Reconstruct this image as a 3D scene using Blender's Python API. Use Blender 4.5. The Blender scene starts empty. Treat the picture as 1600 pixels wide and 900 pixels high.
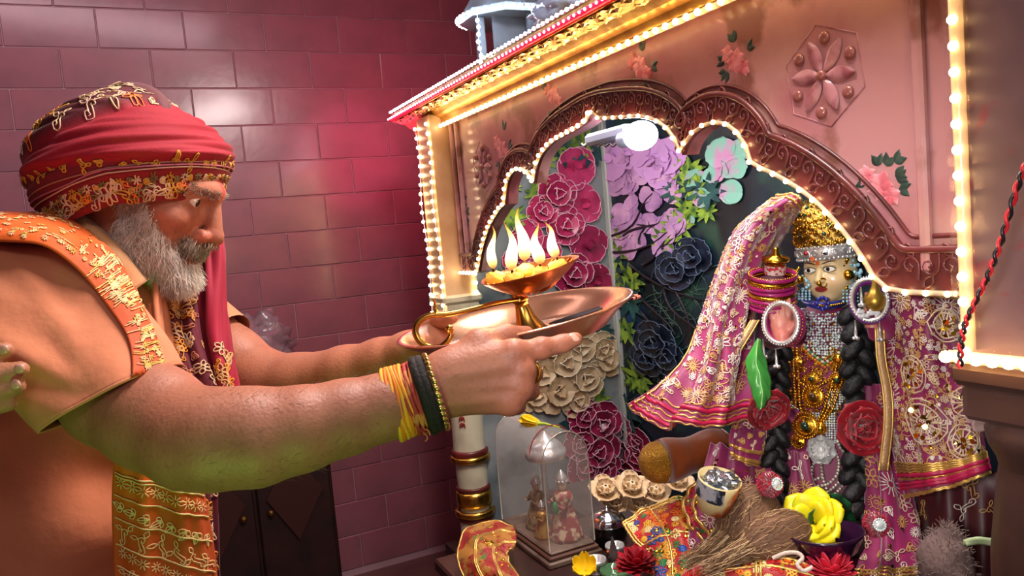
import bpy, math, random
import numpy as np
from mathutils import Vector, Matrix

random.seed(7)
rng = np.random.default_rng(7)
scene = bpy.context.scene
COL = scene.collection
PI = math.pi

# ------------------------------------------------------------------ camera
FPX = 1200.0
CAM = np.array((0.0, 0.0, 1.45))
YAW, PITCH, ROLL = math.radians(25.5), math.radians(4.6), math.radians(5.0)
FW = np.array((math.sin(YAW)*math.cos(PITCH), math.cos(YAW)*math.cos(PITCH), -math.sin(PITCH)))
R0 = np.array((math.cos(YAW), -math.sin(YAW), 0.0))
U0 = np.cross(R0, FW)
RT = R0*math.cos(ROLL) - U0*math.sin(ROLL)
UP = U0*math.cos(ROLL) + R0*math.sin(ROLL)
cam_data = bpy.data.cameras.new('camera')
cam_data.sensor_width = 36.0
cam_data.lens = 36.0*FPX/1600.0
cam_data.clip_start = 0.02
cam = bpy.data.objects.new('camera', cam_data)
COL.objects.link(cam)
mw = Matrix.Identity(4)
for i in range(3):
    mw[i][0], mw[i][1], mw[i][2], mw[i][3] = RT[i], UP[i], -FW[i], CAM[i]
cam.matrix_world = mw
scene.camera = cam

# ------------------------------------------------------------------ world, lamps, exposure
scene.view_settings.view_transform = 'Standard'
scene.view_settings.look = 'None'
scene.view_settings.gamma = 1.0
scene.view_settings.use_curve_mapping = False
scene.view_settings.exposure = 0.5
world = bpy.data.worlds.new('world'); scene.world = world
world.use_nodes = True
world.node_tree.nodes['Background'].inputs[0].default_value = (0.75, 0.55, 0.62, 1)
world.node_tree.nodes['Background'].inputs[1].default_value = 0.30

def lamp(name, kind, loc, energy, color=(1, 1, 1), size=0.1, target=None, spot=None, size_y=None):
    d = bpy.data.lights.new(name, kind)
    d.energy = energy; d.color = color
    if kind == 'AREA':
        d.size = size
        if size_y:
            d.shape = 'RECTANGLE'; d.size_y = size_y
    else:
        d.shadow_soft_size = size
    if spot:
        d.spot_size = math.radians(spot); d.spot_blend = 0.6
    o = bpy.data.objects.new(name, d); COL.objects.link(o)
    o.location = loc
    if target is not None:
        o.rotation_euler = (Vector(target) - Vector(loc)).to_track_quat('-Z', 'Y').to_euler()
    return o
# unseen soft room light, high up behind the camera
lamp('room_soft_light', 'AREA', (0.2, -0.75, 2.35), 4.5, (1.0, 0.93, 0.90), 1.2, (0.7, 1.3, 1.15), size_y=0.3)
# unseen spot beside the camera, added to brighten the statue
lamp('statue_fill_spot', 'SPOT', (-0.30, -0.05, 1.54), 52, (1.0, 0.95, 0.92), 0.10, (1.22, 1.08, 1.16), spot=33)
# unseen fill high before the shrine, added to brighten the man
lamp('man_fill_light', 'AREA', (0.58, 0.95, 2.40), 21, (1.0, 0.84, 0.80), 0.7, (0.12, 1.15, 1.3), size_y=0.2)
# unseen fill behind the arch, added for the statue and the inner walls
lamp('inner_fill_light', 'AREA', (1.03, 1.5, 1.76), 7, (1.0, 0.97, 0.96), 1.3, (1.35, 1.5, 1.1), size_y=0.06)
# unseen wash under the ceiling, added to lift the tiled wall
lamp('wall_fill_light', 'AREA', (-0.25, 2.35, 2.62), 5, (1.0, 0.78, 0.84), 1.6, (0.2, 3.25, 1.1), size_y=0.15)
# green decoration lamp low on the left of the room
lamp('green_party_lamp', 'SPOT', (-0.30, 0.12, 0.55), 13, (0.25, 1.0, 0.08), 0.05, (0.04, 0.80, 1.24), spot=32)
lamp('red_led_glow', 'POINT', (0.95, 2.84, 1.86), 6, (1.0, 0.06, 0.18), 0.28)  # unseen red light, adds the cornice LEDs' glow on the wall

# ------------------------------------------------------------------ helpers: image points to places
def ray(px, py):
    return FW + RT*((px-800.0)/FPX) + UP*((450.0-py)/FPX)
def P(px, py, d):
    return CAM + d*ray(px, py)
def PX(px, py, X):
    r = ray(px, py); return CAM + r*((X-CAM[0])/r[0])
def PY(px, py, Y):
    r = ray(px, py); return CAM + r*((Y-CAM[1])/r[1])
def PZ(px, py, Z):
    r = ray(px, py); return CAM + r*((Z-CAM[2])/r[2])
def A(*a):
    return np.array(a, float)
def nrm(v):
    v = np.asarray(v, float); return v/(np.linalg.norm(v)+1e-12)

# ------------------------------------------------------------------ helpers: mesh building
def catmull(ctrl, m, closed=False):
    c = np.asarray(ctrl, float); n = len(c)
    if closed:
        t = np.linspace(0, n, m, endpoint=False)
        i = np.floor(t).astype(int); f = (t-i)
        idx = [(i+k) % n for k in (-1, 0, 1, 2)]
        p0, p1, p2, p3 = (c[k] for k in idx)
    else:
        t = np.linspace(0, n-1, m)
        i = np.minimum(np.floor(t).astype(int), n-2); f = t-i
        ext = np.concatenate([[2*c[0]-c[1]], c, [2*c[-1]-c[-2]]])
        p0, p1, p2, p3 = ext[i], ext[i+1], ext[i+2], ext[i+3]
    f = f.reshape((-1,)+(1,)*(c.ndim-1))
    return 0.5*((2*p1)+(-p0+p2)*f+(2*p0-5*p1+4*p2-p3)*f**2+(-p0+3*p1-3*p2+p3)*f**3)
def upgrid(ctrl, mu, mv, cu=False, cv=False):
    g = catmull(ctrl, mu, cu)
    g = np.swapaxes(catmull(np.swapaxes(g, 0, 1), mv, cv), 0, 1)
    return g
def gnormals(g, cu=False, cv=False):
    def d(a, ax, c):
        if c:
            return np.roll(a, -1, ax)-np.roll(a, 1, ax)
        return np.gradient(a, axis=ax)
    n = np.cross(d(g, 0, cu), d(g, 1, cv))
    return n/(np.linalg.norm(n, axis=-1, keepdims=True)+1e-12)

class MB:
    def __init__(s):
        s.V = []; s.Q = []; s.T = []; s.N = []; s.C = []; s.n = 0
    def add(s, v, q=None, t=None, ng=None, col=None):
        v = np.asarray(v, float).reshape(-1, 3)
        if q is not None and len(q): s.Q.append(np.asarray(q, int).reshape(-1, 4)+s.n)
        if t is not None and len(t): s.T.append(np.asarray(t, int).reshape(-1, 3)+s.n)
        if ng is not None:
            for f in ng: s.N.append([i+s.n for i in f])
        s.V.append(v)
        c = np.ones((len(v), 3)) if col is None else np.broadcast_to(np.asarray(col, float), (len(v), 3))
        s.C.append(c); s.n += len(v)
        return s
    def grid(s, g, cu=False, cv=False, thick=0.0, col=None, flip=False):
        g = np.asarray(g, float); nu, nv = g.shape[:2]
        I = np.arange(nu*nv).reshape(nu, nv)
        def quads(I):
            a = I if not cu else np.concatenate([I, I[:1]], 0)
            a = a if not cv else np.concatenate([a, a[:, :1]], 1)
            return np.stack([a[:-1, :-1], a[1:, :-1], a[1:, 1:], a[:-1, 1:]], -1).reshape(-1, 4)
        q = quads(I)
        if flip: q = q[:, ::-1]
        if thick <= 0:
            return s.add(g.reshape(-1, 3), q, col=col if col is None or np.ndim(col) == 1 else np.asarray(col).reshape(-1, 3))
        n = gnormals(g, cu, cv)
        if flip: n = -n
        top = g + n*thick*0.5; bot = g - n*thick*0.5
        v = np.concatenate([top.reshape(-1, 3), bot.reshape(-1, 3)])
        m = nu*nv
        qs = [q, q[:, ::-1]+m]
        def rim(a, rev):
            b = np.stack([a[:-1], a[1:], a[1:]+m, a[:-1]+m], -1)
            qs.append(b[:, ::-1] if rev != flip else b)
        if not cv:
            rim(I[:, 0] if not cu else np.append(I[:, 0], I[0, 0]), True); rim(I[:, -1] if not cu else np.append(I[:, -1], I[0, -1]), False)
        if not cu:
            rim(I[0, :] if not cv else np.append(I[0, :], I[0, 0]), False); rim(I[-1, :] if not cv else np.append(I[-1, :], I[-1, 0]), True)
        c = col
        if col is not None and np.ndim(col) > 1:
            cc = np.asarray(col).reshape(-1, 3); c = np.concatenate([cc, cc])
        return s.add(v, np.concatenate(qs), col=c)
    def box(s, c, size, R=None, col=None, bev=0.0):
        h = np.asarray(size, float)/2
        sg = np.array([(x, y, z) for x in (-1, 1) for y in (-1, 1) for z in (-1, 1)], float)
        if bev <= 0:
            v = sg*h
            q = [(0, 1, 3, 2), (4, 6, 7, 5), (0, 4, 5, 1), (2, 3, 7, 6), (0, 2, 6, 4), (1, 5, 7, 3)]
            if R is not None: v = v@np.asarray(R).T
            return s.add(v+c, q, col=col)
        b = min(bev, h.min()*0.9)
        vs = []
        for ax in range(3):
            hh = h-b; hh = hh.copy(); hh[ax] = h[ax]; vs.append(sg*hh)
        v = np.concatenate(vs)
        q = []; t = []
        idx = {tuple(x): i for i, x in enumerate(sg.astype(int))}
        for ax in range(3):
            o1, o2 = (ax+1) % 3, (ax+2) % 3
            for sgn in (-1, 1):
                loop = []
                for a, bb in ((-1, -1), (1, -1), (1, 1), (-1, 1)):
                    k = [0, 0, 0]; k[ax] = sgn; k[o1] = a; k[o2] = bb
                    loop.append(idx[tuple(k)]+8*ax)
                q.append(loop if sgn > 0 else loop[::-1])
            for a in (-1, 1):
                for bb in (-1, 1):
                    k0 = [0, 0, 0]; k0[o1] = a; k0[o2] = bb; k1 = list(k0); k0[ax] = -1; k1[ax] = 1
                    i0, i1 = idx[tuple(k0)], idx[tuple(k1)]
                    f = [i0+8*o1, i1+8*o1, i1+8*o2, i0+8*o2]
                    q.append(f if a*bb < 0 else f[::-1])
        for i, x in enumerate(sg):
            f = [i, i+8, i+16]; t.append(f if x.prod() > 0 else f[::-1])
        if R is not None: v = v@np.asarray(R).T
        return s.add(v+c, q, t, col=col)
    def tube(s, pts, r, n=8, closed=False, caps=True, flat=1.0, ref=None, col=None):
        p = np.asarray(pts, float); k = len(p)
        r = np.broadcast_to(np.asarray(r, float), (k,))
        if closed:
            tg = np.roll(p, -1, 0)-np.roll(p, 1, 0)
        else:
            tg = np.gradient(p, axis=0)
        tg /= (np.linalg.norm(tg, axis=1, keepdims=True)+1e-12)
        x = np.zeros_like(p)
        v0 = np.asarray(ref, float) if ref is not None else (A(0, 0, 1) if abs(tg[0][2]) < 0.9 else A(1, 0, 0))
        x[0] = nrm(v0-tg[0]*np.dot(v0, tg[0]))
        for i in range(1, k):
            w = (v0 if ref is not None else x[i-1]); w = w-tg[i]*np.dot(w, tg[i])
            if np.linalg.norm(w) < 1e-6: w = x[i-1]
            x[i] = nrm(w)
        y = np.cross(tg, x)
        a = np.linspace(0, 2*PI, n, endpoint=False)
        ring = p[:, None]+r[:, None, None]*(np.cos(a)[None, :, None]*x[:, None]*flat+np.sin(a)[None, :, None]*y[:, None])
        b = s.n
        s.grid(ring, cu=closed, cv=True, col=col, flip=True)
        if caps and not closed:
            s.N.append([b+i for i in range(n)]); s.N.append([b+(k-1)*n+i for i in range(n)][::-1])
        return s
    def strands(s, p, r, n=3, col=None, flat=1.0, nor=None):
        p = np.asarray(p, float); S, K = p.shape[:2]
        if S == 0: return s
        r = np.broadcast_to(np.asarray(r, float), (S, K))
        tg = np.gradient(p, axis=1); tg /= (np.linalg.norm(tg, axis=2, keepdims=True)+1e-12)
        if nor is None:
            ref = np.where(np.abs(tg[..., 2:3]) < 0.9, A(0, 0, 1), A(1, 0, 0))
        else:
            ref = nor
        y = np.cross(tg, ref); y /= (np.linalg.norm(y, axis=2, keepdims=True)+1e-12)
        x = np.cross(y, tg)
        a = np.linspace(0, 2*PI, n, endpoint=False)+PI/2
        ring = p[:, :, None]+r[:, :, None, None]*(np.cos(a)[:, None]*y[:, :, None]+np.sin(a)[:, None]*flat*x[:, :, None])
        I = np.arange(S*K*n).reshape(S, K, n)
        J = np.roll(I, -1, 2)
        q = np.stack([I[:, :-1], J[:, :-1], J[:, 1:], I[:, 1:]], -1).reshape(-1, 4)
        if col is not None and np.ndim(col) == 2:
            col = np.repeat(np.asarray(col)[:, None], K*n, 1).reshape(-1, 3)
        return s.add(ring.reshape(-1, 3), q, col=col)
    def lathe(s, prof, n=24, o=(0, 0, 0), M=None, col=None, rip=None):
        pr = np.asarray(prof, float); a = np.linspace(0, 2*PI, n, endpoint=False)
        rad = np.repeat(pr[:, :1], n, 1)
        if rip is not None: rad = rad*rip(a)[None]
        g = np.stack([rad*np.cos(a), rad*np.sin(a), np.repeat(pr[:, 1:2], n, 1)], -1)
        if M is not None: g = g@np.asarray(M).T
        return s.grid(g+np.asarray(o, float), cv=True, col=col, flip=True)
    def sphere(s, c, r, n=12, m=8, R=None, col=None):
        t = np.linspace(0, PI, m+1); a = np.linspace(0, 2*PI, n, endpoint=False)
        g = np.stack([np.sin(t)[:, None]*np.cos(a), np.sin(t)[:, None]*np.sin(a), np.repeat(-np.cos(t)[:, None], n, 1)], -1)
        g = g*np.broadcast_to(np.asarray(r, float), (3,))
        if R is not None: g = g@np.asarray(R).T
        return s.grid(g+np.asarray(c, float), cv=True, col=col, flip=True)
    def prism(s, poly, o, u, v, w, col=None):
        """polygon (n,2) in the u,v frame, extruded along w"""
        p = np.asarray(poly, float); u, v, w, o = (np.asarray(k, float) for k in (u, v, w, o))
        a = o+p[:, :1]*u+p[:, 1:]*v; n = len(p)
        q = [(i, (i+1) % n, n+(i+1) % n, n+i) for i in range(n)]
        return s.add(np.concatenate([a, a+w]), q, ng=[list(range(n))[::-1], list(range(n, 2*n))], col=col)
    def transform(s, M=None, o=None):
        for i in range(len(s.V)):
            if M is not None: s.V[i] = s.V[i]@np.asarray(M).T
            if o is not None: s.V[i] = s.V[i]+o
        return s
    def mesh(s, name, mat, off=(0, 0, 0), smooth=True):
        v = np.concatenate(s.V) - np.asarray(off, float)
        Q = np.concatenate(s.Q) if s.Q else np.zeros((0, 4), int)
        T = np.concatenate(s.T) if s.T else np.zeros((0, 3), int)
        loops = np.concatenate([Q.ravel(), T.ravel()]+[np.asarray(f) for f in s.N]).astype(np.int32)
        tot = np.concatenate([np.full(len(Q), 4), np.full(len(T), 3), np.array([len(f) for f in s.N], int)]).astype(np.int32)
        st = np.concatenate([[0], np.cumsum(tot)[:-1]]).astype(np.int32)
        me = bpy.data.meshes.new(name)
        me.vertices.add(len(v)); me.vertices.foreach_set('co', v.astype(np.float32).ravel())
        me.loops.add(len(loops)); me.loops.foreach_set('vertex_index', loops)
        me.polygons.add(len(tot)); me.polygons.foreach_set('loop_start', st)
        me.polygons.foreach_set('loop_total', tot)
        me.polygons.foreach_set('use_smooth', np.full(len(tot), bool(smooth)))
        me.update(calc_edges=True); me.validate(clean_customdata=False)
        c = np.concatenate(s.C)
        if c.min() < 0.9999:
            at = me.color_attributes.new('Col', 'FLOAT_COLOR', 'POINT')
            if len(at.data) == len(c):
                at.data.foreach_set('color', np.concatenate([c, np.ones((len(c), 1))], 1).astype(np.float32).ravel())
        if mat is not None: me.materials.append(mat)
        return me
    def build(s, name, mat, parent=None, smooth=True, base=None, auto=None):
        if parent is not None: off = OFF[parent.name]
        elif base is not None: off = np.asarray(base, float)
        else:
            v = np.concatenate(s.V); off = (v.min(0)+v.max(0))/2; off[2] = v[:, 2].min()
        me = s.mesh(name, mat, off, smooth)
        if auto: me.set_sharp_from_angle(angle=math.radians(auto))
        o = bpy.data.objects.new(name, me); COL.objects.link(o)
        OFF[o.name] = off
        if parent is not None: o.parent = parent
        else: o.location = off
        return o
OFF = {}
def tag(o, label=None, cat=None, group=None, kind=None):
    for k, v in (('label', label), ('category', cat), ('group', group), ('kind', kind)):
        if v: o[k] = v
    return o
def thing(name, label, cat, loc, group=None, kind=None):
    o = bpy.data.objects.new(name, None); COL.objects.link(o)
    o.location = loc; o.empty_display_size = 0.05
    OFF[o.name] = np.asarray(loc, float)
    return tag(o, label, cat, group, kind)
def place(name, me, loc, parent=None, rot=None, scale=None):
    """a copy that shares mesh data, at world place loc"""
    o = bpy.data.objects.new(name, me); COL.objects.link(o)
    if rot is not None: o.rotation_euler = Matrix(np.asarray(rot).tolist()).to_euler()
    if scale is not None: o.scale = scale if np.ndim(scale) else (scale,)*3
    if parent is not None:
        o.parent = parent; o.location = np.asarray(loc, float)-OFF[parent.name]
    else:
        o.location = loc
    OFF[o.name] = np.asarray(loc, float)
    return o
def frame(z, x=None):
    """3x3 with columns x,y,z"""
    z = nrm(z); x = np.asarray(x if x is not None else ((0, 0, 1) if abs(z[2]) < 0.9 else (1, 0, 0)), float)
    x = nrm(x-z*np.dot(x, z)); return np.stack([x, np.cross(z, x), z], 1)
def rotm(axis, ang):
    return np.array(Matrix.Rotation(ang, 3, Vector(axis)))

# ------------------------------------------------------------------ helpers: materials
MATS = {}
def hexc(h):
    h = h.lstrip('#'); c = [int(h[i:i+2], 16)/255 for i in (0, 2, 4)]
    return tuple(x/12.92 if x <= 0.04045 else ((x+0.055)/1.055)**2.4 for x in c)
def pm(name, col='#808080', rough=0.5, metal=0.0, mix=None, bump=None, emit=None, sheen=0.0, trans=0.0, alpha=1.0,
       vcol=False, coat=0.0, sss=0.0, weave=None, spec=0.5, ior=None, subcol=None):
    """mix=(colour2, noise scale, low, high[, detail]); bump=(scale, strength); emit=(colour, strength); weave=(scale,strength)"""
    if name in MATS: return MATS[name]
    m = bpy.data.materials.new(name); m.use_nodes = True; MATS[name] = m
    nt = m.node_tree; N = nt.nodes; L = nt.links; b = N['Principled BSDF']
    c = hexc(col) if isinstance(col, str) else col
    I = b.inputs
    I['Base Color'].default_value = (*c, 1); I['Roughness'].default_value = rough; I['Metallic'].default_value = metal
    I['Specular IOR Level'].default_value = spec
    if ior: I['IOR'].default_value = ior
    if sheen: I['Sheen Weight'].default_value = sheen; I['Sheen Roughness'].default_value = 0.4
    if trans: I['Transmission Weight'].default_value = trans
    if alpha < 1: I['Alpha'].default_value = alpha
    if coat: I['Coat Weight'].default_value = coat; I['Coat Roughness'].default_value = 0.12
    if sss:
        I['Subsurface Weight'].default_value = sss; I['Subsurface Radius'].default_value = (0.012, 0.005, 0.003); I['Subsurface Scale'].default_value = 0.6
    if emit:
        e = hexc(emit[0]) if isinstance(emit[0], str) else emit[0]
        I['Emission Color'].default_value = (*e, 1); I['Emission Strength'].default_value = emit[1]
    tc = None
    def coord():
        nonlocal tc
        if tc is None: tc = N.new('ShaderNodeTexCoord')
        return tc.outputs['Object']
    src = None
    if vcol:
        a = N.new('ShaderNodeVertexColor'); a.layer_name = 'Col'; src = a.outputs[0]
    if mix:
        ms = mix if isinstance(mix, list) else [mix]
        for q in ms:
            nz = N.new('ShaderNodeTexNoise'); nz.inputs['Scale'].default_value = q[1]; nz.inputs['Detail'].default_value = q[4] if len(q) > 4 else 5
            L.new(coord(), nz.inputs['Vector'])
            mr = N.new('ShaderNodeMapRange'); mr.inputs[1].default_value = q[2]; mr.inputs[2].default_value = q[3]
            L.new(nz.outputs['Fac'], mr.inputs[0])
            mx = N.new('ShaderNodeMix'); mx.data_type = 'RGBA'
            L.new(mr.outputs[0], mx.inputs[0])
            if src is None: mx.inputs[6].default_value = (*c, 1)
            else: L.new(src, mx.inputs[6])
            c2 = hexc(q[0]) if isinstance(q[0], str) else q[0]
            mx.inputs[7].default_value = (*c2, 1); src = mx.outputs[2]
    if src is not None: L.new(src, b.inputs['Base Color'])
    hsrc = None
    if bump:
        nz = N.new('ShaderNodeTexNoise'); nz.inputs['Scale'].default_value = bump[0]; nz.inputs['Detail'].default_value = 6
        L.new(coord(), nz.inputs['Vector']); hsrc = nz.outputs['Fac']
        bp = N.new('ShaderNodeBump'); bp.inputs['Strength'].default_value = bump[1]; bp.inputs['Distance'].default_value = bump[2] if len(bump) > 2 else 0.004
        L.new(hsrc, bp.inputs['Height']); L.new(bp.outputs[0], b.inputs['Normal'])
    return m

# ------------------------------------------------------------------ helpers: implicit surfaces for bodies
class SDF:
    def __init__(s, lo, hi, h):
        s.lo = np.asarray(lo, float); s.h = h
        s.n = np.ceil((np.asarray(hi, float)-s.lo)/h).astype(int)+1
        s.f = np.full(s.n, 1.0, np.float32)
        s.ax = [s.lo[i]+h*np.arange(s.n[i]) for i in range(3)]
    def _blk(s, lo, hi):
        a = np.clip(np.floor((np.asarray(lo)-s.lo)/s.h).astype(int), 0, s.n-1); b = np.clip(np.ceil((np.asarray(hi)-s.lo)/s.h).astype(int)+1, 1, s.n)
        if (b <= a).any(): return None, None
        sl = tuple(slice(a[i], b[i]) for i in range(3))
        g = np.stack(np.meshgrid(*[s.ax[i][sl[i]] for i in range(3)], indexing='ij'), -1).astype(np.float32)
        return sl, g
    def _put(s, sl, d, k, sub=False):
        a = s.f[sl]
        if sub:
            b = -d; h = np.clip(0.5-0.5*(a-b)/k*1.0, 0, 1) if k > 0 else (b > a).astype(np.float32)
            if k > 0:
                h = np.clip(0.5-0.5*(a-b)/k, 0, 1); s.f[sl] = a*(1-h)+b*h+k*h*(1-h)
            else: s.f[sl] = np.maximum(a, b)
            return
        if k <= 0: s.f[sl] = np.minimum(a, d); return
        h = np.clip(0.5+0.5*(a-d)/k, 0, 1)
        s.f[sl] = a*(1-h)+d*h-k*h*(1-h)
    def cone(s, a, b, ra, rb, k=0.01, sub=False):
        a = np.asarray(a, float); b = np.asarray(b, float); m = max(ra, rb)+k+2*s.h
        sl, g = s._blk(np.minimum(a, b)-m, np.maximum(a, b)+m)
        if sl is None: return s
        ab = b-a; t = np.clip(((g-a)@ab)/(ab@ab+1e-12), 0, 1)
        d = np.linalg.norm(g-(a+t[..., None]*ab), axis=-1)-(ra+(rb-ra)*t)
        s._put(sl, d.astype(np.float32), k, sub); return s
    def chain(s, pts, rad, k=0.01):
        for i in range(len(pts)-1): s.cone(pts[i], pts[i+1], rad[i], rad[i+1], k)
        return s
    def ell(s, c, r, R=None, k=0.01, sub=False):
        c = np.asarray(c, float); r = np.broadcast_to(np.asarray(r, float), (3,)); m = r.max()+k+2*s.h
        sl, g = s._blk(c-m, c+m)
        if sl is None: return s
        q = g-c
        if R is not None: q = q@np.asarray(R)
        k0 = np.linalg.norm(q/r, axis=-1); k1 = np.linalg.norm(q/(r*r), axis=-1)
        d = k0*(k0-1)/(k1+1e-9)
        s._put(sl, d.astype(np.float32), k, sub); return s
    def mesh(s, smooth=1):
        f = s.f; h = s.h; neg = f < 0
        nx, ny, nz = f.shape
        cnt = np.zeros((nx-1, ny-1, nz-1), np.int8)
        cor = [(i, j, k) for i in (0, 1) for j in (0, 1) for k in (0, 1)]
        for i, j, k in cor: cnt += neg[i:nx-1+i, j:ny-1+j, k:nz-1+k]
        act = np.argwhere((cnt > 0) & (cnt < 8))
        idx = np.full((nx-1, ny-1, nz-1), -1, np.int64); idx[tuple(act.T)] = np.arange(len(act))
        acc = np.zeros((len(act), 3)); wt = np.zeros(len(act))
        for a in cor:
            for ax in range(3):
                if a[ax]: continue
                b = list(a); b[ax] = 1
                fa = f[tuple((act+a).T)]; fb = f[tuple((act+b).T)]
                m = (fa < 0) != (fb < 0)
                t = np.where(m, fa/(fa-fb+1e-20), 0)
                p = np.repeat(np.asarray(a, float)[None], len(act), 0); p[:, ax] = t
                acc += p*m[:, None]; wt += m
        v = (act+acc/np.maximum(wt, 1)[:, None])*h+s.lo
        quads = []
        for ax in range(3):
            o1, o2 = (ax+1) % 3, (ax+2) % 3
            sl0 = [slice(None)]*3; sl1 = [slice(None)]*3
            sl0[ax] = slice(0, -1); sl1[ax] = slice(1, None)
            a = neg[tuple(sl0)]; b = neg[tuple(sl1)]
            e = np.argwhere(a != b)
            e = e[(e[:, o1] > 0) & (e[:, o2] > 0) & (e[:, o1] < f.shape[o1]-1) & (e[:, o2] < f.shape[o2]-1)]
            d = np.zeros((4, 3), int); d[1, o1] = -1; d[2, o1] = -1; d[2, o2] = -1; d[3, o2] = -1
            q = np.stack([idx[tuple((e+k).T)] for k in d], 1)
            fl = a[tuple(e.T)]
            q[fl] = q[fl][:, ::-1]
            quads.append(q[:, ::-1])
        q = np.concatenate(quads); q = q[(q >= 0).all(1)]
        q = q[:, ::-1]
        for _ in range(smooth):
            acc = np.zeros_like(v); c = np.zeros(len(v))
            for i in range(4):
                j = (i+1) % 4
                np.add.at(acc, q[:, i], v[q[:, j]]); np.add.at(c, q[:, i], 1)
                np.add.at(acc, q[:, j], v[q[:, i]]); np.add.at(c, q[:, j], 1)
            v = 0.5*v+0.5*acc/np.maximum(c, 1)[:, None]
        return v, q
    def normals(s, v):
        g = (v-s.lo)/s.h; out = np.zeros_like(v)
        for ax in range(3):
            e = np.zeros(3); e[ax] = 1.0
            out[:, ax] = s.samp(g+e)-s.samp(g-e)
        return out/(np.linalg.norm(out, axis=1, keepdims=True)+1e-9)
    def samp(s, g):
        g = np.clip(g, 0, np.array(s.f.shape)-1.001); i = g.astype(int); t = g-i; o = 0
        for a in (0, 1):
            for b in (0, 1):
                for c in (0, 1):
                    w = (t[:, 0] if a else 1-t[:, 0])*(t[:, 1] if b else 1-t[:, 1])*(t[:, 2] if c else 1-t[:, 2])
                    o = o+w*s.f[i[:, 0]+a, i[:, 1]+b, i[:, 2]+c]
        return o

# ------------------------------------------------------------------ helpers: stitched and printed motifs laid on a cloth grid
def gsamp(g, uv):
    nu, nv = g.shape[:2]
    x = np.clip(uv[..., 0], 0, 1)*(nu-1); y = np.clip(uv[..., 1], 0, 1)*(nv-1)
    i = np.minimum(x.astype(int), nu-2); j = np.minimum(y.astype(int), nv-2); a = (x-i)[..., None]; b = (y-j)[..., None]
    return (g[i, j]*(1-a)*(1-b)+g[i+1, j]*a*(1-b)+g[i, j+1]*(1-a)*b+g[i+1, j+1]*a*b)
def resample(p, k):
    p = np.asarray(p, float); d = np.concatenate([[0], np.cumsum(np.linalg.norm(np.diff(p, axis=0), axis=1))])
    t = np.linspace(0, d[-1], k); return np.stack([np.interp(t, d, p[:, i]) for i in range(p.shape[1])], 1)
def spiral(turns=1.4, r0=1.0, n=16, tail=0.8):
    a = np.linspace(0, turns*2*PI, n); r = r0*(1-a/(turns*2*PI)*0.85)
    p = np.stack([r*np.cos(a), r*np.sin(a)], 1)
    return np.concatenate([[(r0, -tail)], p]) if tail else p
def petal(l=1.0, w=0.35, n=10):
    t = np.linspace(0, 1, n); up = np.stack([t*l, w*np.sin(PI*t)], 1)
    return np.concatenate([up, up[::-1]*(1, -1)])
def rot2(p, a):
    c, s = math.cos(a), math.sin(a); p = np.asarray(p); return np.stack([p[..., 0]*c-p[..., 1]*s, p[..., 0]*s+p[..., 1]*c], -1)
def motif(kind):
    out = []
    if kind == 'flower':
        for i in range(6): out.append(rot2(petal(1, 0.3)+(0.18, 0), i*PI/3))
    elif kind == 'burst':
        for i in range(14): out.append(rot2([(0.35, 0), (1.0, 0.0)], i*2*PI/14))
        a = np.linspace(0, 2*PI, 14); out.append(np.stack([np.cos(a), np.sin(a)], 1)*0.3)
    elif kind == 'scroll':
        out.append(spiral(1.3, 0.45)); out.append(rot2(spiral(1.3, 0.4), PI)+(0.5, -0.9))
        out.append(rot2(petal(0.8, 0.22), 0.5)+(0.3, 0.3)); out.append(rot2(petal(0.8, 0.22), 2.4)+(-0.3, 0.2))
    elif kind == 'paisley':
        a = np.linspace(0, 2*PI, 20); r = 0.6; p = np.stack([r*np.cos(a), r*np.sin(a)*1.0], 1); p[:, 1] += np.where(p[:, 1] > 0, p[:, 1]*0.9, 0); p[:, 0] += 0.35*np.maximum(p[:, 1], 0)
        out.append(p)
        for i in range(16): out.append(np.array([p[i]*1.1, p[i]*1.5]))
        out.append(spiral(1.4, 0.36, tail=0))
    elif kind == 'leaf':
        out.append(petal(1.2, 0.3)); out.append(np.array([(0, 0), (1.2, 0)]))
        out.append(rot2(petal(0.7, 0.25), 0.9)); out.append(rot2(petal(0.7, 0.25), -0.9))
    elif kind == 'daisy':
        for i in range(8): out.append(rot2([(0.25, 0), (0.95, 0)], i*PI/4))
    elif kind == 'ring':
        a = np.linspace(0, 2*PI, 18); out.append(np.stack([np.cos(a), np.sin(a)], 1))
    return out
def stitch(mb, g, items, thick=0.0012, lift=0.0012, flat=0.5, k=9, n=4, gn=None):
    """items: (kind or list of polylines, u, v, size in metres, angle, colour); laid on grid g"""
    if gn is None: gn = gnormals(g)
    nu, nv = g.shape[:2]
    strips = []; cols = []
    for it in items:
        kind, u, v, size, ang, col = it[:6]
        fi, fj = int(np.clip(u, 0, .999)*(nu-1)), int(np.clip(v, 0, .999)*(nv-1))
        lu = np.linalg.norm(g[min(fi+1, nu-1), fj]-g[fi, fj])*(nu-1)+1e-6
        lv = np.linalg.norm(g[fi, min(fj+1, nv-1)]-g[fi, fj])*(nv-1)+1e-6
        for pl in (motif(kind) if isinstance(kind, str) else kind):
            q = rot2(np.asarray(pl, float), ang)*size
            q = np.stack([u+q[:, 0]/lu, v+q[:, 1]/lv], 1)
            if q.min() < -0.02 or q.max() > 1.02: continue
            strips.append(resample(q, k)); cols.append(col)
    if not strips: return mb
    uv = np.asarray(strips)
    pos = gsamp(g, uv); nn = gsamp(gn, uv)
    nn /= (np.linalg.norm(nn, axis=-1, keepdims=True)+1e-9)
    return mb.strands(pos+nn*lift, np.full(uv.shape[:2], thick), n=n, col=np.asarray(cols, float), flat=flat, nor=nn)

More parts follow.
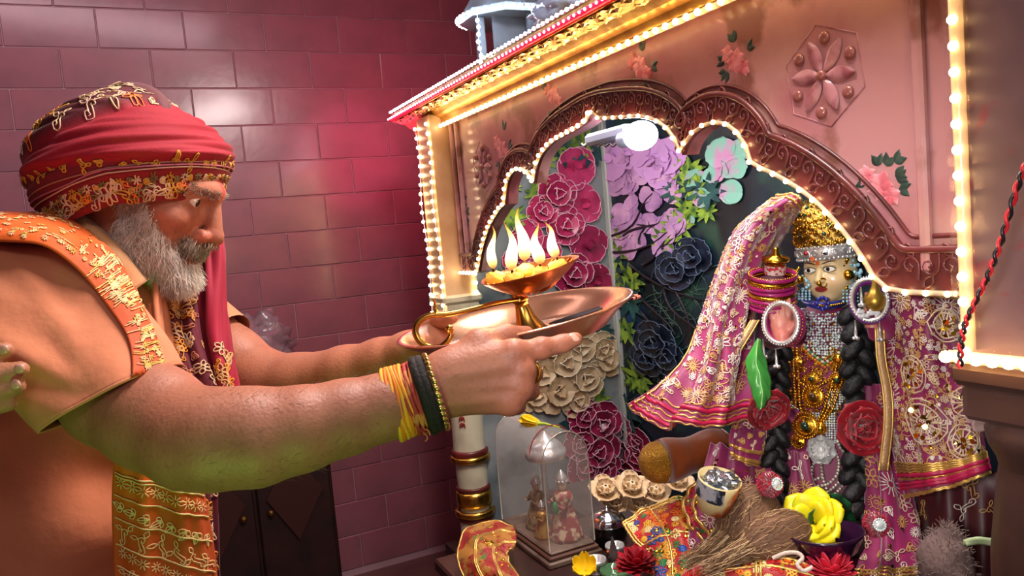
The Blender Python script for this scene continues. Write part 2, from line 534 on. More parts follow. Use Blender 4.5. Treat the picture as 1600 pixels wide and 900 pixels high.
# ================================================================== the room
M_grout = pm('grout', '#b08c96', 0.7)
M_tile = pm('glazed_tile', '#965c68', 0.24, mix=('#80545e', 6, 0.35, 0.7), bump=(7, 0.2, 0.008), coat=0.2)
YW = 3.25
def struct(mb, name, mat, parent=None, smooth=False, base=None):
    o = mb.build(name, mat, parent, smooth, base=base)
    if parent is None: o['kind'] = 'structure'
    return o
struct(MB().box((0.3, 1.0, -0.02), (5.2, 5.2, 0.04)), 'floor', pm('floor_stone', '#6b4a48', 0.35, mix=('#54383a', 3, 0.3, 0.7)))
wall_back = struct(MB().box((0.3, YW+0.07, 1.35), (5.2, 0.12, 2.7)), 'wall_back', M_grout, base=(0.3, YW, 0))
TW, TH = 0.300, 0.147
tile_me = MB().box((0, 0, 0), (TW-0.0035, 0.006, TH-0.0035), bev=0.002).mesh('tile', M_tile, smooth=False)
k = 0
for r in range(17):
    for c in range(12):
        x = -1.55+c*TW+(TW*0.5 if r % 2 else 0.02)
        z = 0.105+r*TH
        o = place('tile', tile_me, (x, YW+0.008+random.uniform(-0.0012, 0.0012), z), wall_back,
                  rot=rotm((random.uniform(-1, 1), 0, random.uniform(-1, 1)), math.radians(0.35)))
struct(MB().box((2.82, 1.0, 1.35), (0.1, 5.2, 2.7)), 'wall_right', pm('plain_plaster', '#7a4a54', 0.7))
struct(MB().box((-2.25, 1.0, 1.35), (0.1, 5.2, 2.7)), 'wall_left', pm('plain_plaster', '#7a4a54', 0.7))
struct(MB().box((0.3, 1.0, 2.74), (5.2, 5.2, 0.08)), 'ceiling', pm('ceiling_paint', '#8f7a7c', 0.8))

# dark cabinet against the tiled wall
cab_o = (0.27, 3.02, 0)
cab = thing('wooden_cabinet', 'dark brown wooden cabinet with diamond door panels against the tiled wall', 'cabinet', cab_o)
M_dwood = pm('dark_wood', '#2c1410', 0.5, mix=('#1c0c0a', 14, 0.35, 0.7), bump=(30, 0.2))
MB().box((0.27, 3.04, 0.47), (0.56, 0.36, 0.86), bev=0.006).build('cabinet_body', M_dwood, cab, False)
MB().box((0.27, 3.035, 0.915), (0.60, 0.40, 0.03), bev=0.006).build('cabinet_top', M_dwood, cab, False)
for sx in (-1, 1):
    cx = 0.27+sx*0.137
    dr = MB().box((cx, 2.852, 0.47), (0.262, 0.02, 0.80), bev=0.005).build('cabinet_door', M_dwood, cab, False)
    MB().prism([(-0.10, 0), (0, -0.17), (0.10, 0), (0, 0.17)], (cx, 2.842, 0.55), (1, 0, 0), (0, 0, 1), (0, -0.012, 0)).build('diamond_panel', pm('diamond_wood', '#3a1c16', 0.45), dr, False)
    MB().sphere((cx-sx*0.09, 2.832, 0.5), 0.013).build('knob', pm('dull_brass', '#6b4a22', 0.4, 0.8), dr)

# crumpled plastic bag lying on the cabinet
def crumple(c, r, seed, n=40, m=26, amp=0.18):
    rg = np.random.default_rng(seed)
    t = np.linspace(0.02, PI-0.02, m); a = np.linspace(0, 2*PI, n, endpoint=False)
    d = np.stack([np.sin(t)[:, None]*np.cos(a), np.sin(t)[:, None]*np.sin(a), np.repeat(np.cos(t)[:, None], n, 1)], -1)
    f = np.zeros(d.shape[:2])
    for i in range(22):
        w = rg.normal(size=3)*rg.uniform(2, 8); f += np.abs(np.sin(d@w+rg.uniform(0, 6)))*rg.uniform(0.2, 1)/(1+0.12*np.linalg.norm(w))
    f = (f-f.mean())/f.std()
    return d*(1+amp*f)[..., None]*np.asarray(r)+np.asarray(c)
M_plastic = pm('clear_plastic', '#e2ccd8', 0.18, trans=0.75, alpha=0.75, spec=0.7)
MB().grid(crumple((0.35, 2.98, 1.085), (0.115, 0.08, 0.115), 3), cv=True).build('plastic_bag', M_plastic)
tag(bpy.data.objects['plastic_bag'], 'crumpled translucent plastic bag on the dark cabinet by the tiled wall', 'plastic bag')
MB().grid(crumple((0.52, 2.96, 0.985), (0.065, 0.06, 0.042), 8, amp=0.1), cv=True).build('cloth_bundle', pm('rose_cloth', '#b0305a', 0.7))
tag(bpy.data.objects['cloth_bundle'], 'small rose red cloth bundle beside the plastic bag', 'cloth bundle')

# ================================================================== the shrine
XF, XB, YC = 0.95, 1.56, 1.48
YL, YR = 2.36, 0.60           # inner edges of the posts
M_panel = pm('painted_panel', '#b08082', 0.42, mix=[('#a05f68', 3.2, 0.42, 0.60), ('#c7a090', 2.4, 0.50, 0.64), ('#85564c', 7.5, 0.53, 0.60, 9)], bump=(18, 0.25, 0.004), coat=0.25)
M_border = pm('carved_border', '#6a2a2a', 0.42, mix=('#431a1a', 9, 0.4, 0.65), bump=(45, 0.35, 0.004), coat=0.4)
M_gold = pm('old_gold', '#c79a45', 0.32, 0.85, mix=('#9b6a2a', 20, 0.35, 0.7), bump=(60, 0.25))
M_goldtrim = pm('bright_gold', '#e0b04c', 0.25, 1.0)
M_post = pm('post_paint', '#70565a', 0.4, mix=[('#3f2a30', 4, 0.4, 0.66), ('#6c2c38', 22, 0.56, 0.62)], bump=(30, 0.15))
M_cream = pm('cream_paint', '#c9c2a6', 0.45, mix=('#9c937a', 8, 0.45, 0.7), bump=(25, 0.1))
M_maroon = pm('maroon_paint', '#6b2420', 0.4, mix=('#43160f', 10, 0.4, 0.7))
M_brownpost = pm('weathered_post', '#463029', 0.4, mix=[('#281915', 5, 0.4, 0.62)], bump=(22, 0.3))

# half outline of the cusped arch: distance from centre, height
half = [(0.0, 1.690), (0.018, 1.672), (0.06, 1.662), (0.12, 1.655), (0.19, 1.645), (0.25, 1.622), (0.285, 1.590), (0.305, 1.555),
        (0.320, 1.575), (0.350, 1.592), (0.395, 1.600), (0.440, 1.588), (0.472, 1.555), (0.487, 1.512),
        (0.515, 1.505), (0.560, 1.483), (0.615, 1.448), (0.665, 1.400), (0.700, 1.355), (0.722, 1.318), (0.76, 1.311), (0.80, 1.311), (0.86, 1.311)]
def smoothseg(seg, m):
    return catmull(np.array(seg), m)
halfs = np.concatenate([smoothseg(half[:8], 26)[:-1], smoothseg(half[7:14], 22)[:-1], smoothseg(half[13:20], 22)[:-1], smoothseg(half[19:], 8)])
arch = np.concatenate([halfs[::-1]*(1, 1), (halfs*(-1, 1))[1:]])     # first entries at +Y (left in view)
arch[:, 0] += YC
arch = arch[(arch[:, 0] < YL+0.001) & (arch[:, 0] > YR-0.001)]
def yz(p, x): return np.stack([np.full(len(p), x), p[:, 0], p[:, 1]], 1)

shr = thing('shrine', 'pink painted wooden shrine with cusped arch, gilded cornice and floral inner walls', 'shrine', (XF, YC, 0))
ZT = 1.80
poly = np.concatenate([[(YL, ZT)], [(YL, 1.311)], arch[1:-1], [(YR, 1.311)], [(YR, ZT)]])
# panel as strips between the arch and the top edge (keeps quads clean)
top = np.stack([arch[:, 0], np.full(len(arch), ZT)], 1)
def arch_band(inner, outer, x0, x1):
    mb = MB()
    prof = [yz(inner, x1), yz(inner, x0), yz(outer, x0), yz(outer, x1)]
    g = np.stack(prof, 1)
    mb.grid(g, cv=True, flip=False); return mb
arch_band(arch, top, XF, XF+0.03).build('arch_panel', M_panel, shr, True, auto=30)
# offset outlines for the carved border
def offset_outline(p, d, it=6):
    p = p.copy()
    tg = np.gradient(p, axis=0); n = np.stack([-tg[:, 1], tg[:, 0]], 1); n /= np.linalg.norm(n, axis=1, keepdims=True)+1e-9
    if n[len(n)//2, 1] < 0: n = -n
    q = p+n*d
    for _ in range(it): q[1:-1] = (q[:-2]+2*q[1:-1]+q[2:])/4
    return q
base_s = arch.copy()
o1 = offset_outline(arch, 0.060, 14); o2 = offset_outline(arch, 0.078, 18); o3 = offset_outline(arch, 0.004, 0); o4 = offset_outline(arch, 0.016, 3)
def clampw(q):
    q[:, 0] = np.clip(q[:, 0], YR, YL); q[:, 1] = np.clip(q[:, 1], 1.311, ZT); return q
o1, o2, o4 = clampw(o1), clampw(o2), clampw(o4)
bor = arch_band(arch, o1, XF-0.010, XF+0.0)
bor = bor.build('arch_border', M_border, shr, True, auto=40)
mb = MB().tube(yz(o1, XF-0.010), 0.006, 8); mb.build('border_moulding', M_border, shr)
mb = MB().tube(yz(o2, XF-0.002), 0.0035, 6); mb.build('border_moulding', M_border, shr)
# carved scrolls along the border
mb = MB(); strips = []
mid = (o4+o1)/2; mid = resample(mid, 74)
for i in range(1, 73):
    tg = nrm(mid[i+1]-mid[i-1]); a = math.atan2(tg[1], tg[0])
    s = 1 if i % 2 else -1
    for pl in (spiral(1.3, 0.014, tail=0.018)*(1, s), rot2(petal(0.022, 0.006), 2.2*s)+(0.004, 0.012*s)):
        q = rot2(pl, a)+mid[i]; strips.append(yz(resample(q, 12), XF-0.0115))
nor = np.broadcast_to(A(-1, 0, 0), (len(strips), 12, 3))
mb.strands(np.array(strips), 0.0022, n=5, nor=nor)
o = mb.build('carved_scrolls', M_border, bor); o['kind'] = 'stuff'
# vertical framing strips at both ends of the panel
for y, z0 in ((YL-0.03, 1.32), (YR+0.03, 1.32), (YL-0.075, 1.34), (YR+0.085, 1.34)):
    MB().box((XF-0.006, y, (z0+ZT)/2), (0.014, 0.016, ZT-z0), bev=0.004).build('panel_strip', M_panel, shr, False)
MB().box((XF-0.004, YC, 1.30), (0.05, YL-YR+0.0, 0.022), bev=0.004)
# raised star flower with bosses on the panel, and its hexagonal line work
def on_panel(px, py): return PX(px, py, XF)[1:]
M_motif = pm('pink_relief', '#b07a80', 0.4, mix=('#8a4c54', 30, 0.45, 0.6), coat=0.3)
M_boss = pm('amber_boss', '#8f5650', 0.3, 0.1, coat=0.4)
def star(cy, cz, R):
    for i in range(6):
        a = i*PI/3+0.12
        t = np.linspace(0, 1, 9); w = 0.16*R*np.sin(PI*t)**0.8+0.002
        g = []
        for s in np.linspace(-1, 1, 7):
            q = np.stack([0.1*R+t*0.85*R, w*s], 1); q = rot2(q, a)
            g.append(np.stack([np.full(9, XF-0.002-0.004*(1-s*s)), cy+q[:, 0], cz+q[:, 1]], 1))
        MB().grid(np.array(g)).build('star_petal', M_motif, shr)
        b = a+PI/6
        MB().sphere((XF-0.002, cy+0.88*R*math.cos(b), cz+0.88*R*math.sin(b)), (0.006, 0.0100, 0.0100), 14, 8).build('round_boss', M_boss, shr)
    MB().sphere((XF-0.004, cy, cz), (0.007, 0.009, 0.009), 10, 6).build('round_boss', M_boss, shr)
    hx = [(cy+1.25*R*math.cos(i*PI/3+0.4), cz+1.25*R*math.sin(i*PI/3+0.4)) for i in range(6)]
    MB().tube(yz(np.array(hx), XF-0.0), 0.0014, 5, closed=True).build('hexagon_line', M_motif, shr)
cy, cz = on_panel(1287, 118); star(cy, cz, 0.062)
star(2*YC-cy, cz, 0.062)
# painted rose sprays with dark green leaves
M_leafp = pm('painted_leaf', '#2f4a42', 0.4, mix=('#22352e', 30, 0.4, 0.6))
M_rosep = pm('painted_rose', '#c0606c', 0.4, mix=('#d8909a', 40, 0.4, 0.6))
def leafblade(mb, c, a, l, w, x, bulge=0.002, nrmx=-1):
    t = np.linspace(0, 1, 7); ww = w*np.sin(PI*t**0.8)
    g = []
    for s in np.linspace(-1, 1, 5):
        q = rot2(np.stack([t*l, ww*s], 1), a)
        g.append(np.stack([np.full(7, x+nrmx*bulge*(1.2-s*s)), c[0]+q[:, 0], c[1]+q[:, 1]], 1))
    return mb.grid(np.array(g))
def spray(px, py, sc, seed):
    rg = random.Random(seed); c = on_panel(px, py)
    for dy, dz, r in ((0, 0, 1), (0.016, 0.012, 0.75), (-0.014, -0.012, 0.7)):
        mb = MB()
        for i in range(6):
            leafblade(mb, (c[0]+dy*sc, c[1]+dz*sc), i*PI/3+rg.random(), 0.017*sc*r, 0.008*sc*r, XF, 0.0015)
        mb.build('painted_rose', M_rosep, shr)
    for i in range(7):
        a = rg.uniform(0, 2*PI); d = 0.022*sc*rg.uniform(0.8, 1.3)
        p = (c[0]+d*math.cos(a), c[1]+d*math.sin(a)*1.2)
        for b in (0.5, -0.4):
            leafblade(MB(), p, a+b, 0.015*sc, 0.0045*sc, XF, 0.001).build('painted_leaf', M_leafp, shr)
spray(1150, 95, 1.3, 1); spray(1375, 290, 1.3, 2); spray(1000, 105, 1.5, 3); spray(785, 235, 2.0, 4); spray(865, 150, 1.6, 6); spray(720, 330, 1.8, 9)

# cornice: cove, gilded underside, fascia
XC = 0.845
prof = [(XF+0.03, 1.795), (XF-0.004, 1.795), (XF-0.022, 1.802), (XF-0.028, 1.818), (XF-0.045, 1.826), (XF-0.06, 1.838), (XC+0.012, 1.846), (XC, 1.850), (XC, 1.874), (XF+0.03, 1.880)]
yy = np.linspace(0.35, 2.63, 60)
g = np.array([[(x, y, z) for (x, z) in prof] for y in yy])
mb = MB().grid(g, cv=True, flip=True)
mb.N.append(list(range(len(prof)))); mb.N.append([len(prof)*59+i for i in range(len(prof))][::-1])
mb.build('cornice', M_gold, shr, False)
# crinkled gold foil on the cornice underside
fo = np.zeros((120, 9, 3)); 
for i, y in enumerate(np.linspace(0.36, 2.62, 120)):
    for j, t in enumerate(np.linspace(0, 1, 9)):
        fo[i, j] = (XC+0.004+0.06*t, y, 1.8455-0.010*t+0.004*math.sin(i*2.1+j*3.3)*math.sin(i*0.7+1.3*j))
MB().grid(fo, thick=0.001).build('gold_foil', pm('foil', '#e7c277', 0.22, 0.9), shr, False)
# roof of the shrine and side beams
MB().box((1.27, YC, 1.90), (0.70, 1.98, 0.03)).build('shrine_roof', M_gold, shr, False)

# square posts with capitals and turned balusters below
def post(yc, left):
    body = M_post if not left else pm('post_cream', '#d6b58c', 0.4, mix=('#a9825c', 4, 0.4, 0.66), bump=(30, 0.1))
    t = MB().box((0.94, yc, 1.52), (0.118, 0.118, 0.62), bev=0.004).build('shrine_post', body, shr, False)
    t['label'] = 'square cream post over a cream and gold turned column' if left else 'weathered brown post over a dark turned column'
    low = M_cream if left else M_brownpost
    cap = M_cream if left else M_brownpost
    MB().box((0.94, yc, 1.225), (0.142, 0.142, 0.03), bev=0.008).box((0.94, yc, 1.19), (0.124, 0.124, 0.045), bev=0.006).build('capital', cap, t, False)
    MB().lathe([(0.052, 1.17), (0.062, 1.155), (0.058, 1.135), (0.05, 1.12), (0.047, 1.105)], 28, (0.94, yc, 0)).build('neck', cap, t)
    MB().lathe([(0.048, 1.11), (0.053, 1.07), (0.060, 1.0), (0.061, 0.93), (0.058, 0.86), (0.055, 0.80), (0.055, 0.74), (0.056, 0.70)], 28, (0.94, yc, 0)).build('column_shaft', low, t)
    ringm = M_goldtrim if left else pm('copper_ring', '#8a5138', 0.35, 0.5, mix=('#5c352a', 12, 0.4, 0.6))
    dk = M_maroon if left else M_brownpost
    for z, r, h, m in ((0.695, 0.064, 0.022, dk), (0.675, 0.069, 0.02, ringm), (0.57, 0.060, 0.013, dk), (0.535, 0.062, 0.05, ringm), (0.485, 0.070, 0.02, ringm), (0.465, 0.062, 0.012, dk)):
        MB().lathe([(r*0.8, z-h/2), (r*0.97, z-h/2), (r, z-h*0.2), (r, z+h*0.2), (r*0.97, z+h/2), (r*0.8, z+h/2)], 28, (0.94, yc, 0)).build('column_ring', m, t)
    MB().lathe([(0.052, 0.67), (0.054, 0.62), (0.052, 0.58), (0.050, 0.50), (0.055, 0.45), (0.057, 0.40), (0.06, 0.30), (0.075, 0.27), (0.075, 0.0)], 28, (0.94, yc, 0)).build('column_base', low, t)
    if left:
        mb = MB(); sp = []
        for i in range(8):
            a0 = PI+0.9
            for s in (-1, 1):
                q = spiral(1.2, 0.009, tail=0.01)*(s, 1)
                zz = 0.80+i*0.022
                sp.append([(0.94+0.0585*math.cos(a0+x/0.058), yc+0.0585*math.sin(a0+x/0.058), zz+y) for x, y in resample(q, 12)])
        mb.strands(np.array(sp), 0.0018, 4); o = mb.build('red_scrollwork', pm('red_paint', '#9c2a22', 0.5), t); o['kind'] = 'stuff'
    return t
post_far = post(2.42, True)
post_near = post(0.54, False)

# LED strips ------------------------------------------------------
def led_mat(name, col, st): return pm(name, col, 0.4, emit=(col, st))
L_warm = led_mat('led_warm', '#ffdca8', 22.0)
L_warmdim = led_mat('led_warm_dim', '#ffd494', 18.0)
L_white = led_mat('led_cool', '#dff0ff', 24.0)
L_red = led_mat('led_pinkwhite', '#ffc8d0', 8.0)
M_strip = pm('clear_strip', '#d8c8a8', 0.25, trans=0.3)
M_redstrip = pm('red_strip', '#d0103a', 0.35, emit=('#ff1440', 0.9))
M_wstrip = pm('white_strip', '#d0d4e0', 0.4)
def hemi(r, m, name):
    return MB().sphere((0, 0, 0), r, 8, 5).mesh(name, m)
def led_string(label, pts, pitch, mat, r=0.0042, strip=None, strip_r=0.0035, group='LED light strips on the shrine', closed=False, ref=None):
    pts = np.asarray(pts, float)
    d = np.linalg.norm(np.diff(pts, axis=0), axis=1).sum()
    n = max(2, int(d/pitch)+1)
    rp = resample(pts, n)
    t = thing('led_strip', label, 'light strip', rp[0], group)
    MB().tube(resample(pts, max(8, n)), strip_r, 6).build('strip_tube', strip or M_strip, t)
    me = hemi(r, mat, 'led_bulb')
    for p in rp: place('led_bulb', me, p+A(-strip_r*0.9, 0, 0), t)
    return t
ys = np.linspace(0.38, 2.34, 40)
led_string('warm LED strip running straight along the top of the arch panel', [(XF-0.032, y, 1.790) for y in ys], 0.030, L_warm, 0.0062, strip_r=0.006)
led_string('row of red-backed LEDs along the edge of the gilded cornice', [(XC-0.006, y, 1.858) for y in np.linspace(0.36, 2.63, 30)], 0.021, L_red, 0.0032, M_redstrip, 0.0072)
led_string('thin row of cool white LEDs on top of the cornice edge', [(XC, y, 1.882) for y in np.linspace(0.36, 2.63, 30)], 0.021, L_white, 0.0040, M_wstrip, 0.003)
ain = offset_outline(arch, 0.002, 0)
al = ain[ain[:, 0] > YC-0.002]; ar = ain[ain[:, 0] <= YC+0.002]
led_string('warm LED strip following the left half of the cusped arch edge', yz(al[:-1], XF-0.013), 0.026, L_warm, 0.0052, strip_r=0.0045)
led_string('warm LED strip following the right half of the cusped arch edge', yz(ar[1:], XF-0.013), 0.030, L_warmdim, 0.0042, strip_r=0.004)
# far post strings
for (dx, dy, lab) in ((-0.066, 0.052, 'hanging string of warm LEDs on the wall-side edge of the cream shrine post'),
                      (-0.066, -0.058, 'hanging string of warm LEDs on the front corner of the cream shrine post'),
                      (0.056, -0.066, 'hanging string of warm LEDs on the inner edge of the cream shrine post')):
    b = A(0.94+dx, 2.42+dy, 1.80)
    led_string(lab, [b+A(0.004*math.sin(i*0.9), 0.003*math.cos(i*1.3), -0.62*i/12*(1.0 if dx < 0 else 0.90)) for i in range(13)], 0.030, L_warm, 0.0058, M_wstrip, 0.0015)
# near post strip and capital strip
led_string('bright warm LED strip in a clear sleeve up the weathered shrine post', [(0.94-0.066, 0.54+0.045, z) for z in np.linspace(1.255, 1.82, 14)], 0.0285, L_warmdim, 0.0058, strip_r=0.0075)
led_string('short glowing LED strip wrapped round the capital of the weathered post', [(0.94-0.072, 0.54+0.066, 1.247), (0.94-0.076, 0.54-0.06, 1.25), (0.94-0.06, 0.54-0.076, 1.25), (0.94+0.06, 0.54-0.076, 1.25)], 0.018, L_warmdim, 0.0075, strip_r=0.0075)
# clear plastic sleeve round the near post
MB().grid(np.array([[(0.94+sx*0.064+0.0015*math.sin(z*40), 0.54+sy*0.064+0.0015*math.cos(z*33), z) for sx, sy in ((-1, 1), (-1, -1), (1, -1), (1, 1))] for z in np.linspace(1.15, 1.83, 24)]), cv=True).build('plastic_sleeve', pm('sleeve_plastic', '#e8d8d8', 0.12, trans=0.95, alpha=0.12), post_near, False)
# twisted red and black wire hanging by the near post
wp = np.array([PX(px, py, 0.80) for px, py in ((1606, 250), (1590, 290), (1572, 350), (1556, 400), (1540, 440), (1520, 480), (1507, 510), (1502, 540), (1500, 575))])
wp = catmull(wp, 90); wr = thing('twisted_wire', 'twisted red and black electric wire hanging beside the weathered shrine post', 'wire', wp[-1])
for ph, m, nm in ((0, pm('wire_red', '#c0202a', 0.35), 'red_strand'), (PI, pm('wire_black', '#181418', 0.35), 'black_strand')):
    q = wp+np.stack([0.0022*np.cos(np.arange(90)*0.75+ph), 0.0022*np.sin(np.arange(90)*0.75+ph), 0*np.arange(90)], 1)
    MB().tube(q, 0.0019, 6).build(nm, m, wr)

# ------------------------------------------------------------------ inside: side wall, back wall, base and printed flowers
inn = shr
M_sidep = pm('pale_wallpaper', '#8d9494', 0.35, mix=[('#5f6a6e', 3.5, 0.42, 0.62), ('#48565a', 5.5, 0.55, 0.68)])
M_backp = pm('dark_wallpaper', '#1a2a36', 0.3, mix=[('#0d1420', 4, 0.42, 0.6), ('#27466e', 2.6, 0.54, 0.66), ('#24463a', 7, 0.56, 0.68)])
YS = 2.395
W_side = MB().box(((XF+XB)/2+0.02, YS+0.015, 1.12), (XB-XF-0.0, 0.03, 1.52)).build('inner_side_wall', M_sidep, inn, False)
W_back = MB().box((XB+0.015, YC, 1.12), (0.03, 2.0, 1.52)).build('inner_back_wall', M_backp, inn, False)
MB().box(((XF+XB)/2+0.02, 0.55, 1.12), (XB-XF, 0.03, 1.52)).build('inner_side_wall', M_backp, inn, False)
MB().box(((XF+XB)/2+0.02, YC, 1.865), (XB-XF, 1.9, 0.02)).build('inner_ceiling', pm('inner_dark', '#5d4a52', 0.6), inn, False)
MB().box((XB-0.006, YS-0.012, 1.12), (0.02, 0.03, 1.5), bev=0.004).build('corner_strip', pm('pale_strip', '#b9bcb4', 0.5), inn, False)
MB().box(((XF+XB)/2, YC, 0.18), (XB-XF+0.2, 2.06, 0.36)).build('shrine_base', pm('base_stone', '#3a2724', 0.5, mix=('#241715', 6, 0.4, 0.6)), inn, False)
FW_AX = {'side': (A(1, 0, 0), A(0, 0, 1), A(0, -1, 0)), 'back': (A(0, -1, 0), A(0, 0, 1), A(-1, 0, 0))}
def wall_pt(wall, px, py): return PY(px, py, YS) if wall == 'side' else PX(px, py, XB)
def petal_grid(l, w, cup, n=9, m=7, pointed=False):
    t = 1-(1-np.linspace(0, 1, n))**1.7 if not pointed else np.linspace(0, 1, n); s = np.linspace(-1, 1, m)
    if pointed: W = w*np.sin(PI*(0.08+0.92*t)**0.75*0.985)**0.7
    else: W = w*np.sqrt(np.clip(1-np.where(t < 0.58, (0.58-t)/0.66, (t-0.58)/0.425)**2, 0.0, 1))
    x = t[:, None]*l*(1-0.06*s[None]**2*t[:, None]); y = W[:, None]*s[None]; z = cup*(t[:, None]**1.5*0.9)+cup*0.5*(s[None]**2)*t[:, None]
    return np.stack([x, y, z], -1)
def bloom(wall, px, py, rpx, mats, kind, seed, name='printed_flower'):
    rpx *= 1.22
    """raised flower on a wall; rpx radius in photo pixels at that place"""
    rg = np.random.default_rng(seed)
    c = wall_pt(wall, px, py); u, v, w = FW_AX[wall]
    depth = np.dot(c-CAM, FW); R = rpx*depth/FPX
    F = np.stack([u, v, w], 1); fore = 1.0
    hor = abs(np.dot(u, RT)); fore = min(1.0/max(hor, 0.35), 1.6)
    mb = MB(); rim = MB()
    def put(g, a, tilt, lift, rad0):
        g = g.copy(); g[..., 0] += rad0
        ct, st = math.cos(tilt), math.sin(tilt)
        g = np.stack([g[..., 0]*ct-g[..., 2]*st, g[..., 1], g[..., 0]*st+g[..., 2]*ct], -1)
        ca, sa = math.cos(a), math.sin(a)
        g = np.stack([(g[..., 0]*ca-g[..., 1]*sa)*fore, g[..., 0]*sa+g[..., 1]*ca, g[..., 2]*0.6+lift], -1)
        return g@F.T+c
    if kind == 'rose':
        for ring, (n, l, wd, tilt, r0) in enumerate(((5, 0.74, 0.50, 0.16, 0.28), (4, 0.56, 0.42, 0.45, 0.14), (3, 0.36, 0.3, 0.8, 0.04))):
            a0 = rg.uniform(0, 6)
            for i in range(n):
                a = a0+i*2*PI/n+rg.uniform(-0.15, 0.15)
                g = put(petal_grid(l*R, wd*R, 0.10*R), a, tilt, (0.04+0.11*ring)*R, r0*R)
                mb.grid(g)
                if mats[1] is not None:
                    e = np.concatenate([g[2:, 0], g[-1, 1:-1], g[2:, -1][::-1]]); rim.tube(e+w*0.0008, 0.022*R, 4)
    elif kind == 'orchid':
        a0 = rg.uniform(0, 6)
        for i in range(5):
            a = a0+i*2*PI/5+rg.uniform(-0.2, 0.2)
            g = put(petal_grid(0.95*R*rg.uniform(0.85, 1.1), 0.56*R, 0.06*R), a, 0.15, (0.03+0.03*(i % 2))*R, 0.04*R)
            mb.grid(g)
            if mats[1] is not None:
                e = np.concatenate([g[2:, 0], g[-1, 1:-1], g[2:, -1][::-1]]); rim.tube(e+w*0.0008, 0.022*R, 4)
        for i in range(2):
            g = put(petal_grid(0.4*R, 0.2*R, 0.1*R), a0+i*2.4, 0.7, 0.1*R, 0.02*R); mb.grid(g)
    elif kind == 'leafspray':
        n = 9
        for i in range(n):
            g = put(petal_grid(R*rg.uniform(0.75, 1.1), 0.16*R, 0.05*R, pointed=True), i*2*PI/n+rg.uniform(-0.2, 0.2), 0.25, 0.03*R, 0.08*R); mb.grid(g)
    elif kind == 'petals':
        for i in range(3):
            g = put(petal_grid(1.1*R*rg.uniform(0.7, 1.1), 0.6*R, 0.06*R), rg.uniform(0, 6.28), 0.12, rg.uniform(0.02, 0.12)*R, -0.3*R); mb.grid(g)
    wp_ = W_side if wall == 'side' else W_back
    o = mb.build(name, mats[0], wp_)
    if rim.n: rim.build('pale_petal_edge', mats[1], wp_)
    return o
F_pink = pm('flower_pink', '#c8386a', 0.35, mix=('#a02450', 22, 0.4, 0.65), coat=0.2); F_edge = pm('flower_pink_edge', '#eab4c4', 0.4)
F_mag = pm('flower_magenta', '#a82454', 0.35, mix=('#7c183c', 22, 0.4, 0.65), coat=0.2)
F_lil = pm('flower_lilac', '#b88abf', 0.35, mix=[('#d7a8cf', 16, 0.4, 0.62), ('#8f6296', 11, 0.55, 0.7)])
F_cream = pm('flower_cream', '#dcc29a', 0.45, mix=('#b8966a', 26, 0.45, 0.7)); F_creamE = pm('flower_cream_edge', '#f0e2c8', 0.45)
F_leaf = pm('leaf_lime', '#8fae3a', 0.4, mix=('#3f6a2c', 30, 0.45, 0.62)); F_dleaf = pm('leaf_teal', '#2c5a58', 0.4, mix=('#1c3c40', 22, 0.4, 0.62))
F_aqua = pm('flower_aqua', '#7fb8a4', 0.35, mix=[('#c486b0', 14, 0.5, 0.64)])
sd = 10
for (px, py, r) in ((897, 262, 30), (868, 303, 27), (910, 318, 27), (880, 352, 27), (918, 382, 27), (845, 330, 22), (850, 395, 25), (893, 428, 28), (822, 372, 24), (808, 408, 22), (930, 438, 24)):
    sd += 1; bloom('side', px, py, r, (F_pink if sd % 3 else F_mag, F_edge), 'orchid' if sd % 2 else 'rose', sd)
for (px, py, r) in ((858, 535, 30), (880, 565, 32), (843, 580, 30), (905, 545, 28), (870, 610, 32), (912, 590, 28), (835, 615, 26), (938, 545, 24), (945, 560, 26), (900, 625, 24)):
    sd += 1; bloom('side', px, py, r, (F_cream, F_creamE if sd % 2 else None), 'rose', sd)
for (px, py, r) in ((935, 660, 30), (910, 650, 24), (930, 705, 32), (905, 690, 25), (912, 730, 26), (940, 735, 26)):
    sd += 1; bloom('side', px, py, r, (F_mag, F_edge), 'rose', sd)
for (px, py, r) in ((965, 665, 26), (975, 700, 30), (1003, 715, 26), (985, 735, 28), (960, 728, 24), (1000, 690, 20)):
    sd += 1; bloom('back', px, py, r, (F_mag, F_edge), 'rose', sd)
# lilac petal cushion on the back wall
for i in range(58):
    a = random.uniform(0, 1); px = random.uniform(945, 1056); py = 225+a*170
    if px+0.35*(py-225) > 1100: px -= 40
    sd += 1; bloom('back', px, py, random.uniform(15, 23), (F_lil, None), 'petals', sd, 'printed_petal')
for (px, py, r) in ((960, 245, 30), (990, 235, 28), (1020, 250, 30), (1045, 245, 26), (1035, 265, 26)):
    sd += 1; bloom('back', px, py, r, (pm('flower_lilac_light', '#cf9bd6', 0.35), None), 'orchid', sd)
for wall, L in (('side', ((905, 222, 22), (852, 250, 18), (838, 300, 18), (798, 340, 22), (800, 290, 15), (925, 478, 18), (925, 500, 16), (905, 470, 18), (930, 625, 20), (918, 645, 14), (790, 440, 20), (870, 225, 18))),
                ('back', ((950, 372, 22), (962, 398, 20), (948, 425, 22), (985, 438, 24), (970, 455, 18), (1060, 355, 24), (1078, 265, 22), (1085, 292, 22), (1075, 325, 20), (978, 515, 22), (1000, 590, 24), (965, 620, 20), (1105, 330, 16), (955, 290, 14), (940, 340, 20), (1040, 375, 20), (990, 600, 14), (945, 640, 18)))):
    for (px, py, r) in L:
        sd += 1; bloom(wall, px, py, r, (F_leaf, None), 'leafspray', sd, 'printed_leaf_spray')
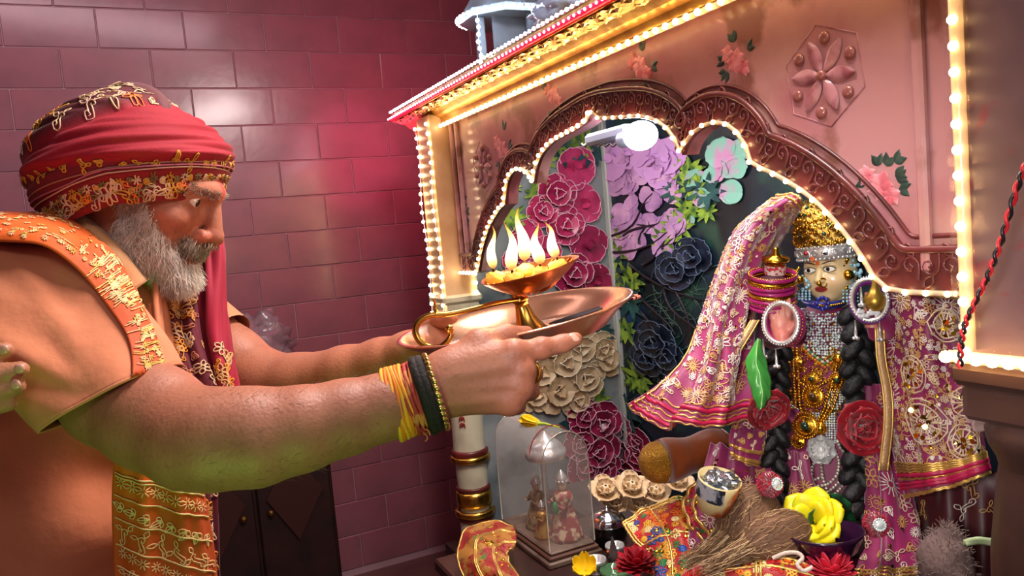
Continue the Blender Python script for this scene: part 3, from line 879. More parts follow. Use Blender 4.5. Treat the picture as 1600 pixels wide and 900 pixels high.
for wall, L in (('side', ((925, 235, 26), (878, 238, 22), (935, 520, 22), (892, 660, 22), (925, 680, 22))), ('back', ((960, 420, 24), (985, 470, 26), (975, 640, 30), (955, 690, 28), (1105, 300, 24), (1060, 300, 22)))):
    for (px, py, r) in L:
        sd += 1; bloom(wall, px, py, r, (F_dleaf, None), 'leafspray', sd, 'printed_leaf_spray')
for (px, py, r) in ((1130, 240, 26), (1150, 262, 24), (1118, 270, 22), (1090, 280, 20), (1100, 310, 18), (1150, 300, 22), (1075, 345, 16), (1160, 235, 22)):
    sd += 1; bloom('back', px, py, r, (F_aqua, None), 'petals', sd, 'printed_petal')
# dark twigs printed across the back wall
mb = MB(); rg = random.Random(5)
for (x0, y0, x1, y1) in ((955, 365, 1030, 310), (985, 375, 1040, 330), (960, 390, 1050, 370), (1040, 395, 1065, 345), (1000, 420, 1060, 360), (990, 420, 1110, 470), (1010, 470, 1060, 520), (1005, 480, 1040, 600), (1040, 440, 1090, 530), (1060, 430, 1080, 560), (1010, 380, 1000, 345)):
    p = [wall_pt('back', x0+(x1-x0)*t+8*math.sin(t*5+x0), y0+(y1-y0)*t+8*math.sin(t*4+y0), ) for t in np.linspace(0, 1, 9)]
    q = np.array(p)+A(-0.008, 0, 0); mb.tube(q, np.linspace(0.006, 0.002, 9), 5)
o = mb.build('printed_twigs', pm('twig_dark', '#241a26', 0.5), W_back)
o['kind'] = 'stuff'
mb = MB(); sp = []
for i in range(90):
    x0, y0 = rg.uniform(985, 1110), rg.uniform(430, 640); a = rg.uniform(0, 6.28); l = rg.uniform(20, 60)
    sp.append([wall_pt('back', x0+l*t*math.cos(a+t*0.8), y0+l*t*math.sin(a+t*0.8))+A(-0.004, 0, 0) for t in np.linspace(0, 1, 6)])
mb.strands(np.array(sp), 0.0012, 3); o = mb.build('printed_grass_lines', pm('grass_line', '#4e6a5c', 0.4), W_back); o['kind'] = 'stuff'
for (px, py, r) in ((1028, 535, 30), (1015, 560, 24), (1048, 560, 24), (1060, 420, 28), (1085, 400, 26)):
    sd += 1; bloom('back', px, py, r, (pm('flower_ink', '#2c3448', 0.3, mix=('#141826', 20, 0.4, 0.6)), pm('flower_ink_edge', '#5c6c86', 0.4)), 'rose', sd)

# bulb and batten at the arch top inside
bc = PX(1001, 212, 1.04)
bl = thing('light_bulb', 'glowing white LED bulb behind the top of the arch', 'light bulb', bc)
MB().sphere(bc, (0.036, 0.044, 0.033), 20, 12).build('bulb_globe', pm('bulb_glow', '#f0f4ff', 0.3, emit=('#dfe8ff', 26.0)), bl)
MB().lathe([(0.016, -0.05), (0.018, 0.03)], 16, bc+A(0.0, 0.045, 0), frame((0, 1, 0))).build('bulb_socket', pm('white_plastic', '#9aa4b4', 0.5), bl)
b0 = PX(928, 205, 1.04); b1 = PX(985, 208, 1.04)
mb = MB().box((b0+b1)/2+A(0.02, 0.03, -0.004), (0.05, abs(b0[1]-b1[1])+0.03, 0.030), bev=0.008)
tag(mb.build('light_batten', pm('grey_plastic', '#8490a4', 0.5), smooth=False), 'pale plastic light batten beside the glowing bulb in the arch', 'light fitting')
mb = MB(); sp = []
for i in range(40):
    p = PX(910+i*1.8, 226+2*math.sin(i), 1.05); mb.sphere(p, 0.004, 6, 4)
o = mb.build('silver_trim', pm('silver_tinsel', '#aab4c0', 0.25, 0.9)); tag(o, 'dull silver bead trim hanging under the light batten', 'trim', kind='stuff')

# ------------------------------------------------------------------ upper tier above the cornice
UC = A(1.03, 2.06, 0.0); UZ = 2.045
ut = thing('upper_canopy', 'small eight-sided upper canopy with cool white lights standing on the shrine roof', 'canopy', (UC[0], UC[1], 1.915))
M_utier = pm('upper_tier_paint', '#7c8a9a', 0.35, mix=('#566274', 5, 0.4, 0.65))
oct_ = [(0.13*math.cos(k*PI/4+PI/8), 0.13*math.sin(k*PI/4+PI/8)) for k in range(8)]
MB().prism(oct_, (UC[0], UC[1], UZ), (1, 0, 0), (0, 1, 0), (0, 0, 0.022)).build('canopy_rim', M_utier, ut, False)
MB().lathe([(0.125, UZ+0.022), (0.10, UZ+0.06), (0.05, UZ+0.12), (0.015, UZ+0.16), (0.0, UZ+0.19)], 8, UC).build('canopy_roof', M_utier, ut, False)
for k in range(0, 8, 2):
    a_ = k*PI/4+PI/8; MB().box((UC[0]+0.10*math.cos(a_), UC[1]+0.10*math.sin(a_), (1.915+UZ)/2), (0.02, 0.02, UZ-1.915), bev=0.003).build('canopy_post', M_utier, ut, False)
MB().box((UC[0]+0.02, UC[1]-0.05, (1.915+UZ)/2), (0.16, 0.008, UZ-1.915)).build('side_screen', M_utier, ut, False)
rim = [(UC[0]+0.134*math.cos(a_), UC[1]+0.134*math.sin(a_), UZ+0.010) for a_ in np.linspace(PI*0.62, PI*1.72, 24)]
led_string('row of cool white LEDs round the rim of the small upper canopy', rim, 0.020, L_white, 0.0052, M_wstrip, 0.002)
pq = PX(754, 60, 0.915)
led_string('string of cool white LEDs hanging below the small upper canopy', [(0.905+0.002*math.sin(i), pq[1]+0.004*math.sin(i*1.7), UZ-0.005-0.135*i/8) for i in range(9)], 0.018, L_white, 0.0055, M_wstrip, 0.0015)
q = PX(868, 45, 0.97)
tag(MB().grid(crumple((1.0, q[1], 1.968), (0.055, 0.13, 0.05), 21, amp=0.08), cv=True).build('wrapped_bundle', pm('bluish_plastic', '#93a6c4', 0.15, alpha=0.85, spec=0.8)), 'bluish plastic wrapped bundle lying on the shrine roof behind the cornice', 'bundle')
q2 = PX(858, 52, 0.93)
tag(MB().box((0.925, q2[1], q2[2]+0.008), (0.003, 0.06, 0.022), rotm((1, 0, 0), 0.2)).build('bundle_label', pm('label_paper', '#f0dcdc', 0.5, mix=('#d04a5a', 40, 0.5, 0.56)), None, False), 'small white and red paper tag on the plastic wrapped bundle', 'tag')
q3 = PX(850, 20, 1.10)
tag(MB().box((1.12, q3[1]-0.02, 2.06), (0.03, 0.10, 0.29), bev=0.004).build('brown_board', pm('brown_board', '#8a5a4e', 0.6, mix=('#5e382f', 8, 0.4, 0.6)), None, False), 'upright brown board standing on the shrine roof beside the wrapped bundle', 'board')

# ================================================================== the dressed deity statue
from mathutils.bvhtree import BVHTree
def hitter(*mbs):
    V = []; F = []; n = 0
    for mb in mbs:
        v = np.concatenate(mb.V); V += v.tolist()
        for q in mb.Q: F += (q+n).tolist()
        for q in mb.T: F += (q+n).tolist()
        n += len(v)
    t = BVHTree.FromPolygons(V, F)
    c = Vector(CAM)
    def hit(px, py, lift=0.0, d=None):
        r = Vector(ray(px, py)); loc, no, i, ds = t.ray_cast(c, r.normalized())
        if loc is None: return (None, None) if d is None else (P(px, py, d), -nrm(ray(px, py)))
        no = np.array(no)
        if np.dot(no, ray(px, py)) > 0: no = -no
        return np.array(loc)+no*lift, no
    return hit
IF = nrm(A(-math.cos(math.radians(18)), -math.sin(math.radians(18)), 0)); IU = A(0, 0, 1); IL = np.cross(IU, IF)
IM = np.stack([IF, IL, IU], 1)       # columns forward, statue's left (image right), up
M_mag = pm('magenta_cloth', '#8e1d56', 0.55, mix=('#6b1240', 7, 0.4, 0.65), sheen=0.4, bump=(160, 0.25, 0.002))
M_magsheer = pm('magenta_sheer', '#9c2a64', 0.5, mix=('#7c1850', 9, 0.4, 0.65), sheen=0.6, bump=(200, 0.2, 0.002))
M_thread = pm('gold_thread', '#d9b98c', 0.4, 0.25, vcol=True)
M_jgold = pm('jewel_gold', '#d9a233', 0.24, 1.0, bump=(120, 0.3, 0.002))
M_silver = pm('jewel_silver', '#d6d6d4', 0.28, 0.7, bump=(140, 0.35, 0.002))
M_crys = pm('crystal', '#e6f4f2', 0.08, 0.35, spec=1.0)
M_hair = pm('black_hair', '#0b0a0e', 0.55, bump=(90, 0.6, 0.006))
M_face = pm('painted_marble', '#e8cf9c', 0.33, vcol=True, coat=0.35)
M_bangle = pm('magenta_bangle', '#a01c68', 0.3, coat=0.4)
M_rosered = pm('rose_red', '#a00f22', 0.5, mix=('#700a18', 30, 0.4, 0.65), sheen=0.4)
def octa(mb, c, r, no=None, col=None):
    F = frame(no if no is not None else (0, 0, 1)); v = np.array([(1, 0, 0), (0, 1, 0), (-1, 0, 0), (0, -1, 0), (0, 0, 0.7), (0, 0, -0.7)])*r
    return mb.add(v@F.T+c, t=[(0, 1, 4), (1, 2, 4), (2, 3, 4), (3, 0, 4), (1, 0, 5), (2, 1, 5), (3, 2, 5), (0, 3, 5)], col=col)

idol = thing('deity_statue', 'dressed deity statue with painted face, gold crown, jewellery and embroidered magenta veil', 'statue', (1.27, 1.12, 0.36))
# --- body: lofted dress
rows = [(1298, 468, .034, .034), (1297, 482, .050, .040), (1296, 495, .088, .048), (1295, 520, .096, .055), (1290, 570, .092, .058), (1284, 630, .084, .058), (1280, 690, .086, .060), (1280, 750, .110, .075), (1282, 820, .145, .095), (1288, 900, .175, .12), (1292, 1000, .20, .14)]
a = np.linspace(0, 2*PI, 40, endpoint=False); g = []
for px, py, w, dp in rows:
    c = P(px, py, 1.555)
    g.append(c+np.outer(np.sin(a)*w, IL)+np.outer(np.cos(a)*dp, IF))
g = catmull(np.array(g), 60)
tt = np.linspace(0, 1, 60)[:, None]
rip = 0.006*np.sin(a*9+0.5)[None]*np.clip((tt-0.55)*3, 0, 1)
cen = g.mean(1, keepdims=True); g = cen+(g-cen)*(1+rip[..., None]*12)
dress = MB().grid(g, cv=True)
bot = g[-1].copy(); bot2 = bot.copy(); bot2[:, 2] = 0.40
dress.grid(np.stack([bot, bot2]), cv=True)
dress.build('dress', M_mag, idol)
hit = hitter(dress)
# --- head
S = 0.9; hd = SDF((-0.085, -0.075, -0.08), (0.09, 0.075, 0.085), 0.0016)
hd.ell((0, 0, 0.006), (0.060, 0.056, 0.066), k=0.01)
hd.ell((0.020, 0, -0.022), (0.040, 0.044, 0.038), k=0.02)
for s in (-1, 1):
    hd.ell((0.034, s*0.024, -0.018), (0.020, 0.021, 0.022), k=0.012)
    hd.ell((0.0555, s*0.0215, 0.0105), (0.010, 0.014, 0.008), k=0.006, sub=True)
    hd.ell((0.0505, s*0.0215, 0.0095), (0.0085, 0.0125, 0.0075), k=0.003)
    hd.ell((0.0660, s*0.0062, -0.0145), (0.006, 0.005, 0.0045), k=0.004)
hd.ell((0.036, 0, -0.052), (0.017, 0.017, 0.012), k=0.012)
hd.cone((0.056, 0, 0.014), (0.070, 0, -0.012), 0.0045, 0.0062, k=0.006)
hd.ell((0.0560, 0, -0.0295), (0.0075, 0.0135, 0.0035), k=0.004)
hd.ell((0.0540, 0, -0.0350), (0.0075, 0.0115, 0.0040), k=0.004)
hd.cone((-0.005, 0, -0.04), (-0.008, 0, -0.10), 0.032, 0.034, k=0.01)
v, q = hd.mesh(1)
col = np.tile(np.array(hexc('#e6cb96')), (len(v), 1))
lip = ((np.abs(v[:, 1]) < 0.0135) & (v[:, 2] < -0.0262) & (v[:, 2] > -0.0392) & (v[:, 0] > 0.045))
lipw = np.clip(1.2-((v[:, 1]/0.0135)**2+((v[:, 2]+0.0325)/0.0066)**2), 0, 1)*(v[:, 0] > 0.045)
col = col*(1-np.clip(lipw*3, 0, 1)[:, None])+np.array(hexc('#a0302c'))*np.clip(lipw*3, 0, 1)[:, None]
chk = np.exp(-(((np.abs(v[:, 1])-0.028)/0.012)**2+((v[:, 2]+0.018)/0.012)**2))*(v[:, 0] > 0.02)*0.25
col = col*(1-chk[:, None])+np.array(hexc('#d88a6c'))*chk[:, None]
HC = P(1299, 424, 1.53)
tilt = rotm((1, 0, 0), 0.05)
HM = IM@tilt
def hp(p): return (np.asarray(p, float)*S)@HM.T+HC
head = MB().add(hp(v), q, col=col).build('head', M_face, idol)
for s in (-1, 1):
    t = np.linspace(0, 2*PI, 22, endpoint=False)
    def almond(k, dx, c=(0, 0), w=0.0135, h=0.0062):
        y = np.cos(t)*w*k; z = np.sin(t)*h*k*(1-0.25*np.abs(np.cos(t))**2)
        x = 0.0592-0.24*(np.abs(y+0.002*0)/0.03)**1.3*0.03-6.0*z**2
        return np.stack([x+dx, s*0.0215+y, 0.0095+z], 1)
    e = np.stack([almond(k, 0.0006*(1-k)) for k in (1, 0.75, 0.5, 0.25, 0.02)])
    MB().grid(hp(e), cv=True).build('eye_white', pm('eye_white', '#f0ece0', 0.25), head)
    MB().sphere(hp((0.0588, s*0.0215-0.002, 0.0097)), (0.0014, 0.0042, 0.0042), 12, 8, R=HM).build('iris', pm('eye_black', '#140c08', 0.15), head)
    mb = MB(); up = almond(1.02, 0.0008)[:12]; mb.tube(hp(up), 0.0009, 5); mb.tube(hp(almond(1.0, 0.0006)[11:]), 0.0005, 4)
    mb.build('eyeliner', pm('eye_black', '#140c08', 0.15), head)
    b = np.array([(0.0610-0.25*(yy-0.005)**1.0*0.5*0.6, s*yy, 0.0225+0.0045*math.sin((yy-0.006)/0.032*PI)-0.06*(yy-0.006)) for yy in np.linspace(0.006, 0.038, 9)])
    b = np.array([(0.0600-9.0*max(0, yy-0.004)**2*1.0, s*yy, 0.0205+0.0055*math.sin(min(1, (yy-0.006)/0.034)*PI*0.75)) for yy in np.linspace(0.006, 0.036, 9)])
    MB().tube(hp(b), [0.0006, .0012, .0015, .0016, .0015, .0013, .001, .0008, .0004], 5).build('eyebrow', pm('brow_brown', '#5a2a1a', 0.5), head)
mb = MB()
for k in range(5): mb.sphere(hp((0.0640, 0, 0.022+k*0.0038)), (0.0012, 0.0042-0.0006*k, 0.0022), 8, 5, R=HM)
mb.build('forehead_mark', pm('saffron_mark', '#d8641c', 0.6), head)
# nose ring and stud
rc = hp((0.068, 0.010, -0.018)); rr = frame(HM@A(0.5, 1, 0.1))
mb = MB().tube([rc+rr@A(0.0085*math.cos(x), 0.0085*math.sin(x), 0) for x in np.linspace(0, 2*PI, 18, endpoint=False)], 0.0016, 6, closed=True)
mb.sphere(hp((0.074, 0.004, -0.019)), 0.0052, 10, 6); mb.build('nose_ring', M_jgold, head)
# hair behind the face
MB().sphere(HC-IF*0.022+IU*0.0, (0.048, 0.055, 0.062), 20, 12, R=HM).build('hair', M_hair, idol)
# --- silver headband
n = 64; a = np.linspace(0, 2*PI, n, endpoint=False)
def crown_ring(z, r, sq=1.0): return np.stack([r*np.cos(a)*1.03, r*np.sin(a)*sq, np.full(n, z)], 1)
hb = [crown_ring(z, r) for z, r in ((0.028, 0.0600), (0.030, 0.0655), (0.036, 0.0685), (0.046, 0.0690), (0.056, 0.0680), (0.061, 0.0660), (0.062, 0.0600))]
band = MB().grid(hp(np.array(hb)), cv=True).build('headband', M_silver, idol)
mb = MB()
for i in range(46):
    x = i*2*PI/46
    for z, r, s in ((0.032, 0.0675, 0.0030), (0.0585, 0.0675, 0.0026)):
        mb.sphere(hp((r*1.03*math.cos(x), r*math.sin(x), z)), s, 7, 5)
sp = []
for i in range(22):
    x = i*2*PI/22
    for pl in (spiral(1.4, 0.0075, tail=0.006)*(1 if i % 2 else -1, 1),):
        sp.append([hp((0.0705*1.03*math.cos(x+y/0.07), 0.0705*math.sin(x+y/0.07), 0.0455+z)) for y, z in resample(pl, 14)])
mb.strands(np.array(sp), 0.0016, 5)
o = mb.build('headband_beadwork', M_silver, band); o['kind'] = 'stuff'
x = -0.28; MB().sphere(hp((0.072*math.cos(x), 0.072*math.sin(x), 0.048)), 0.0052, 10, 6).build('red_stone', pm('ruby', '#a0101c', 0.1, coat=0.6), band)
x = 0.30; MB().sphere(hp((0.072*math.cos(x), 0.072*math.sin(x), 0.044)), (0.003, 0.006, 0.003), 10, 6, R=HM).build('black_stone', pm('onyx', '#14120f', 0.1), band)
MB().sphere(hp((0.069*math.cos(-.1), 0.069*math.sin(-.1), 0.034)), (0.003, 0.008, 0.006), 8, 5, R=HM).build('saffron_dab', pm('saffron_mark', '#d8641c', 0.6), band)
# --- gold crown
lean = lambda z: (-0.012*(z-0.06)/0.1, -0.030*(z-0.06)/0.1)
cp = [(0.060, 0.066), (0.068, 0.069), (0.075, 0.066), (0.085, 0.064), (0.10, 0.060), (0.12, 0.052), (0.14, 0.043), (0.155, 0.030), (0.165, 0.012)]
g = []
for z, r in catmull(cp, 26):
    c = crown_ring(z, r*(1+0.0)); c[:, 0] += lean(z)[0]; c[:, 1] += lean(z)[1]
    c[:, :2] += (c[:, :2]-np.array(lean(z)))*(0.05*np.sin(a*16+z*180))[:, None]; g.append(c)
crown = MB().grid(hp(np.array(g)), cv=True).build('crown', pm('crown_gold', '#b08a3c', 0.3, 0.9, mix=('#6f5222', 60, 0.4, 0.6), bump=(220, 0.6, 0.003)), idol)
mb = MB(); gem = MB()
for j, z in enumerate((0.067, 0.071, 0.088, 0.102, 0.118, 0.133, 0.147)):
    r = np.interp(z, [c[0] for c in cp], [c[1] for c in cp])+0.002; m = int(46*r/0.066)
    for i in range(m):
        x = 2*PI*(i+0.5*(j % 2))/m
        p = hp((r*1.03*math.cos(x)+lean(z)[0], r*math.sin(x)+lean(z)[1], z+(0.005*math.cos(6*x) if j < 2 else 0.003*math.sin(5*x+j))))
        if random.random() < 0.14 and j > 1: gem.sphere(p, 0.0045, 7, 5)
        else: mb.sphere(p, 0.0026 if j < 2 else random.uniform(0.002, 0.0042), 6, 4)
sp = []
for i in range(60):
    x = random.uniform(0, 2*PI); z = random.uniform(0.078, 0.148); r = np.interp(z, [c[0] for c in cp], [c[1] for c in cp])+0.0025
    pl = rot2(spiral(1.3, 0.007, tail=0.008), random.uniform(0, 6))
    sp.append([hp((r*1.03*math.cos(x+y/r)+lean(z)[0], r*math.sin(x+y/r)+lean(z)[1], z+zz)) for y, zz in resample(pl, 12)])
mb.strands(np.array(sp), 0.0013, 4)
o = mb.build('crown_beadwork', M_jgold, crown); o['kind'] = 'stuff'
o = gem.build('crown_stones', pm('green_stone', '#1c3a26', 0.12, coat=0.6), crown); o['kind'] = 'stuff'
# --- earrings: bead clusters
def earring(px, py, d, sc, n, seed):
    rg = random.Random(seed); mb = MB(); gm = MB()
    c = P(px, py, d)
    for i in range(n):
        a_ = rg.uniform(0, 6.28); r = rg.uniform(0.3, 1)*0.022*sc
        mb.sphere(c+RT*r*math.cos(a_)+UP*r*math.sin(a_)*1.35-FW*rg.uniform(0, 0.012), rg.uniform(0.0034, 0.0052)*sc, 8, 5)
    for i in range(10): gm.sphere(c+RT*(-0.012+0.004*math.cos(i*1.3))+UP*(0.03-0.006*i)*sc-FW*0.008, 0.0046*sc, 8, 5)
    gm.sphere(c-FW*0.014+RT*-0.008, (0.011*sc, 0.011*sc, 0.011*sc), 12, 8)
    for k in range(5):
        for j in range(4): mb.sphere(c+RT*(-0.015+0.007*k)+UP*(-0.03-0.007*j)*sc-FW*0.008, 0.0026, 6, 4)
    o = mb.build('earring', pm('opal_bead', '#9fd2e4', 0.12, 0.2, coat=0.7), idol); gm.build('earring_gold', M_jgold, o)
earring(1327, 430, 1.49, 1.0, 26, 1); earring(1252, 437, 1.50, 0.75, 14, 2)
mb = MB().lathe([(0.002, 0), (0.012, 0.004), (0.014, 0.010), (0.006, 0.018), (0.0, 0.03)], 14, P(1243, 436, 1.49), frame(-RT+0.1*UP)); mb.build('ear_cone', M_jgold, idol)

# --- choker, bib and necklaces laid on the body
def onbody(px, py, lift, d=1.50):
    p, no = hit(px, py, lift)
    if p is None: p, no = P(px, py, d), -nrm(ray(px, py))
    return p, no
neck = [(1252, 462), (1258, 470), (1272, 476), (1290, 478), (1310, 475), (1330, 469), (1343, 462)]
npts = []
for px, py in neck:
    npts.append(P(px, py, 1.478+0.00004*(px-1292)**2))
npts = catmull(np.array(npts), 40)
ch = MB().tube(npts, 0.0075, 8, flat=0.5, ref=FW).build('choker', pm('blue_enamel', '#242a8c', 0.3, coat=0.4), idol)
mb = MB()
for p in npts[::1]: mb.sphere(p-FW*0.004, 0.0028, 6, 4)
mb.build('choker_beads', M_jgold, ch)
mb = MB(); c = P(1285, 474, 1.470)
for i in range(8): mb.sphere(c+RT*0.011*math.cos(i*PI/4)+UP*0.011*math.sin(i*PI/4), 0.0045, 8, 5)
mb.build('choker_rosette', pm('blue_enamel', '#242a8c', 0.3), ch)
def inpoly(x, y, poly):
    r = False; n = len(poly)
    for i in range(n):
        x0, y0 = poly[i]; x1, y1 = poly[(i+1) % n]
        if (y0 > y) != (y1 > y) and x < (x1-x0)*(y-y0)/(y1-y0)+x0: r = not r
    return r
bibp = [(1246, 478), (1258, 486), (1290, 494), (1325, 488), (1346, 474), (1344, 505), (1336, 524), (1315, 542), (1290, 562), (1268, 545), (1250, 522), (1243, 500)]
mb = MB(); gb = MB()
for y in np.arange(474, 566, 4.2):
    for x in np.arange(1240, 1350, 4.2):
        xx, yy = x+random.uniform(-1, 1), y+random.uniform(-1, 1)
        if inpoly(xx, yy, bibp):
            p, no = onbody(xx, yy, random.uniform(0.005, 0.009)); octa(mb if random.random() < 0.93 else gb, p, random.uniform(0.0026, 0.0042), no+rng.normal(size=3)*0.25)
bib = mb.build('crystal_bib', M_crys, idol); bib['kind'] = 'stuff'
gb.build('bib_gold_beads', M_jgold, bib)
mb = MB(); k = 0
for i in range(len(bibp)):
    x0, y0 = bibp[i]; x1, y1 = bibp[(i+1) % len(bibp)]
    if max(y0, y1) < 500: continue
    for t in np.linspace(0, 1, 7)[:-1]:
        for dy in (6, 12):
            p, no = onbody(x0+(x1-x0)*t, y0+(y1-y0)*t+dy, 0.005); k += 1
            mb.sphere(p, 0.0032, 6, 4, col=[hexc('#c48a20'), hexc('#3a8a4a'), hexc('#d86a1c'), hexc('#d8d0c0')][k % 4])
o = mb.build('bead_fringe', pm('bead_mix', '#ffffff', 0.2, vcol=True, coat=0.5), bib)
def beadchain(name, pl, r, mat, step=5.0, lift=0.006, parent=None):
    pl = catmull(np.array(pl, float), 60); L = np.linalg.norm(np.diff(pl, axis=0), axis=1).sum()
    mb = MB()
    for x, y in resample(pl, int(L/step)+1):
        p, no = onbody(x, y, lift); mb.sphere(p, r, 7, 5)
    return mb.build(name, mat, parent or idol)
for dx in (0, 6, 12):
    beadchain('gold_bead_chain', [(1238+dx, 545), (1240+dx, 590), (1243+dx, 640), (1252+dx, 668)], 0.0032, M_jgold, 4.4, 0.008)
    beadchain('gold_bead_chain', [(1322-dx, 560), (1312-dx, 605), (1300-dx, 640), (1280-dx*0.4, 668)], 0.0032, M_jgold, 4.4, 0.010)
beadchain('silver_bead_chain', [(1226, 560), (1230, 600), (1240, 630), (1250, 640)], 0.003, M_crys, 4, 0.008)
beadchain('gold_bead_chain', [(1245, 585), (1258, 600), (1272, 606), (1290, 598), (1305, 585)], 0.003, M_jgold, 4.2, 0.010)
# gold bodice flakes
mb = MB()
for i in range(520):
    x, y = random.uniform(1236, 1326), random.uniform(545, 662)
    if abs(x-1280) > 48-(y-545)*0.12: continue
    p, no = onbody(x, y, 0.003); F = frame(no); pl = rot2(spiral(1.1, random.uniform(0.003, 0.006), n=8, tail=0), random.uniform(0, 6))
    mb.strands(np.array([[p+F@A(q[0], q[1], 0) for q in pl]]), 0.0011, 4)
o = mb.build('gold_bodice_work', M_jgold, idol); o['kind'] = 'stuff'
def disc(px, py, rpx, mat, stone=None, lift=0.010, name='gold_medallion'):
    p, no = onbody(px, py, lift); F = frame(no, UP); R = rpx*1.47/FPX
    mb = MB().lathe([(0.0, 0.004), (R*0.45, 0.0045), (R*0.5, 0.002), (R*0.85, 0.002), (R, 0.0), (R*0.9, -0.004)], 20, p, F)
    for i in range(int(10+rpx)):
        x = 2*PI*i/int(10+rpx); mb.sphere(p+F@A(R*math.cos(x), R*math.sin(x), 0.001), R*0.12, 6, 4); mb.sphere(p+F@A(R*0.7*math.cos(x), R*0.7*math.sin(x), 0.002), R*0.08, 6, 4)
    o = mb.build(name, mat, idol)
    if stone: MB().sphere(p+F@A(0, 0, 0.004), (R*0.36, R*0.36, R*0.25), 10, 6, R=F).build('stone', stone, o)
    return o
gs = pm('green_stone', '#1c3a26', 0.12, coat=0.6); bs = pm('brown_stone', '#4a3010', 0.12, coat=0.6)
disc(1272, 592, 11, M_jgold, gs); disc(1274, 619, 17, M_jgold, bs); disc(1308, 594, 12, M_jgold, gs); disc(1263, 664, 20, M_jgold, gs, 0.014); disc(1252, 689, 12, M_jgold, None); disc(1283, 668, 10, M_jgold, None, 0.013); disc(1252, 565, 8, M_jgold, pm('amber_stone', '#d87a18', 0.1)); disc(1310, 562, 9, M_jgold, pm('amber_stone', '#d87a18', 0.1))
for poly in ([(1296, 612), (1318, 600), (1322, 622), (1306, 640), (1292, 632)], [(1290, 645), (1306, 645), (1312, 690), (1296, 695), (1286, 670)], [(1266, 650), (1280, 640), (1284, 655), (1272, 665)]):
    mb = MB()
    for y in np.arange(600, 700, 3.8):
        for x in np.arange(1262, 1326, 3.8):
            if inpoly(x, y, poly): p, no = onbody(x, y, 0.009); octa(mb, p, 0.0029, no+rng.normal(size=3)*0.2)
    mb.build('crystal_patch', M_crys, idol)
# pink blossom and silver flower
def petal_flower(name, px, py, rpx, mat, lift=0.012, n=6, d=None, layers=2, parent=None):
    p, no = onbody(px, py, lift); R = rpx*1.47/FPX; F = frame(no+0.15*UP); mb = MB()
    for L in range(layers):
        for i in range(n):
            g = petal_grid(R*(1-0.35*L), R*0.42*(1-0.3*L), R*0.3*(1+L)); x = i*2*PI/n+L*0.5
            g = np.stack([g[..., 0]*math.cos(x)-g[..., 1]*math.sin(x), g[..., 0]*math.sin(x)+g[..., 1]*math.cos(x), g[..., 2]+0.003*L], -1); mb.grid(g@F.T+p)
    mb.sphere(p+F@A(0, 0, R*0.25), R*0.22, 8, 6)
    return mb.build(name, mat, parent or idol)
petal_flower('silver_flower', 1285, 703, 24, M_silver, n=7)
petal_flower('pink_blossom', 1250, 650, 13, pm('blossom', '#b0508a', 0.5)); petal_flower('pink_blossom', 1243, 662, 10, pm('blossom', '#b0508a', 0.5))
for k, pl in enumerate(([(1308, 690), (1318, 715), (1316, 745), (1300, 765), (1285, 772)], [(1314, 690), (1324, 715), (1322, 748), (1306, 772), (1288, 782)], [(1302, 700), (1310, 720), (1308, 742), (1296, 756), (1280, 760)], [(1276, 715), (1270, 735), (1272, 755), (1285, 770), (1296, 800)], [(1240, 740), (1255, 750), (1270, 752), (1285, 745)], [(1284, 725), (1286, 745), (1292, 765), (1300, 790)])):
    beadchain('pearl_strand', pl, 0.0036, pm('pearl', '#b8b0a0', 0.25, 0.4, coat=0.5), 5.2, 0.008+0.002*(k % 3))
# --- braids
def braid(name, pl, r, d):
    pts = catmull(np.array([P(x, y, dd) for x, y, dd in pl]), 64); mb = MB()
    L = np.linalg.norm(np.diff(pts, axis=0), axis=1).sum(); pts = resample(pts, int(L/(r*0.55)))
    for i, p in enumerate(pts):
        tg = nrm(pts[min(i+1, len(pts)-1)]-pts[max(i-1, 0)]); sd_ = 1 if i % 2 else -1
        side = nrm(np.cross(tg, FW)); F = frame(nrm(tg+side*sd_*0.9), FW)
        mb.sphere(p+side*sd_*r*0.42-FW*0.2*r*(1 if i % 3 else -1), (r*0.62, r*0.55, r*1.0), 10, 7, R=F)
    return mb.build(name, M_hair, idol)
braid('braid', [(1218, 535, 1.50), (1214, 580, 1.485), (1212, 650, 1.475), (1210, 720, 1.455), (1214, 800, 1.42), (1216, 860, 1.38)], 0.024, 1.48)
braid('braid', [(1338, 492, 1.48), (1340, 540, 1.465), (1341, 620, 1.46), (1340, 700, 1.455), (1342, 790, 1.43), (1346, 870, 1.38)], 0.029, 1.48)
# --- forearms, bangles and hands
M_pinkhand = pm('painted_hand', '#cf8a78', 0.4, mix=('#b86a5e', 20, 0.4, 0.6))
def torus(mb, c, ax, R, r, n=32, m=8, sq=1.0, bx=None, col=None):
    F = frame(ax, bx)
    return mb.tube([c+F@A(R*math.cos(x), R*sq*math.sin(x), 0) for x in np.linspace(0, 2*PI, n, endpoint=False)], r, m, closed=True, col=col)
axU = nrm(UP*1.0+RT*-0.08-FW*0.32)
base = P(1206, 474, 1.462)
MB().tube([base-axU*0.07, base-axU*0.01, base+axU*0.05], [0.026, 0.026, 0.022], 16).build('raised_arm', pm('dark_arm_cloth', '#4a2030', 0.5), idol)  # arm in dark magenta cloth
for i in range(8):
    mb = MB(); torus(mb, base+axU*(0.0085*i-0.004)+RT*0.0012*math.sin(i*2), axU, 0.042, 0.0040, sq=0.95)
    o = mb.build('bangle', M_bangle if i not in (3, 6) else M_jgold, idol)
    if i in (1, 5, 7):
        mb = MB()
        for x in np.linspace(0, 2*PI, 60, endpoint=False): mb.sphere(base+axU*(0.0085*i+0.0005)+frame(axU)@A(0.0445*math.cos(x), 0.0425*math.sin(x), 0), 0.0017, 5, 4)
        mb.build('bangle_beads', M_jgold, o)
pot = P(1211, 424, 1.475)
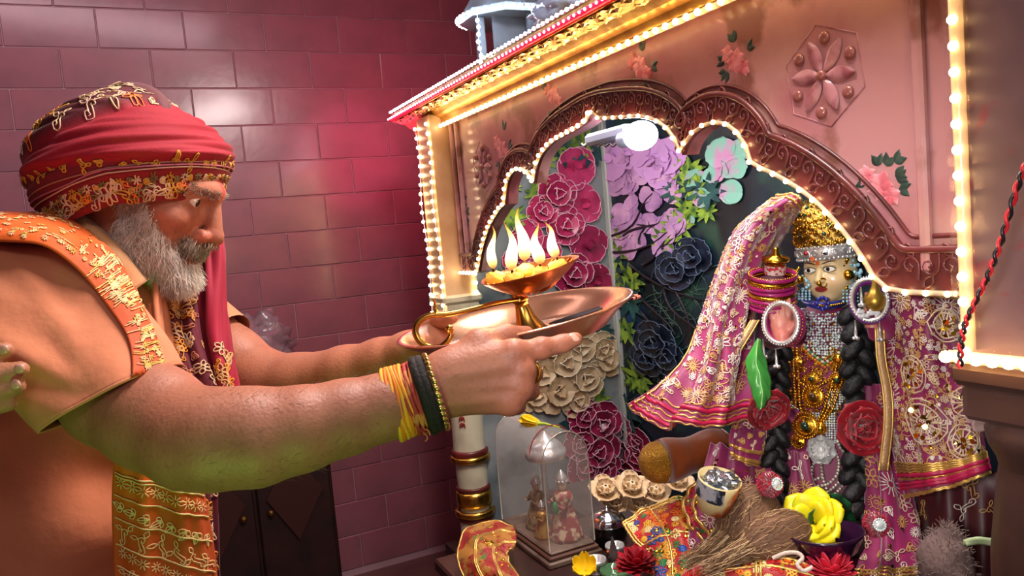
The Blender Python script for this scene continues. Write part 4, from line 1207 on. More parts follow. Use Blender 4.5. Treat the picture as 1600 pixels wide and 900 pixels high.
MB().lathe([(0.014, -0.01), (0.018, 0.0), (0.019, 0.012), (0.014, 0.02), (0.026, 0.022), (0.026, 0.027), (0.012, 0.03), (0.006, 0.036), (0.006, 0.046), (0.0, 0.048)], 20, pot, frame(axU)).build('brass_pot', M_jgold, idol)
MB().lathe([(0.0195, -0.004), (0.0198, 0.014)], 20, pot, frame(axU)).build('pot_label', pm('pot_label', '#d8c8c0', 0.5, mix=('#c0283c', 130, 0.5, 0.55)), idol)
def small_hand(c, up_, fw_, sc, mat):
    side = np.cross(up_, fw_); h = SDF((-0.05, -0.05, -0.03), (0.05, 0.05, 0.09), 0.0016)
    h.ell((0, 0, 0), (0.010, 0.020, 0.024), k=0.006); h.cone((0, 0, -0.02), (0, 0, -0.03), 0.016, 0.016, k=0.008)
    for i, (y, l) in enumerate(((-0.0145, 0.030), (-0.005, 0.037), (0.005, 0.036), (0.0145, 0.029))):
        h.chain([(0, y, 0.014), (0.002, y*1.1, 0.018+l*0.55), (0.000, y*1.12, 0.018+l)], [0.0062, 0.0052, 0.0040], k=0.003)
    h.chain([(0.004, 0.015, -0.008), (0.008, 0.027, 0.006), (0.008, 0.030, 0.018)], [0.008, 0.0062, 0.0042], k=0.004)
    v, q = h.mesh(1); F = np.stack([fw_, side, up_], 1)
    return MB().add((v*sc)@F.T+c, q).build('hand', mat, idol)
hc = P(1221, 508, 1.425)
small_hand(hc, nrm(UP+RT*-0.08), nrm(-FW-RT*0.3), 1.0, M_pinkhand)
MB().tube([hc-UP*0.02+FW*0.01, hc-UP*0.03+FW*0.05, P(1245, 520, 1.50)], [0.017, 0.02, 0.024], 14).build('forearm', M_mag, idol)
rax = nrm(-FW*1.0-RT*0.75+UP*0.15)
def ringset(c, ax, R, kinds, step, sq=1.2):
    for i, (m, r) in enumerate(kinds):
        mb = MB(); torus(mb, c-ax*step*i, ax, R, r, sq=sq, bx=RT); o = mb.build('bangle', m, idol)
        if m is M_silver or i == 2:
            mb = MB(); F = frame(ax, RT)
            for x in np.linspace(0, 2*PI, 44, endpoint=False): mb.sphere(c-ax*step*i+F@A((R+r*0.6)*math.cos(x), (R+r*0.6)*sq*math.sin(x), r*0.6), 0.002, 5, 4)
            mb.build('bangle_beads', M_silver if m is M_silver else M_jgold, o)
ringset(P(1220, 505, 1.405), rax, 0.031, [(M_silver, 0.0045), (M_bangle, 0.0045), (M_bangle, 0.0055), (M_bangle, 0.0055)], 0.010)
rax2 = nrm(-FW+RT*-0.5+UP*0.25)
ringset(P(1358, 468, 1.37), rax2, 0.029, [(M_silver, 0.004), (pm('violet_bangle', '#7a3aa0', 0.3), 0.006), (M_bangle, 0.006)], 0.010, 1.3)
small_hand(P(1364, 492, 1.385), nrm(UP+RT*0.05), nrm(-FW-RT*0.2), 0.8, M_pinkhand)
gb_ = P(1367, 468, 1.365)
MB().lathe([(0.0, -0.022), (0.012, -0.020), (0.018, -0.008), (0.018, 0.004), (0.010, 0.014), (0.006, 0.024), (0.004, 0.038), (0.0, 0.046)], 20, gb_, frame(UP)).build('gold_pot', pm('dull_gold', '#b8923c', 0.35, 0.8), idol)
mb = MB()
for i in range(26): mb.sphere(P(1358+random.uniform(-17, 15), 489+random.uniform(-5, 6), 1.36), (0.0055, 0.003, 0.004), 6, 4)
mb.build('white_petals', pm('white_petal', '#e4e6ec', 0.5), idol)
for px, py, d in ((1336, 500, 1.36), (1374, 502, 1.36), (1212, 545, 1.40), (1345, 448, 1.355), (1192, 530, 1.40)):
    mb = MB(); t0 = P(px, py, d); mb.tube([t0, t0-IU*0.012, t0-IU*0.03], [0.0012, 0.002, 0.0028], 6)
    for k in range(4): mb.sphere(t0-IU*0.033+RT*0.004*math.cos(k*1.6)+FW*0.004*math.sin(k*1.6), 0.0034, 6, 4)
    mb.build('silver_tassel', M_silver, idol)
MB().tube([P(1380, 520, 1.40), P(1372, 500, 1.39), P(1366, 480, 1.385)], [0.026, 0.022, 0.016], 14).build('forearm', M_mag, idol)

# --- embroidered veils
TH_A = hexc('#d8bfa0'); TH_B = hexc('#c79a5c'); TH_C = hexc('#e6d8cc'); SEQ = hexc('#e8c030')
def embroider(name, g, n, sizes, parent, seed, kinds=('flower', 'scroll', 'paisley', 'burst', 'leaf'), thick=0.0011, vr=(0.03, 0.97), ur=(0.03, 0.97), cols=(TH_A, TH_B, TH_C)):
    rg = random.Random(seed); items = []; pts = []
    tries = 0
    while len(items) < n and tries < n*30:
        tries += 1; u, v = rg.uniform(*ur), rg.uniform(*vr)
        p = gsamp(g, np.array([[u, v]]))[0]; s = rg.uniform(*sizes)
        if any(np.linalg.norm(p-q) < (s+t)*0.92 for q, t in pts): continue
        pts.append((p, s)); items.append((rg.choice(kinds), u, v, s, rg.uniform(0, 6.28), rg.choice(cols)))
    mb = MB(); gn = gnormals(g)
    gn = np.where(np.sum(gn*(g-CAM), -1, keepdims=True) > 0, -gn, gn)
    stitch(mb, g, items, thick=thick, lift=0.0022, k=12, n=4, gn=gn)
    o = mb.build(name, M_thread, parent); o['kind'] = 'stuff'
    return pts, gn
def sequins(name, g, gn, n, parent, seed, r=0.0032, ur=(0.05, 0.95), vr=(0.05, 0.95)):
    rg = random.Random(seed); mb = MB()
    for i in range(n):
        uv = np.array([[rg.uniform(*ur), rg.uniform(*vr)]]); p = gsamp(g, uv)[0]; no = nrm(gsamp(gn, uv)[0]+A(rg.uniform(-.3, .3), rg.uniform(-.3, .3), rg.uniform(-.3, .3)))
        F = frame(no); a_ = np.linspace(0, 2*PI, 7, endpoint=False)
        mb.add(np.concatenate([[p+no*0.0035], [p+no*0.003+F@A(r*math.cos(x), r*math.sin(x), 0) for x in a_]]), t=[(0, 1+i_, 1+(i_+1) % 7) for i_ in range(7)])
    o = mb.build(name, pm('sequin_gold', '#f0c838', 0.12, 1.0), parent, False); o['kind'] = 'stuff'
def edge_trim(name, g, rows_, mat, r, parent, gn, wav=0.0, axis=0):
    mb = MB(); nu, nv = g.shape[:2]
    for u in rows_:
        t = np.linspace(0, 1, 120); uu = np.full(120, u)+wav*np.sin(t*90)
        uv = np.stack([uu, t], 1) if axis == 0 else np.stack([t, uu], 1)
        p = gsamp(g, uv)+gsamp(gn, uv)*0.002; mb.tube(p, r, 5)
    return mb.build(name, mat, parent)
# left veil
ctrl = [[(1200, 318, 1.60), (1212, 308, 1.56), (1232, 303, 1.50), (1250, 306, 1.455), (1256, 318, 1.46)],
        [(1150, 362, 1.60), (1160, 350, 1.55), (1182, 343, 1.48), (1208, 348, 1.50), (1232, 362, 1.56)],
        [(1122, 430, 1.58), (1128, 422, 1.52), (1146, 424, 1.45), (1168, 432, 1.47), (1190, 440, 1.56)],
        [(1100, 492, 1.55), (1108, 488, 1.50), (1126, 494, 1.42), (1150, 500, 1.43), (1176, 500, 1.52)],
        [(1074, 556, 1.52), (1088, 560, 1.47), (1112, 566, 1.40), (1140, 570, 1.40), (1170, 562, 1.48)],
        [(1028, 602, 1.49), (1052, 616, 1.44), (1096, 620, 1.38), (1132, 622, 1.38), (1168, 612, 1.44)],
        [(980, 632, 1.47), (1020, 664, 1.42), (1070, 664, 1.37), (1124, 668, 1.36), (1164, 656, 1.42)]]
vg = upgrid(np.array([[P(*c) for c in r] for r in ctrl]), 110, 70)
gn = gnormals(vg); uu = np.linspace(0, 1, 110)[:, None]; vv = np.linspace(0, 1, 70)[None]
amp = 0.010*np.clip(uu*1.4, 0.15, 1)
vg = vg+gn*(amp*(np.sin(vv*24+uu*3)+0.5*np.sin(vv*41-uu*4+1)))[..., None]
veil = MB().grid(vg, thick=0.0016).build('veil', M_magsheer, idol)
pts, gnv = embroider('veil_embroidery', vg, 150, (0.010, 0.022), veil, 3, ur=(0.05, 0.84))
embroider('veil_embroidery', vg, 260, (0.004, 0.008), veil, 13, kinds=('daisy', 'leaf', 'flower'), thick=0.0009, ur=(0.04, 0.86))
sequins('veil_sequins', vg, gnv, 36, veil, 4)
edge_trim('gold_trim', vg, (0.995, 0.955, 0.93, 0.88), pm('trim_gold', '#d8b060', 0.35, 0.7), 0.0016, veil, gnv, 0.004)
edge_trim('gold_trim', vg, (0.006, 0.03), pm('trim_gold', '#d8b060', 0.35, 0.7), 0.0030, veil, gnv, 0.002)
edge_trim('gold_trim', vg, (0.01,), pm('trim_gold', '#d8b060', 0.35, 0.7), 0.0018, veil, gnv, 0.002, axis=1)
edge_trim('red_trim', vg, (0.905, 0.975), pm('trim_red', '#b01848', 0.4), 0.004, veil, gnv, 0.0)
# right veil
ctrl = [[(1372, 455, 1.43), (1400, 452, 1.36), (1440, 458, 1.32), (1480, 462, 1.30), (1512, 468, 1.30)],
        [(1376, 540, 1.42), (1408, 540, 1.36), (1446, 544, 1.31), (1486, 546, 1.29), (1516, 548, 1.29)],
        [(1382, 620, 1.41), (1414, 622, 1.34), (1452, 628, 1.30), (1494, 630, 1.27), (1526, 630, 1.27)],
        [(1396, 700, 1.40), (1428, 706, 1.32), (1466, 706, 1.28), (1508, 700, 1.25), (1540, 690, 1.25)],
        [(1418, 778, 1.38), (1446, 772, 1.30), (1480, 764, 1.26), (1518, 752, 1.23), (1550, 738, 1.23)]]
rg_ = upgrid(np.array([[P(*c) for c in r] for r in ctrl]), 90, 80)
gn = gnormals(rg_); uu = np.linspace(0, 1, 90)[:, None]; vv = np.linspace(0, 1, 80)[None]
rg_ = rg_+gn*(0.0045*(np.sin(vv*15+uu*2)+0.6*np.sin(vv*27-uu*3)))[..., None]
veil2 = MB().grid(rg_, thick=0.0016).build('veil', M_mag, idol)
_, gnr = embroider('veil_embroidery', rg_, 46, (0.014, 0.028), veil2, 23, ur=(0.04, 0.80))
embroider('veil_embroidery', rg_, 240, (0.004, 0.0085), veil2, 29, kinds=('daisy', 'leaf', 'flower'), thick=0.0009, ur=(0.03, 0.80))
# large medallions with sequins
med = MB(); sq_ = MB()
items = []
for (u, v, s) in ((0.38, 0.36, 0.034), (0.60, 0.42, 0.042), (0.50, 0.86, 0.034), (0.14, 0.72, 0.030), (0.72, 0.75, 0.03)):
    items.append((sum([motif('burst'), motif('ring'), [p*1.3 for p in motif('ring')]], []), u, v, s*0.72, 0.2, TH_A))
    p0 = gsamp(rg_, np.array([[u, v]]))[0]; no = gsamp(gnr, np.array([[u, v]]))[0]; F = frame(no)
    for i in range(16):
        x = i*2*PI/16; rr = s*0.62 if i % 3 else s*0.2
        if i in (3, 4, 5): continue
        c = p0+F@A(rr*math.cos(x), rr*math.sin(x), 0.004); a_ = np.linspace(0, 2*PI, 8, endpoint=False)
        G = frame(no+rng.normal(size=3)*0.2)
        sq_.add(np.concatenate([[c], [c+G@A(0.0042*math.cos(y), 0.0042*math.sin(y), 0) for y in a_]]), t=[(0, 1+j, 1+(j+1) % 8) for j in range(8)])
stitch(med, rg_, items, thick=0.0016, lift=0.003, k=14, n=4, gn=gnr)
o = med.build('medallion_embroidery', M_thread, veil2); o['kind'] = 'stuff'
o = sq_.build('veil_sequins', pm('sequin_gold', '#f0c838', 0.12, 1.0), veil2, False); o['kind'] = 'stuff'
sequins('veil_sequins', rg_, gnr, 40, veil2, 44, ur=(0.3, 0.82))
tg_ = pm('trim_gold', '#d8b060', 0.35, 0.7)
edge_trim('gold_trim', rg_, (0.82, 0.835, 0.85, 0.865, 0.905, 0.985, 0.995), tg_, 0.0022, veil2, gnr, 0.003)
edge_trim('red_trim', rg_, (0.885, 0.93, 0.95), pm('trim_red', '#b01848', 0.4), 0.0045, veil2, gnr, 0.0)
edge_trim('gold_trim', rg_, (0.008,), tg_, 0.003, veil2, gnr, 0.0)
# gold tape hanging down the right side of the dress
for pl in ([(1374, 508, 1.375), (1377, 560, 1.37), (1386, 610, 1.365), (1388, 660, 1.36), (1380, 735, 1.36)], [(1180, 500, 1.44), (1165, 525, 1.43), (1148, 552, 1.42)]):
    c = catmull(np.array([P(*p) for p in pl]), 24); g = np.stack([c-RT*0.0075, c-FW*0.001, c+RT*0.0075], 1)
    tp = MB().grid(g, thick=0.002).build('gold_tape', pm('tape_gold', '#c09a6c', 0.45, 0.4, bump=(260, 0.5, 0.003)), idol)
    mb = MB(); mb.tube(g[:, 0], 0.0018, 5); mb.tube(g[:, 2], 0.0018, 5); mb.build('tape_edge', tg_, tp)
# cloth panels hanging beside the braids
def cloth(name, ctrl, mu, mv, mat, fold, parent, thick=0.0016, seed=0, emb=None, trims=None, seq=0):
    g = upgrid(np.array([[P(*c) for c in r] for r in ctrl]), mu, mv); n_ = gnormals(g)
    u = np.linspace(0, 1, mu)[:, None]; v = np.linspace(0, 1, mv)[None]
    g = g+n_*(fold[0]*(np.sin(v*fold[1]+u*2+seed)+0.5*np.sin(v*fold[1]*1.7-u*3+seed*2)))[..., None]
    o = MB().grid(g, thick=thick).build(name, mat, parent)
    if emb:
        _, n2 = embroider(name+'_embroidery', g, emb[0], emb[1], o, seed+5, **(emb[2] if len(emb) > 2 else {}))
    else:
        n2 = gnormals(g)
        if np.mean(np.sum(n2*(g-CAM), -1)) > 0: n2 = -n2
    if trims: edge_trim('gold_trim', g, trims, tg_, 0.0022, o, n2, 0.003)
    if seq: sequins(name+'_sequins', g, n2, seq, o, seed+9)
    return o, g, n2
cloth('dress_panel', [[(1172, 560, 1.50), (1190, 556, 1.48), (1208, 558, 1.50)], [(1160, 620, 1.48), (1185, 622, 1.46), (1206, 620, 1.48)], [(1140, 680, 1.44), (1172, 690, 1.42), (1202, 690, 1.46)], [(1142, 712, 1.43), (1165, 724, 1.41), (1192, 730, 1.45)]],
      50, 34, M_mag, (0.003, 14), idol, seed=2, emb=(26, (0.008, 0.014), {'ur': (0.05, 0.75)}), trims=(0.78, 0.80, 0.93, 0.95, 0.99), seq=12)
cloth('skirt_panel', [[(1110, 690, 1.50), (1150, 700, 1.47), (1200, 700, 1.48)], [(1096, 740, 1.45), (1145, 745, 1.42), (1205, 745, 1.44)], [(1080, 800, 1.42), (1140, 810, 1.38), (1210, 815, 1.40)], [(1070, 880, 1.40), (1140, 890, 1.36), (1210, 890, 1.38)]],
      50, 40, M_mag, (0.005, 16), idol, seed=4, emb=(34, (0.010, 0.020)), seq=12)
cloth('skirt_panel', [[(1352, 600, 1.46), (1372, 600, 1.43), (1392, 606, 1.44)], [(1350, 680, 1.45), (1376, 690, 1.41), (1404, 700, 1.43)], [(1352, 760, 1.43), (1388, 770, 1.38), (1430, 780, 1.40)], [(1350, 850, 1.38), (1392, 850, 1.33), (1444, 850, 1.35)], [(1330, 920, 1.33), (1390, 915, 1.28), (1450, 910, 1.30)]],
      70, 44, M_mag, (0.004, 15), idol, seed=6, emb=(40, (0.010, 0.022)), trims=(0.90, 0.92, 0.945), seq=16)
cloth('skirt_panel', [[(1228, 700, 1.475), (1240, 705, 1.46), (1262, 705, 1.46)], [(1222, 760, 1.44), (1245, 760, 1.42), (1275, 765, 1.42)], [(1222, 840, 1.40), (1260, 845, 1.37), (1330, 840, 1.39)]],
      44, 30, M_mag, (0.003, 12), idol, seed=8, emb=(18, (0.010, 0.018)), seq=5)
# dark skirt hollow at the right with thin gold scrolls
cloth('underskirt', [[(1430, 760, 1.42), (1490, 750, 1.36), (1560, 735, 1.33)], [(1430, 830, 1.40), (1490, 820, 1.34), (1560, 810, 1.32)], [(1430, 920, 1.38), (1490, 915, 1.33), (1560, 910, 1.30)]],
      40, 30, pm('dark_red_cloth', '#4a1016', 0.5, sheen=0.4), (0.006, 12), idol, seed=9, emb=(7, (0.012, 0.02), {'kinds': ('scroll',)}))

# --- roses, leaf and small flower buttons beside the statue
def rose(name, c, no, R, label, mat=None, parent=None, group=None, sepals=True):
    t = thing(name, label, 'rose', c, group); F = frame(no); rg = np.random.default_rng(int(abs(c[0]*1e4)) % 9999)
    for L, (n, l, w, tl, r0) in enumerate(((5, 0.72, 0.58, 0.15, 0.30), (5, 0.62, 0.5, 0.45, 0.22), (4, 0.52, 0.42, 0.75, 0.14), (3, 0.42, 0.33, 1.05, 0.07), (2, 0.34, 0.26, 1.3, 0.03))):
        a0 = rg.uniform(0, 6)
        for i in range(n):
            g = petal_grid(l*R, w*R, 0.16*R, 9, 7)
            # rolled-back lip
            g[..., 2] -= 0.22*R*np.clip(np.linspace(0, 1, 9)-0.72, 0, 1)[:, None]*2.2*(1 if L < 3 else 0.3)
            g[..., 0] += r0*R*0.6; x = a0+i*2*PI/n+rg.uniform(-0.12, 0.12); ct, st = math.cos(tl), math.sin(tl)
            g = np.stack([g[..., 0]*ct-g[..., 2]*st, g[..., 1], g[..., 0]*st+g[..., 2]*ct], -1)
            g = np.stack([g[..., 0]*math.cos(x)-g[..., 1]*math.sin(x), g[..., 0]*math.sin(x)+g[..., 1]*math.cos(x), g[..., 2]], -1)
            MB().grid(g@F.T+c, thick=0.0012).build('petal', mat or M_rosered, t)
    return t
rose('red_rose', P(1343, 668, 1.385), nrm(-FW+RT*0.05+UP*0.1), 0.058, 'large open red rose tucked at the right braid of the statue')
rose('red_rose', P(1197, 636, 1.395), nrm(-FW*0.9+RT*0.1-UP*0.35), 0.048, 'drooping red rose behind the green leaf on the statue')
lf = [[(1184, 530, 1.375), (1185, 529, 1.37), (1187, 530, 1.375)], [(1166, 560, 1.375), (1180, 562, 1.362), (1196, 560, 1.375)], [(1168, 588, 1.365), (1186, 590, 1.352), (1204, 592, 1.365)], [(1176, 618, 1.358), (1190, 620, 1.346), (1204, 618, 1.358)], [(1184, 638, 1.355), (1188, 639, 1.35), (1192, 637, 1.355)]]
lg = upgrid(np.array([[P(*c) for c in r] for r in lf]), 30, 16); lg += gnormals(lg)*(0.0012*np.sin(np.abs(np.linspace(-1, 1, 16))[None]*9-np.linspace(0, 1, 30)[:, None]*26))[..., None]
lo_ = thing('betel_leaf', 'glossy green leaf hanging from the left hand bangles of the statue', 'leaf', P(1186, 638, 1.355))
MB().grid(lg, thick=0.0008).build('leaf_blade', pm('green_leaf', '#3f9a3c', 0.35, mix=('#2f7a34', 14, 0.4, 0.6), coat=0.3), lo_)
MB().tube(lg[:, 8]-FW*0.001, 0.0013, 5).build('midrib', pm('leaf_rib', '#8cc474', 0.4), lo_)
for (px, py, d, lab, r) in ((1203, 757, 1.33, 'round crimson pompom with a crystal button below the left braid', 0.022), (1368, 820, 1.29, 'round crimson pompom with a crystal button below the right braid', 0.021)):
    c = P(px, py, d); t = thing('pompom', lab, 'pompom', c); mb = MB(); u = rng.normal(size=(500, 3)); u /= np.linalg.norm(u, axis=1, keepdims=True)
    mb.sphere(c, r*0.8, 16, 10); mb.strands(np.stack([c+u*r*0.75, c+u*r*rng.uniform(0.92, 1.06, (500, 1))], 1), 0.0016, 3); mb.build('pompom_ball', pm('crimson_wool', '#a80c2e', 0.8, sheen=0.6), t)
    F = frame(nrm(-FW+RT*(0.35 if px < 1300 else -0.1)+UP*0.3)); b = c+F@A(0, 0, r*0.85); mb = MB().lathe([(0, 0.004), (0.006, 0.004), (0.008, 0.001), (0.0105, 0)], 16, b, F)
    for i in range(16): mb.sphere(b+F@A(0.0095*math.cos(i*PI/8), 0.0095*math.sin(i*PI/8), 0.002), 0.002, 6, 4)
    mb.build('crystal_button', M_crys, t)
# bolster cushion with gold end beside the skirt
c0, c1 = P(1130, 700, 1.56), P(1030, 722, 1.50)
bo = thing('bolster_cushion', 'brown satin bolster cushion with a gold sequinned end behind the cream flowers', 'cushion', (c0+c1)/2-A(0, 0, 0.04))
t = np.linspace(0, 1, 12); MB().tube([c0*(1-x)+c1*x for x in t], 0.040+0.004*np.sin(t*9), 22).build('bolster_body', pm('brown_satin', '#8a4218', 0.35, mix=('#5a240e', 6, 0.4, 0.62), sheen=0.4), bo)
mb = MB().sphere(c1, 0.041, 20, 12); mb.build('gold_end', pm('gold_glitter', '#b8862c', 0.28, 0.8, bump=(300, 1.0, 0.006)), bo)
# statue's platform inside the shrine
tag(MB().box((1.30, 1.14, 0.38), (0.5, 0.62, 0.05), bev=0.006).build('statue_plinth', pm('plinth_wood', '#3a1d18', 0.45), None, False), 'low dark wooden plinth under the dressed statue', 'plinth')

# ================================================================== offering table and what lies on it
TZ = 0.70
tb = thing('offering_table', 'low dark wooden table in front of the shrine carrying the offerings', 'table', (0.76, 1.17, 0.0))
M_tblw = pm('table_wood', '#3b1f1c', 0.45, mix=('#251110', 10, 0.4, 0.62))
MB().box((0.76, 1.17, TZ-0.015), (0.46, 0.98, 0.03), bev=0.005).build('table_top', M_tblw, tb, False)
for x, y, z0 in ((0.56, 0.72, 0), (0.56, 1.62, 0), (0.95, 0.72, 0.36), (0.95, 1.62, 0.36)):
    MB().box((x, y, (TZ-0.03+z0)/2), (0.045, 0.045, TZ-0.03-z0), bev=0.004).build('leg', M_tblw, tb, False)
st_ = thing('offering_stool', 'low cloth covered stool on the table under the coconuts', 'stool', (0.86, 1.02, TZ))
MB().box((0.86, 1.02, TZ+0.045), (0.20, 0.34, 0.08), bev=0.02).build('stool_body', pm('red_velvet', '#6a1020', 0.7, sheen=0.5), st_)
for sx in (-1, 1):
    for sy in (-1, 1): MB().box((0.86+sx*0.08, 1.02+sy*0.14, TZ+0.006), (0.025, 0.025, 0.012)).build('foot', M_tblw, st_, False)

# glass case with barrel top
fc = PZ(862, 887, TZ); GW, GL, GH = 0.115, 0.25, 0.245
case = thing('glass_case', 'arched glass display case with small figurines inside, on the offering table', 'display case', fc+A(GW/2, GL/2, 0))
x0, y0 = fc[0], fc[1]
M_caseb = pm('case_base', '#8a7668', 0.35, 0.3, mix=('#5c4638', 18, 0.4, 0.62))
for i, (e, z, h) in enumerate(((0.012, 0.0, 0.014), (0.006, 0.014, 0.010), (0.0, 0.024, 0.008))):
    MB().box((x0+GW/2, y0+GL/2, TZ+z+h/2), (GW+2*e, GL+2*e, h), bev=0.003).build('case_plinth', M_caseb if i != 1 else pm('case_wood', '#5a3a2c', 0.5), case, False)
ZB = TZ+0.032
ar_ = [(-GW/2, 0), (-GW/2, GH-GW*0.42)]+[(-GW/2*math.cos(t), GH-GW*0.42+GW*0.55*math.sin(t)) for t in np.linspace(0.12, PI-0.12, 16)]+[(GW/2, GH-GW*0.42), (GW/2, 0)]
ar_ = np.array(ar_)
M_glass = pm('case_glass', '#e4e0d4', 0.05, trans=0.0, alpha=0.17, spec=0.8)
def arch_ring(y, k=1.0): return np.stack([x0+GW/2+ar_[:, 0]*k, np.full(len(ar_), y), ZB+ar_[:, 1]*k], 1)
MB().grid(np.stack([arch_ring(y0+0.002), arch_ring(y0+GL-0.002)])).build('glass_vault', M_glass, case)
for y in (y0+0.002, y0+GL-0.002):
    r = arch_ring(y); MB().add(r, ng=[list(range(len(r)))]).build('glass_end', M_glass, case, False)
    MB().tube(r, 0.0014, 6).build('case_edge', pm('case_edge', '#b0a898', 0.25, 0.4), case)
zt = ZB+GH-0.052
MB().tube([(x0+GW/2+1.02*ar_[i, 0], y0+0.06, ZB+1.012*ar_[i, 1]) for i in range(2, len(ar_)-2)], 0.0013, 5).build('red_thread', pm('thread_red', '#8a2a20', 0.7), case)
# silver parasol inside
uc = A(x0+GW/2, y0+GL*0.38, 0)
um = thing('silver_parasol', 'small silver ceremonial parasol inside the glass case', 'parasol', (uc[0], uc[1], ZB))
MB().lathe([(0.046, zt-0.012), (0.048, zt-0.004), (0.047, zt+0.006), (0.040, zt+0.010), (0.038, zt+0.018), (0.030, zt+0.026), (0.022, zt+0.030), (0.012, zt+0.036), (0.006, zt+0.044), (0.0, zt+0.05)], 36, uc, rip=lambda a: 1+0.02*np.sin(a*14)).build('parasol_canopy', M_silver, um)
MB().lathe([(0.0016, ZB), (0.0016, zt)], 8, uc+A(0.012, 0.03, 0)).build('parasol_pole', M_silver, um)
def figurine(c, h, cloth, label, crown=True, green=False):
    t = thing('figurine', label, 'figurine', c, 'small dressed figurines in the glass case'); M_ = lambda k: k*h
    MB().lathe([(0.0, 0), (M_(.26), 0), (M_(.25), M_(.06)), (M_(.18), M_(.32)), (M_(.11), M_(.5)), (M_(.15), M_(.60)), (M_(.13), M_(.68)), (M_(.05), M_(.72)), (M_(.0), M_(.73))], 18, c, rip=lambda a: 1+0.05*np.sin(a*7)).build('figurine_robe', cloth, t)
    MB().sphere(c+A(0, 0, M_(.79)), (M_(.075), M_(.075), M_(.09)), 14, 10).build('figurine_head', pm('figurine_face', '#cdb79a', 0.4), t)
    for s in (-1, 1):
        MB().tube([c+A(0, s*M_(.13), M_(.63)), c+A(-M_(.10), s*M_(.19), M_(.50)), c+A(-M_(.18), s*M_(.10), M_(.56))], [M_(.045), M_(.04), M_(.03)], 8).build('figurine_arm', cloth, t)
    if crown:
        mb = MB().lathe([(M_(.085), M_(.83)), (M_(.10), M_(.87)), (M_(.08), M_(.93)), (M_(.03), M_(1.0)), (0, M_(1.03))], 14, c)
        for i in range(10): mb.sphere(c+A(M_(.09)*math.cos(i*.63), M_(.09)*math.sin(i*.63), M_(.86)), M_(.022), 6, 4)
        mb.build('figurine_crown', M_silver, t)
    if green: MB().sphere(c+A(-M_(.2), -M_(.12), M_(.52)), (M_(.05), M_(.04), M_(.10)), 10, 7).build('green_parrot', pm('parrot_green', '#1f7a44', 0.4), t)
figurine(A(x0+GW*0.62, y0+0.055, ZB), 0.155, pm('fig_red', '#8a3434', 0.5, mix=('#c8b090', 60, 0.5, 0.6)), 'red robed figurine with silver crown and green parrot in the glass case', green=True)
figurine(A(x0+GW*0.45, y0+0.150, ZB), 0.125, pm('fig_cream', '#b09a70', 0.5, mix=('#6f5a38', 60, 0.45, 0.6)), 'cream robed figurine at the back of the glass case')
figurine(A(x0+GW*0.28, y0+0.09, ZB), 0.085, pm('fig_gold', '#b8924a', 0.4, 0.4, mix=('#b04a3a', 50, 0.5, 0.6)), 'smallest gold robed figurine in the glass case')
# yellow bud on top of the case
yb = A(x0+GW/2-0.01, y0+0.10, ZB+GH+0.016)
yf = thing('yellow_flower', 'wilted yellow flower with green stalk lying on top of the glass case', 'flower', yb)
F = frame(nrm(A(-0.25, 0.9, 0.05)), (0, 0, 1))
for i in range(5):
    g = petal_grid(0.055, 0.013, 0.006); x = i*2*PI/5
    g = np.stack([g[..., 2]+0.004, g[..., 1], g[..., 0]], -1); ca, sa = math.cos(x), math.sin(x)
    g = np.stack([g[..., 0]*ca-g[..., 1]*sa, g[..., 0]*sa+g[..., 1]*ca, g[..., 2]], -1)
    MB().grid(g@F.T+yb+F@A(0, 0, 0.0), thick=0.001).build('petal', pm('yellow_petal', '#f2d21c', 0.45), yf)
MB().tube([yb+F@A(0, 0, 0.006), yb+F@A(0.004, 0, -0.02), yb+F@A(0, 0.01, -0.06)], [0.005, 0.0028, 0.0022], 6).build('stalk', pm('stalk_green', '#a8c030', 0.5), yf)

# gold and red embroidered seat curving round behind the glass case
def up_cloth(name, label, cat, ctrl, mu, mv, mat, fold, thick=0.004, emb=None, trims=None, seq=0, seed=1, group=None, cols=None, trimmat=None):
    g = upgrid(np.array([[P(*c) for c in r] for r in ctrl]), mu, mv); n_ = gnormals(g); u = np.linspace(0, 1, mu)[:, None]; v = np.linspace(0, 1, mv)[None]
    g = g+n_*(fold[0]*(np.sin(v*fold[1]+u*2+seed)+0.5*np.sin(v*fold[1]*1.7-u*3)))[..., None]
    zz = g[..., 2].min(); t = thing(name, label, cat, (g[..., 0].mean(), g[..., 1].mean(), zz), group)
    MB().grid(g, thick=thick).build(name+'_cloth', mat, t)
    n2 = gnormals(g)
    n2 = np.where(np.sum(n2*(g-CAM), -1, keepdims=True) > 0, -n2, n2)
    if emb:
        kw = emb[2] if len(emb) > 2 else {}
        embroider('embroidery', g, emb[0], emb[1], t, seed+5, **kw)
    if trims:
        for ax, us in trims: edge_trim('gold_trim', g, us, trimmat or tg_, 0.0028, t, n2, 0.003, axis=ax)
    if seq: sequins('sequin_work', g, n2, seq, t, seed+9)
    return t, g, n2
MULTI = (hexc('#e8b83a'), hexc('#2a58a8'), hexc('#d8282c'), hexc('#2c8a4c'), hexc('#f08020'), hexc('#f0e0a0'))
M_redgold = pm('red_gold_brocade', '#a81416', 0.5, mix=('#c88a28', 26, 0.5, 0.6), sheen=0.3)
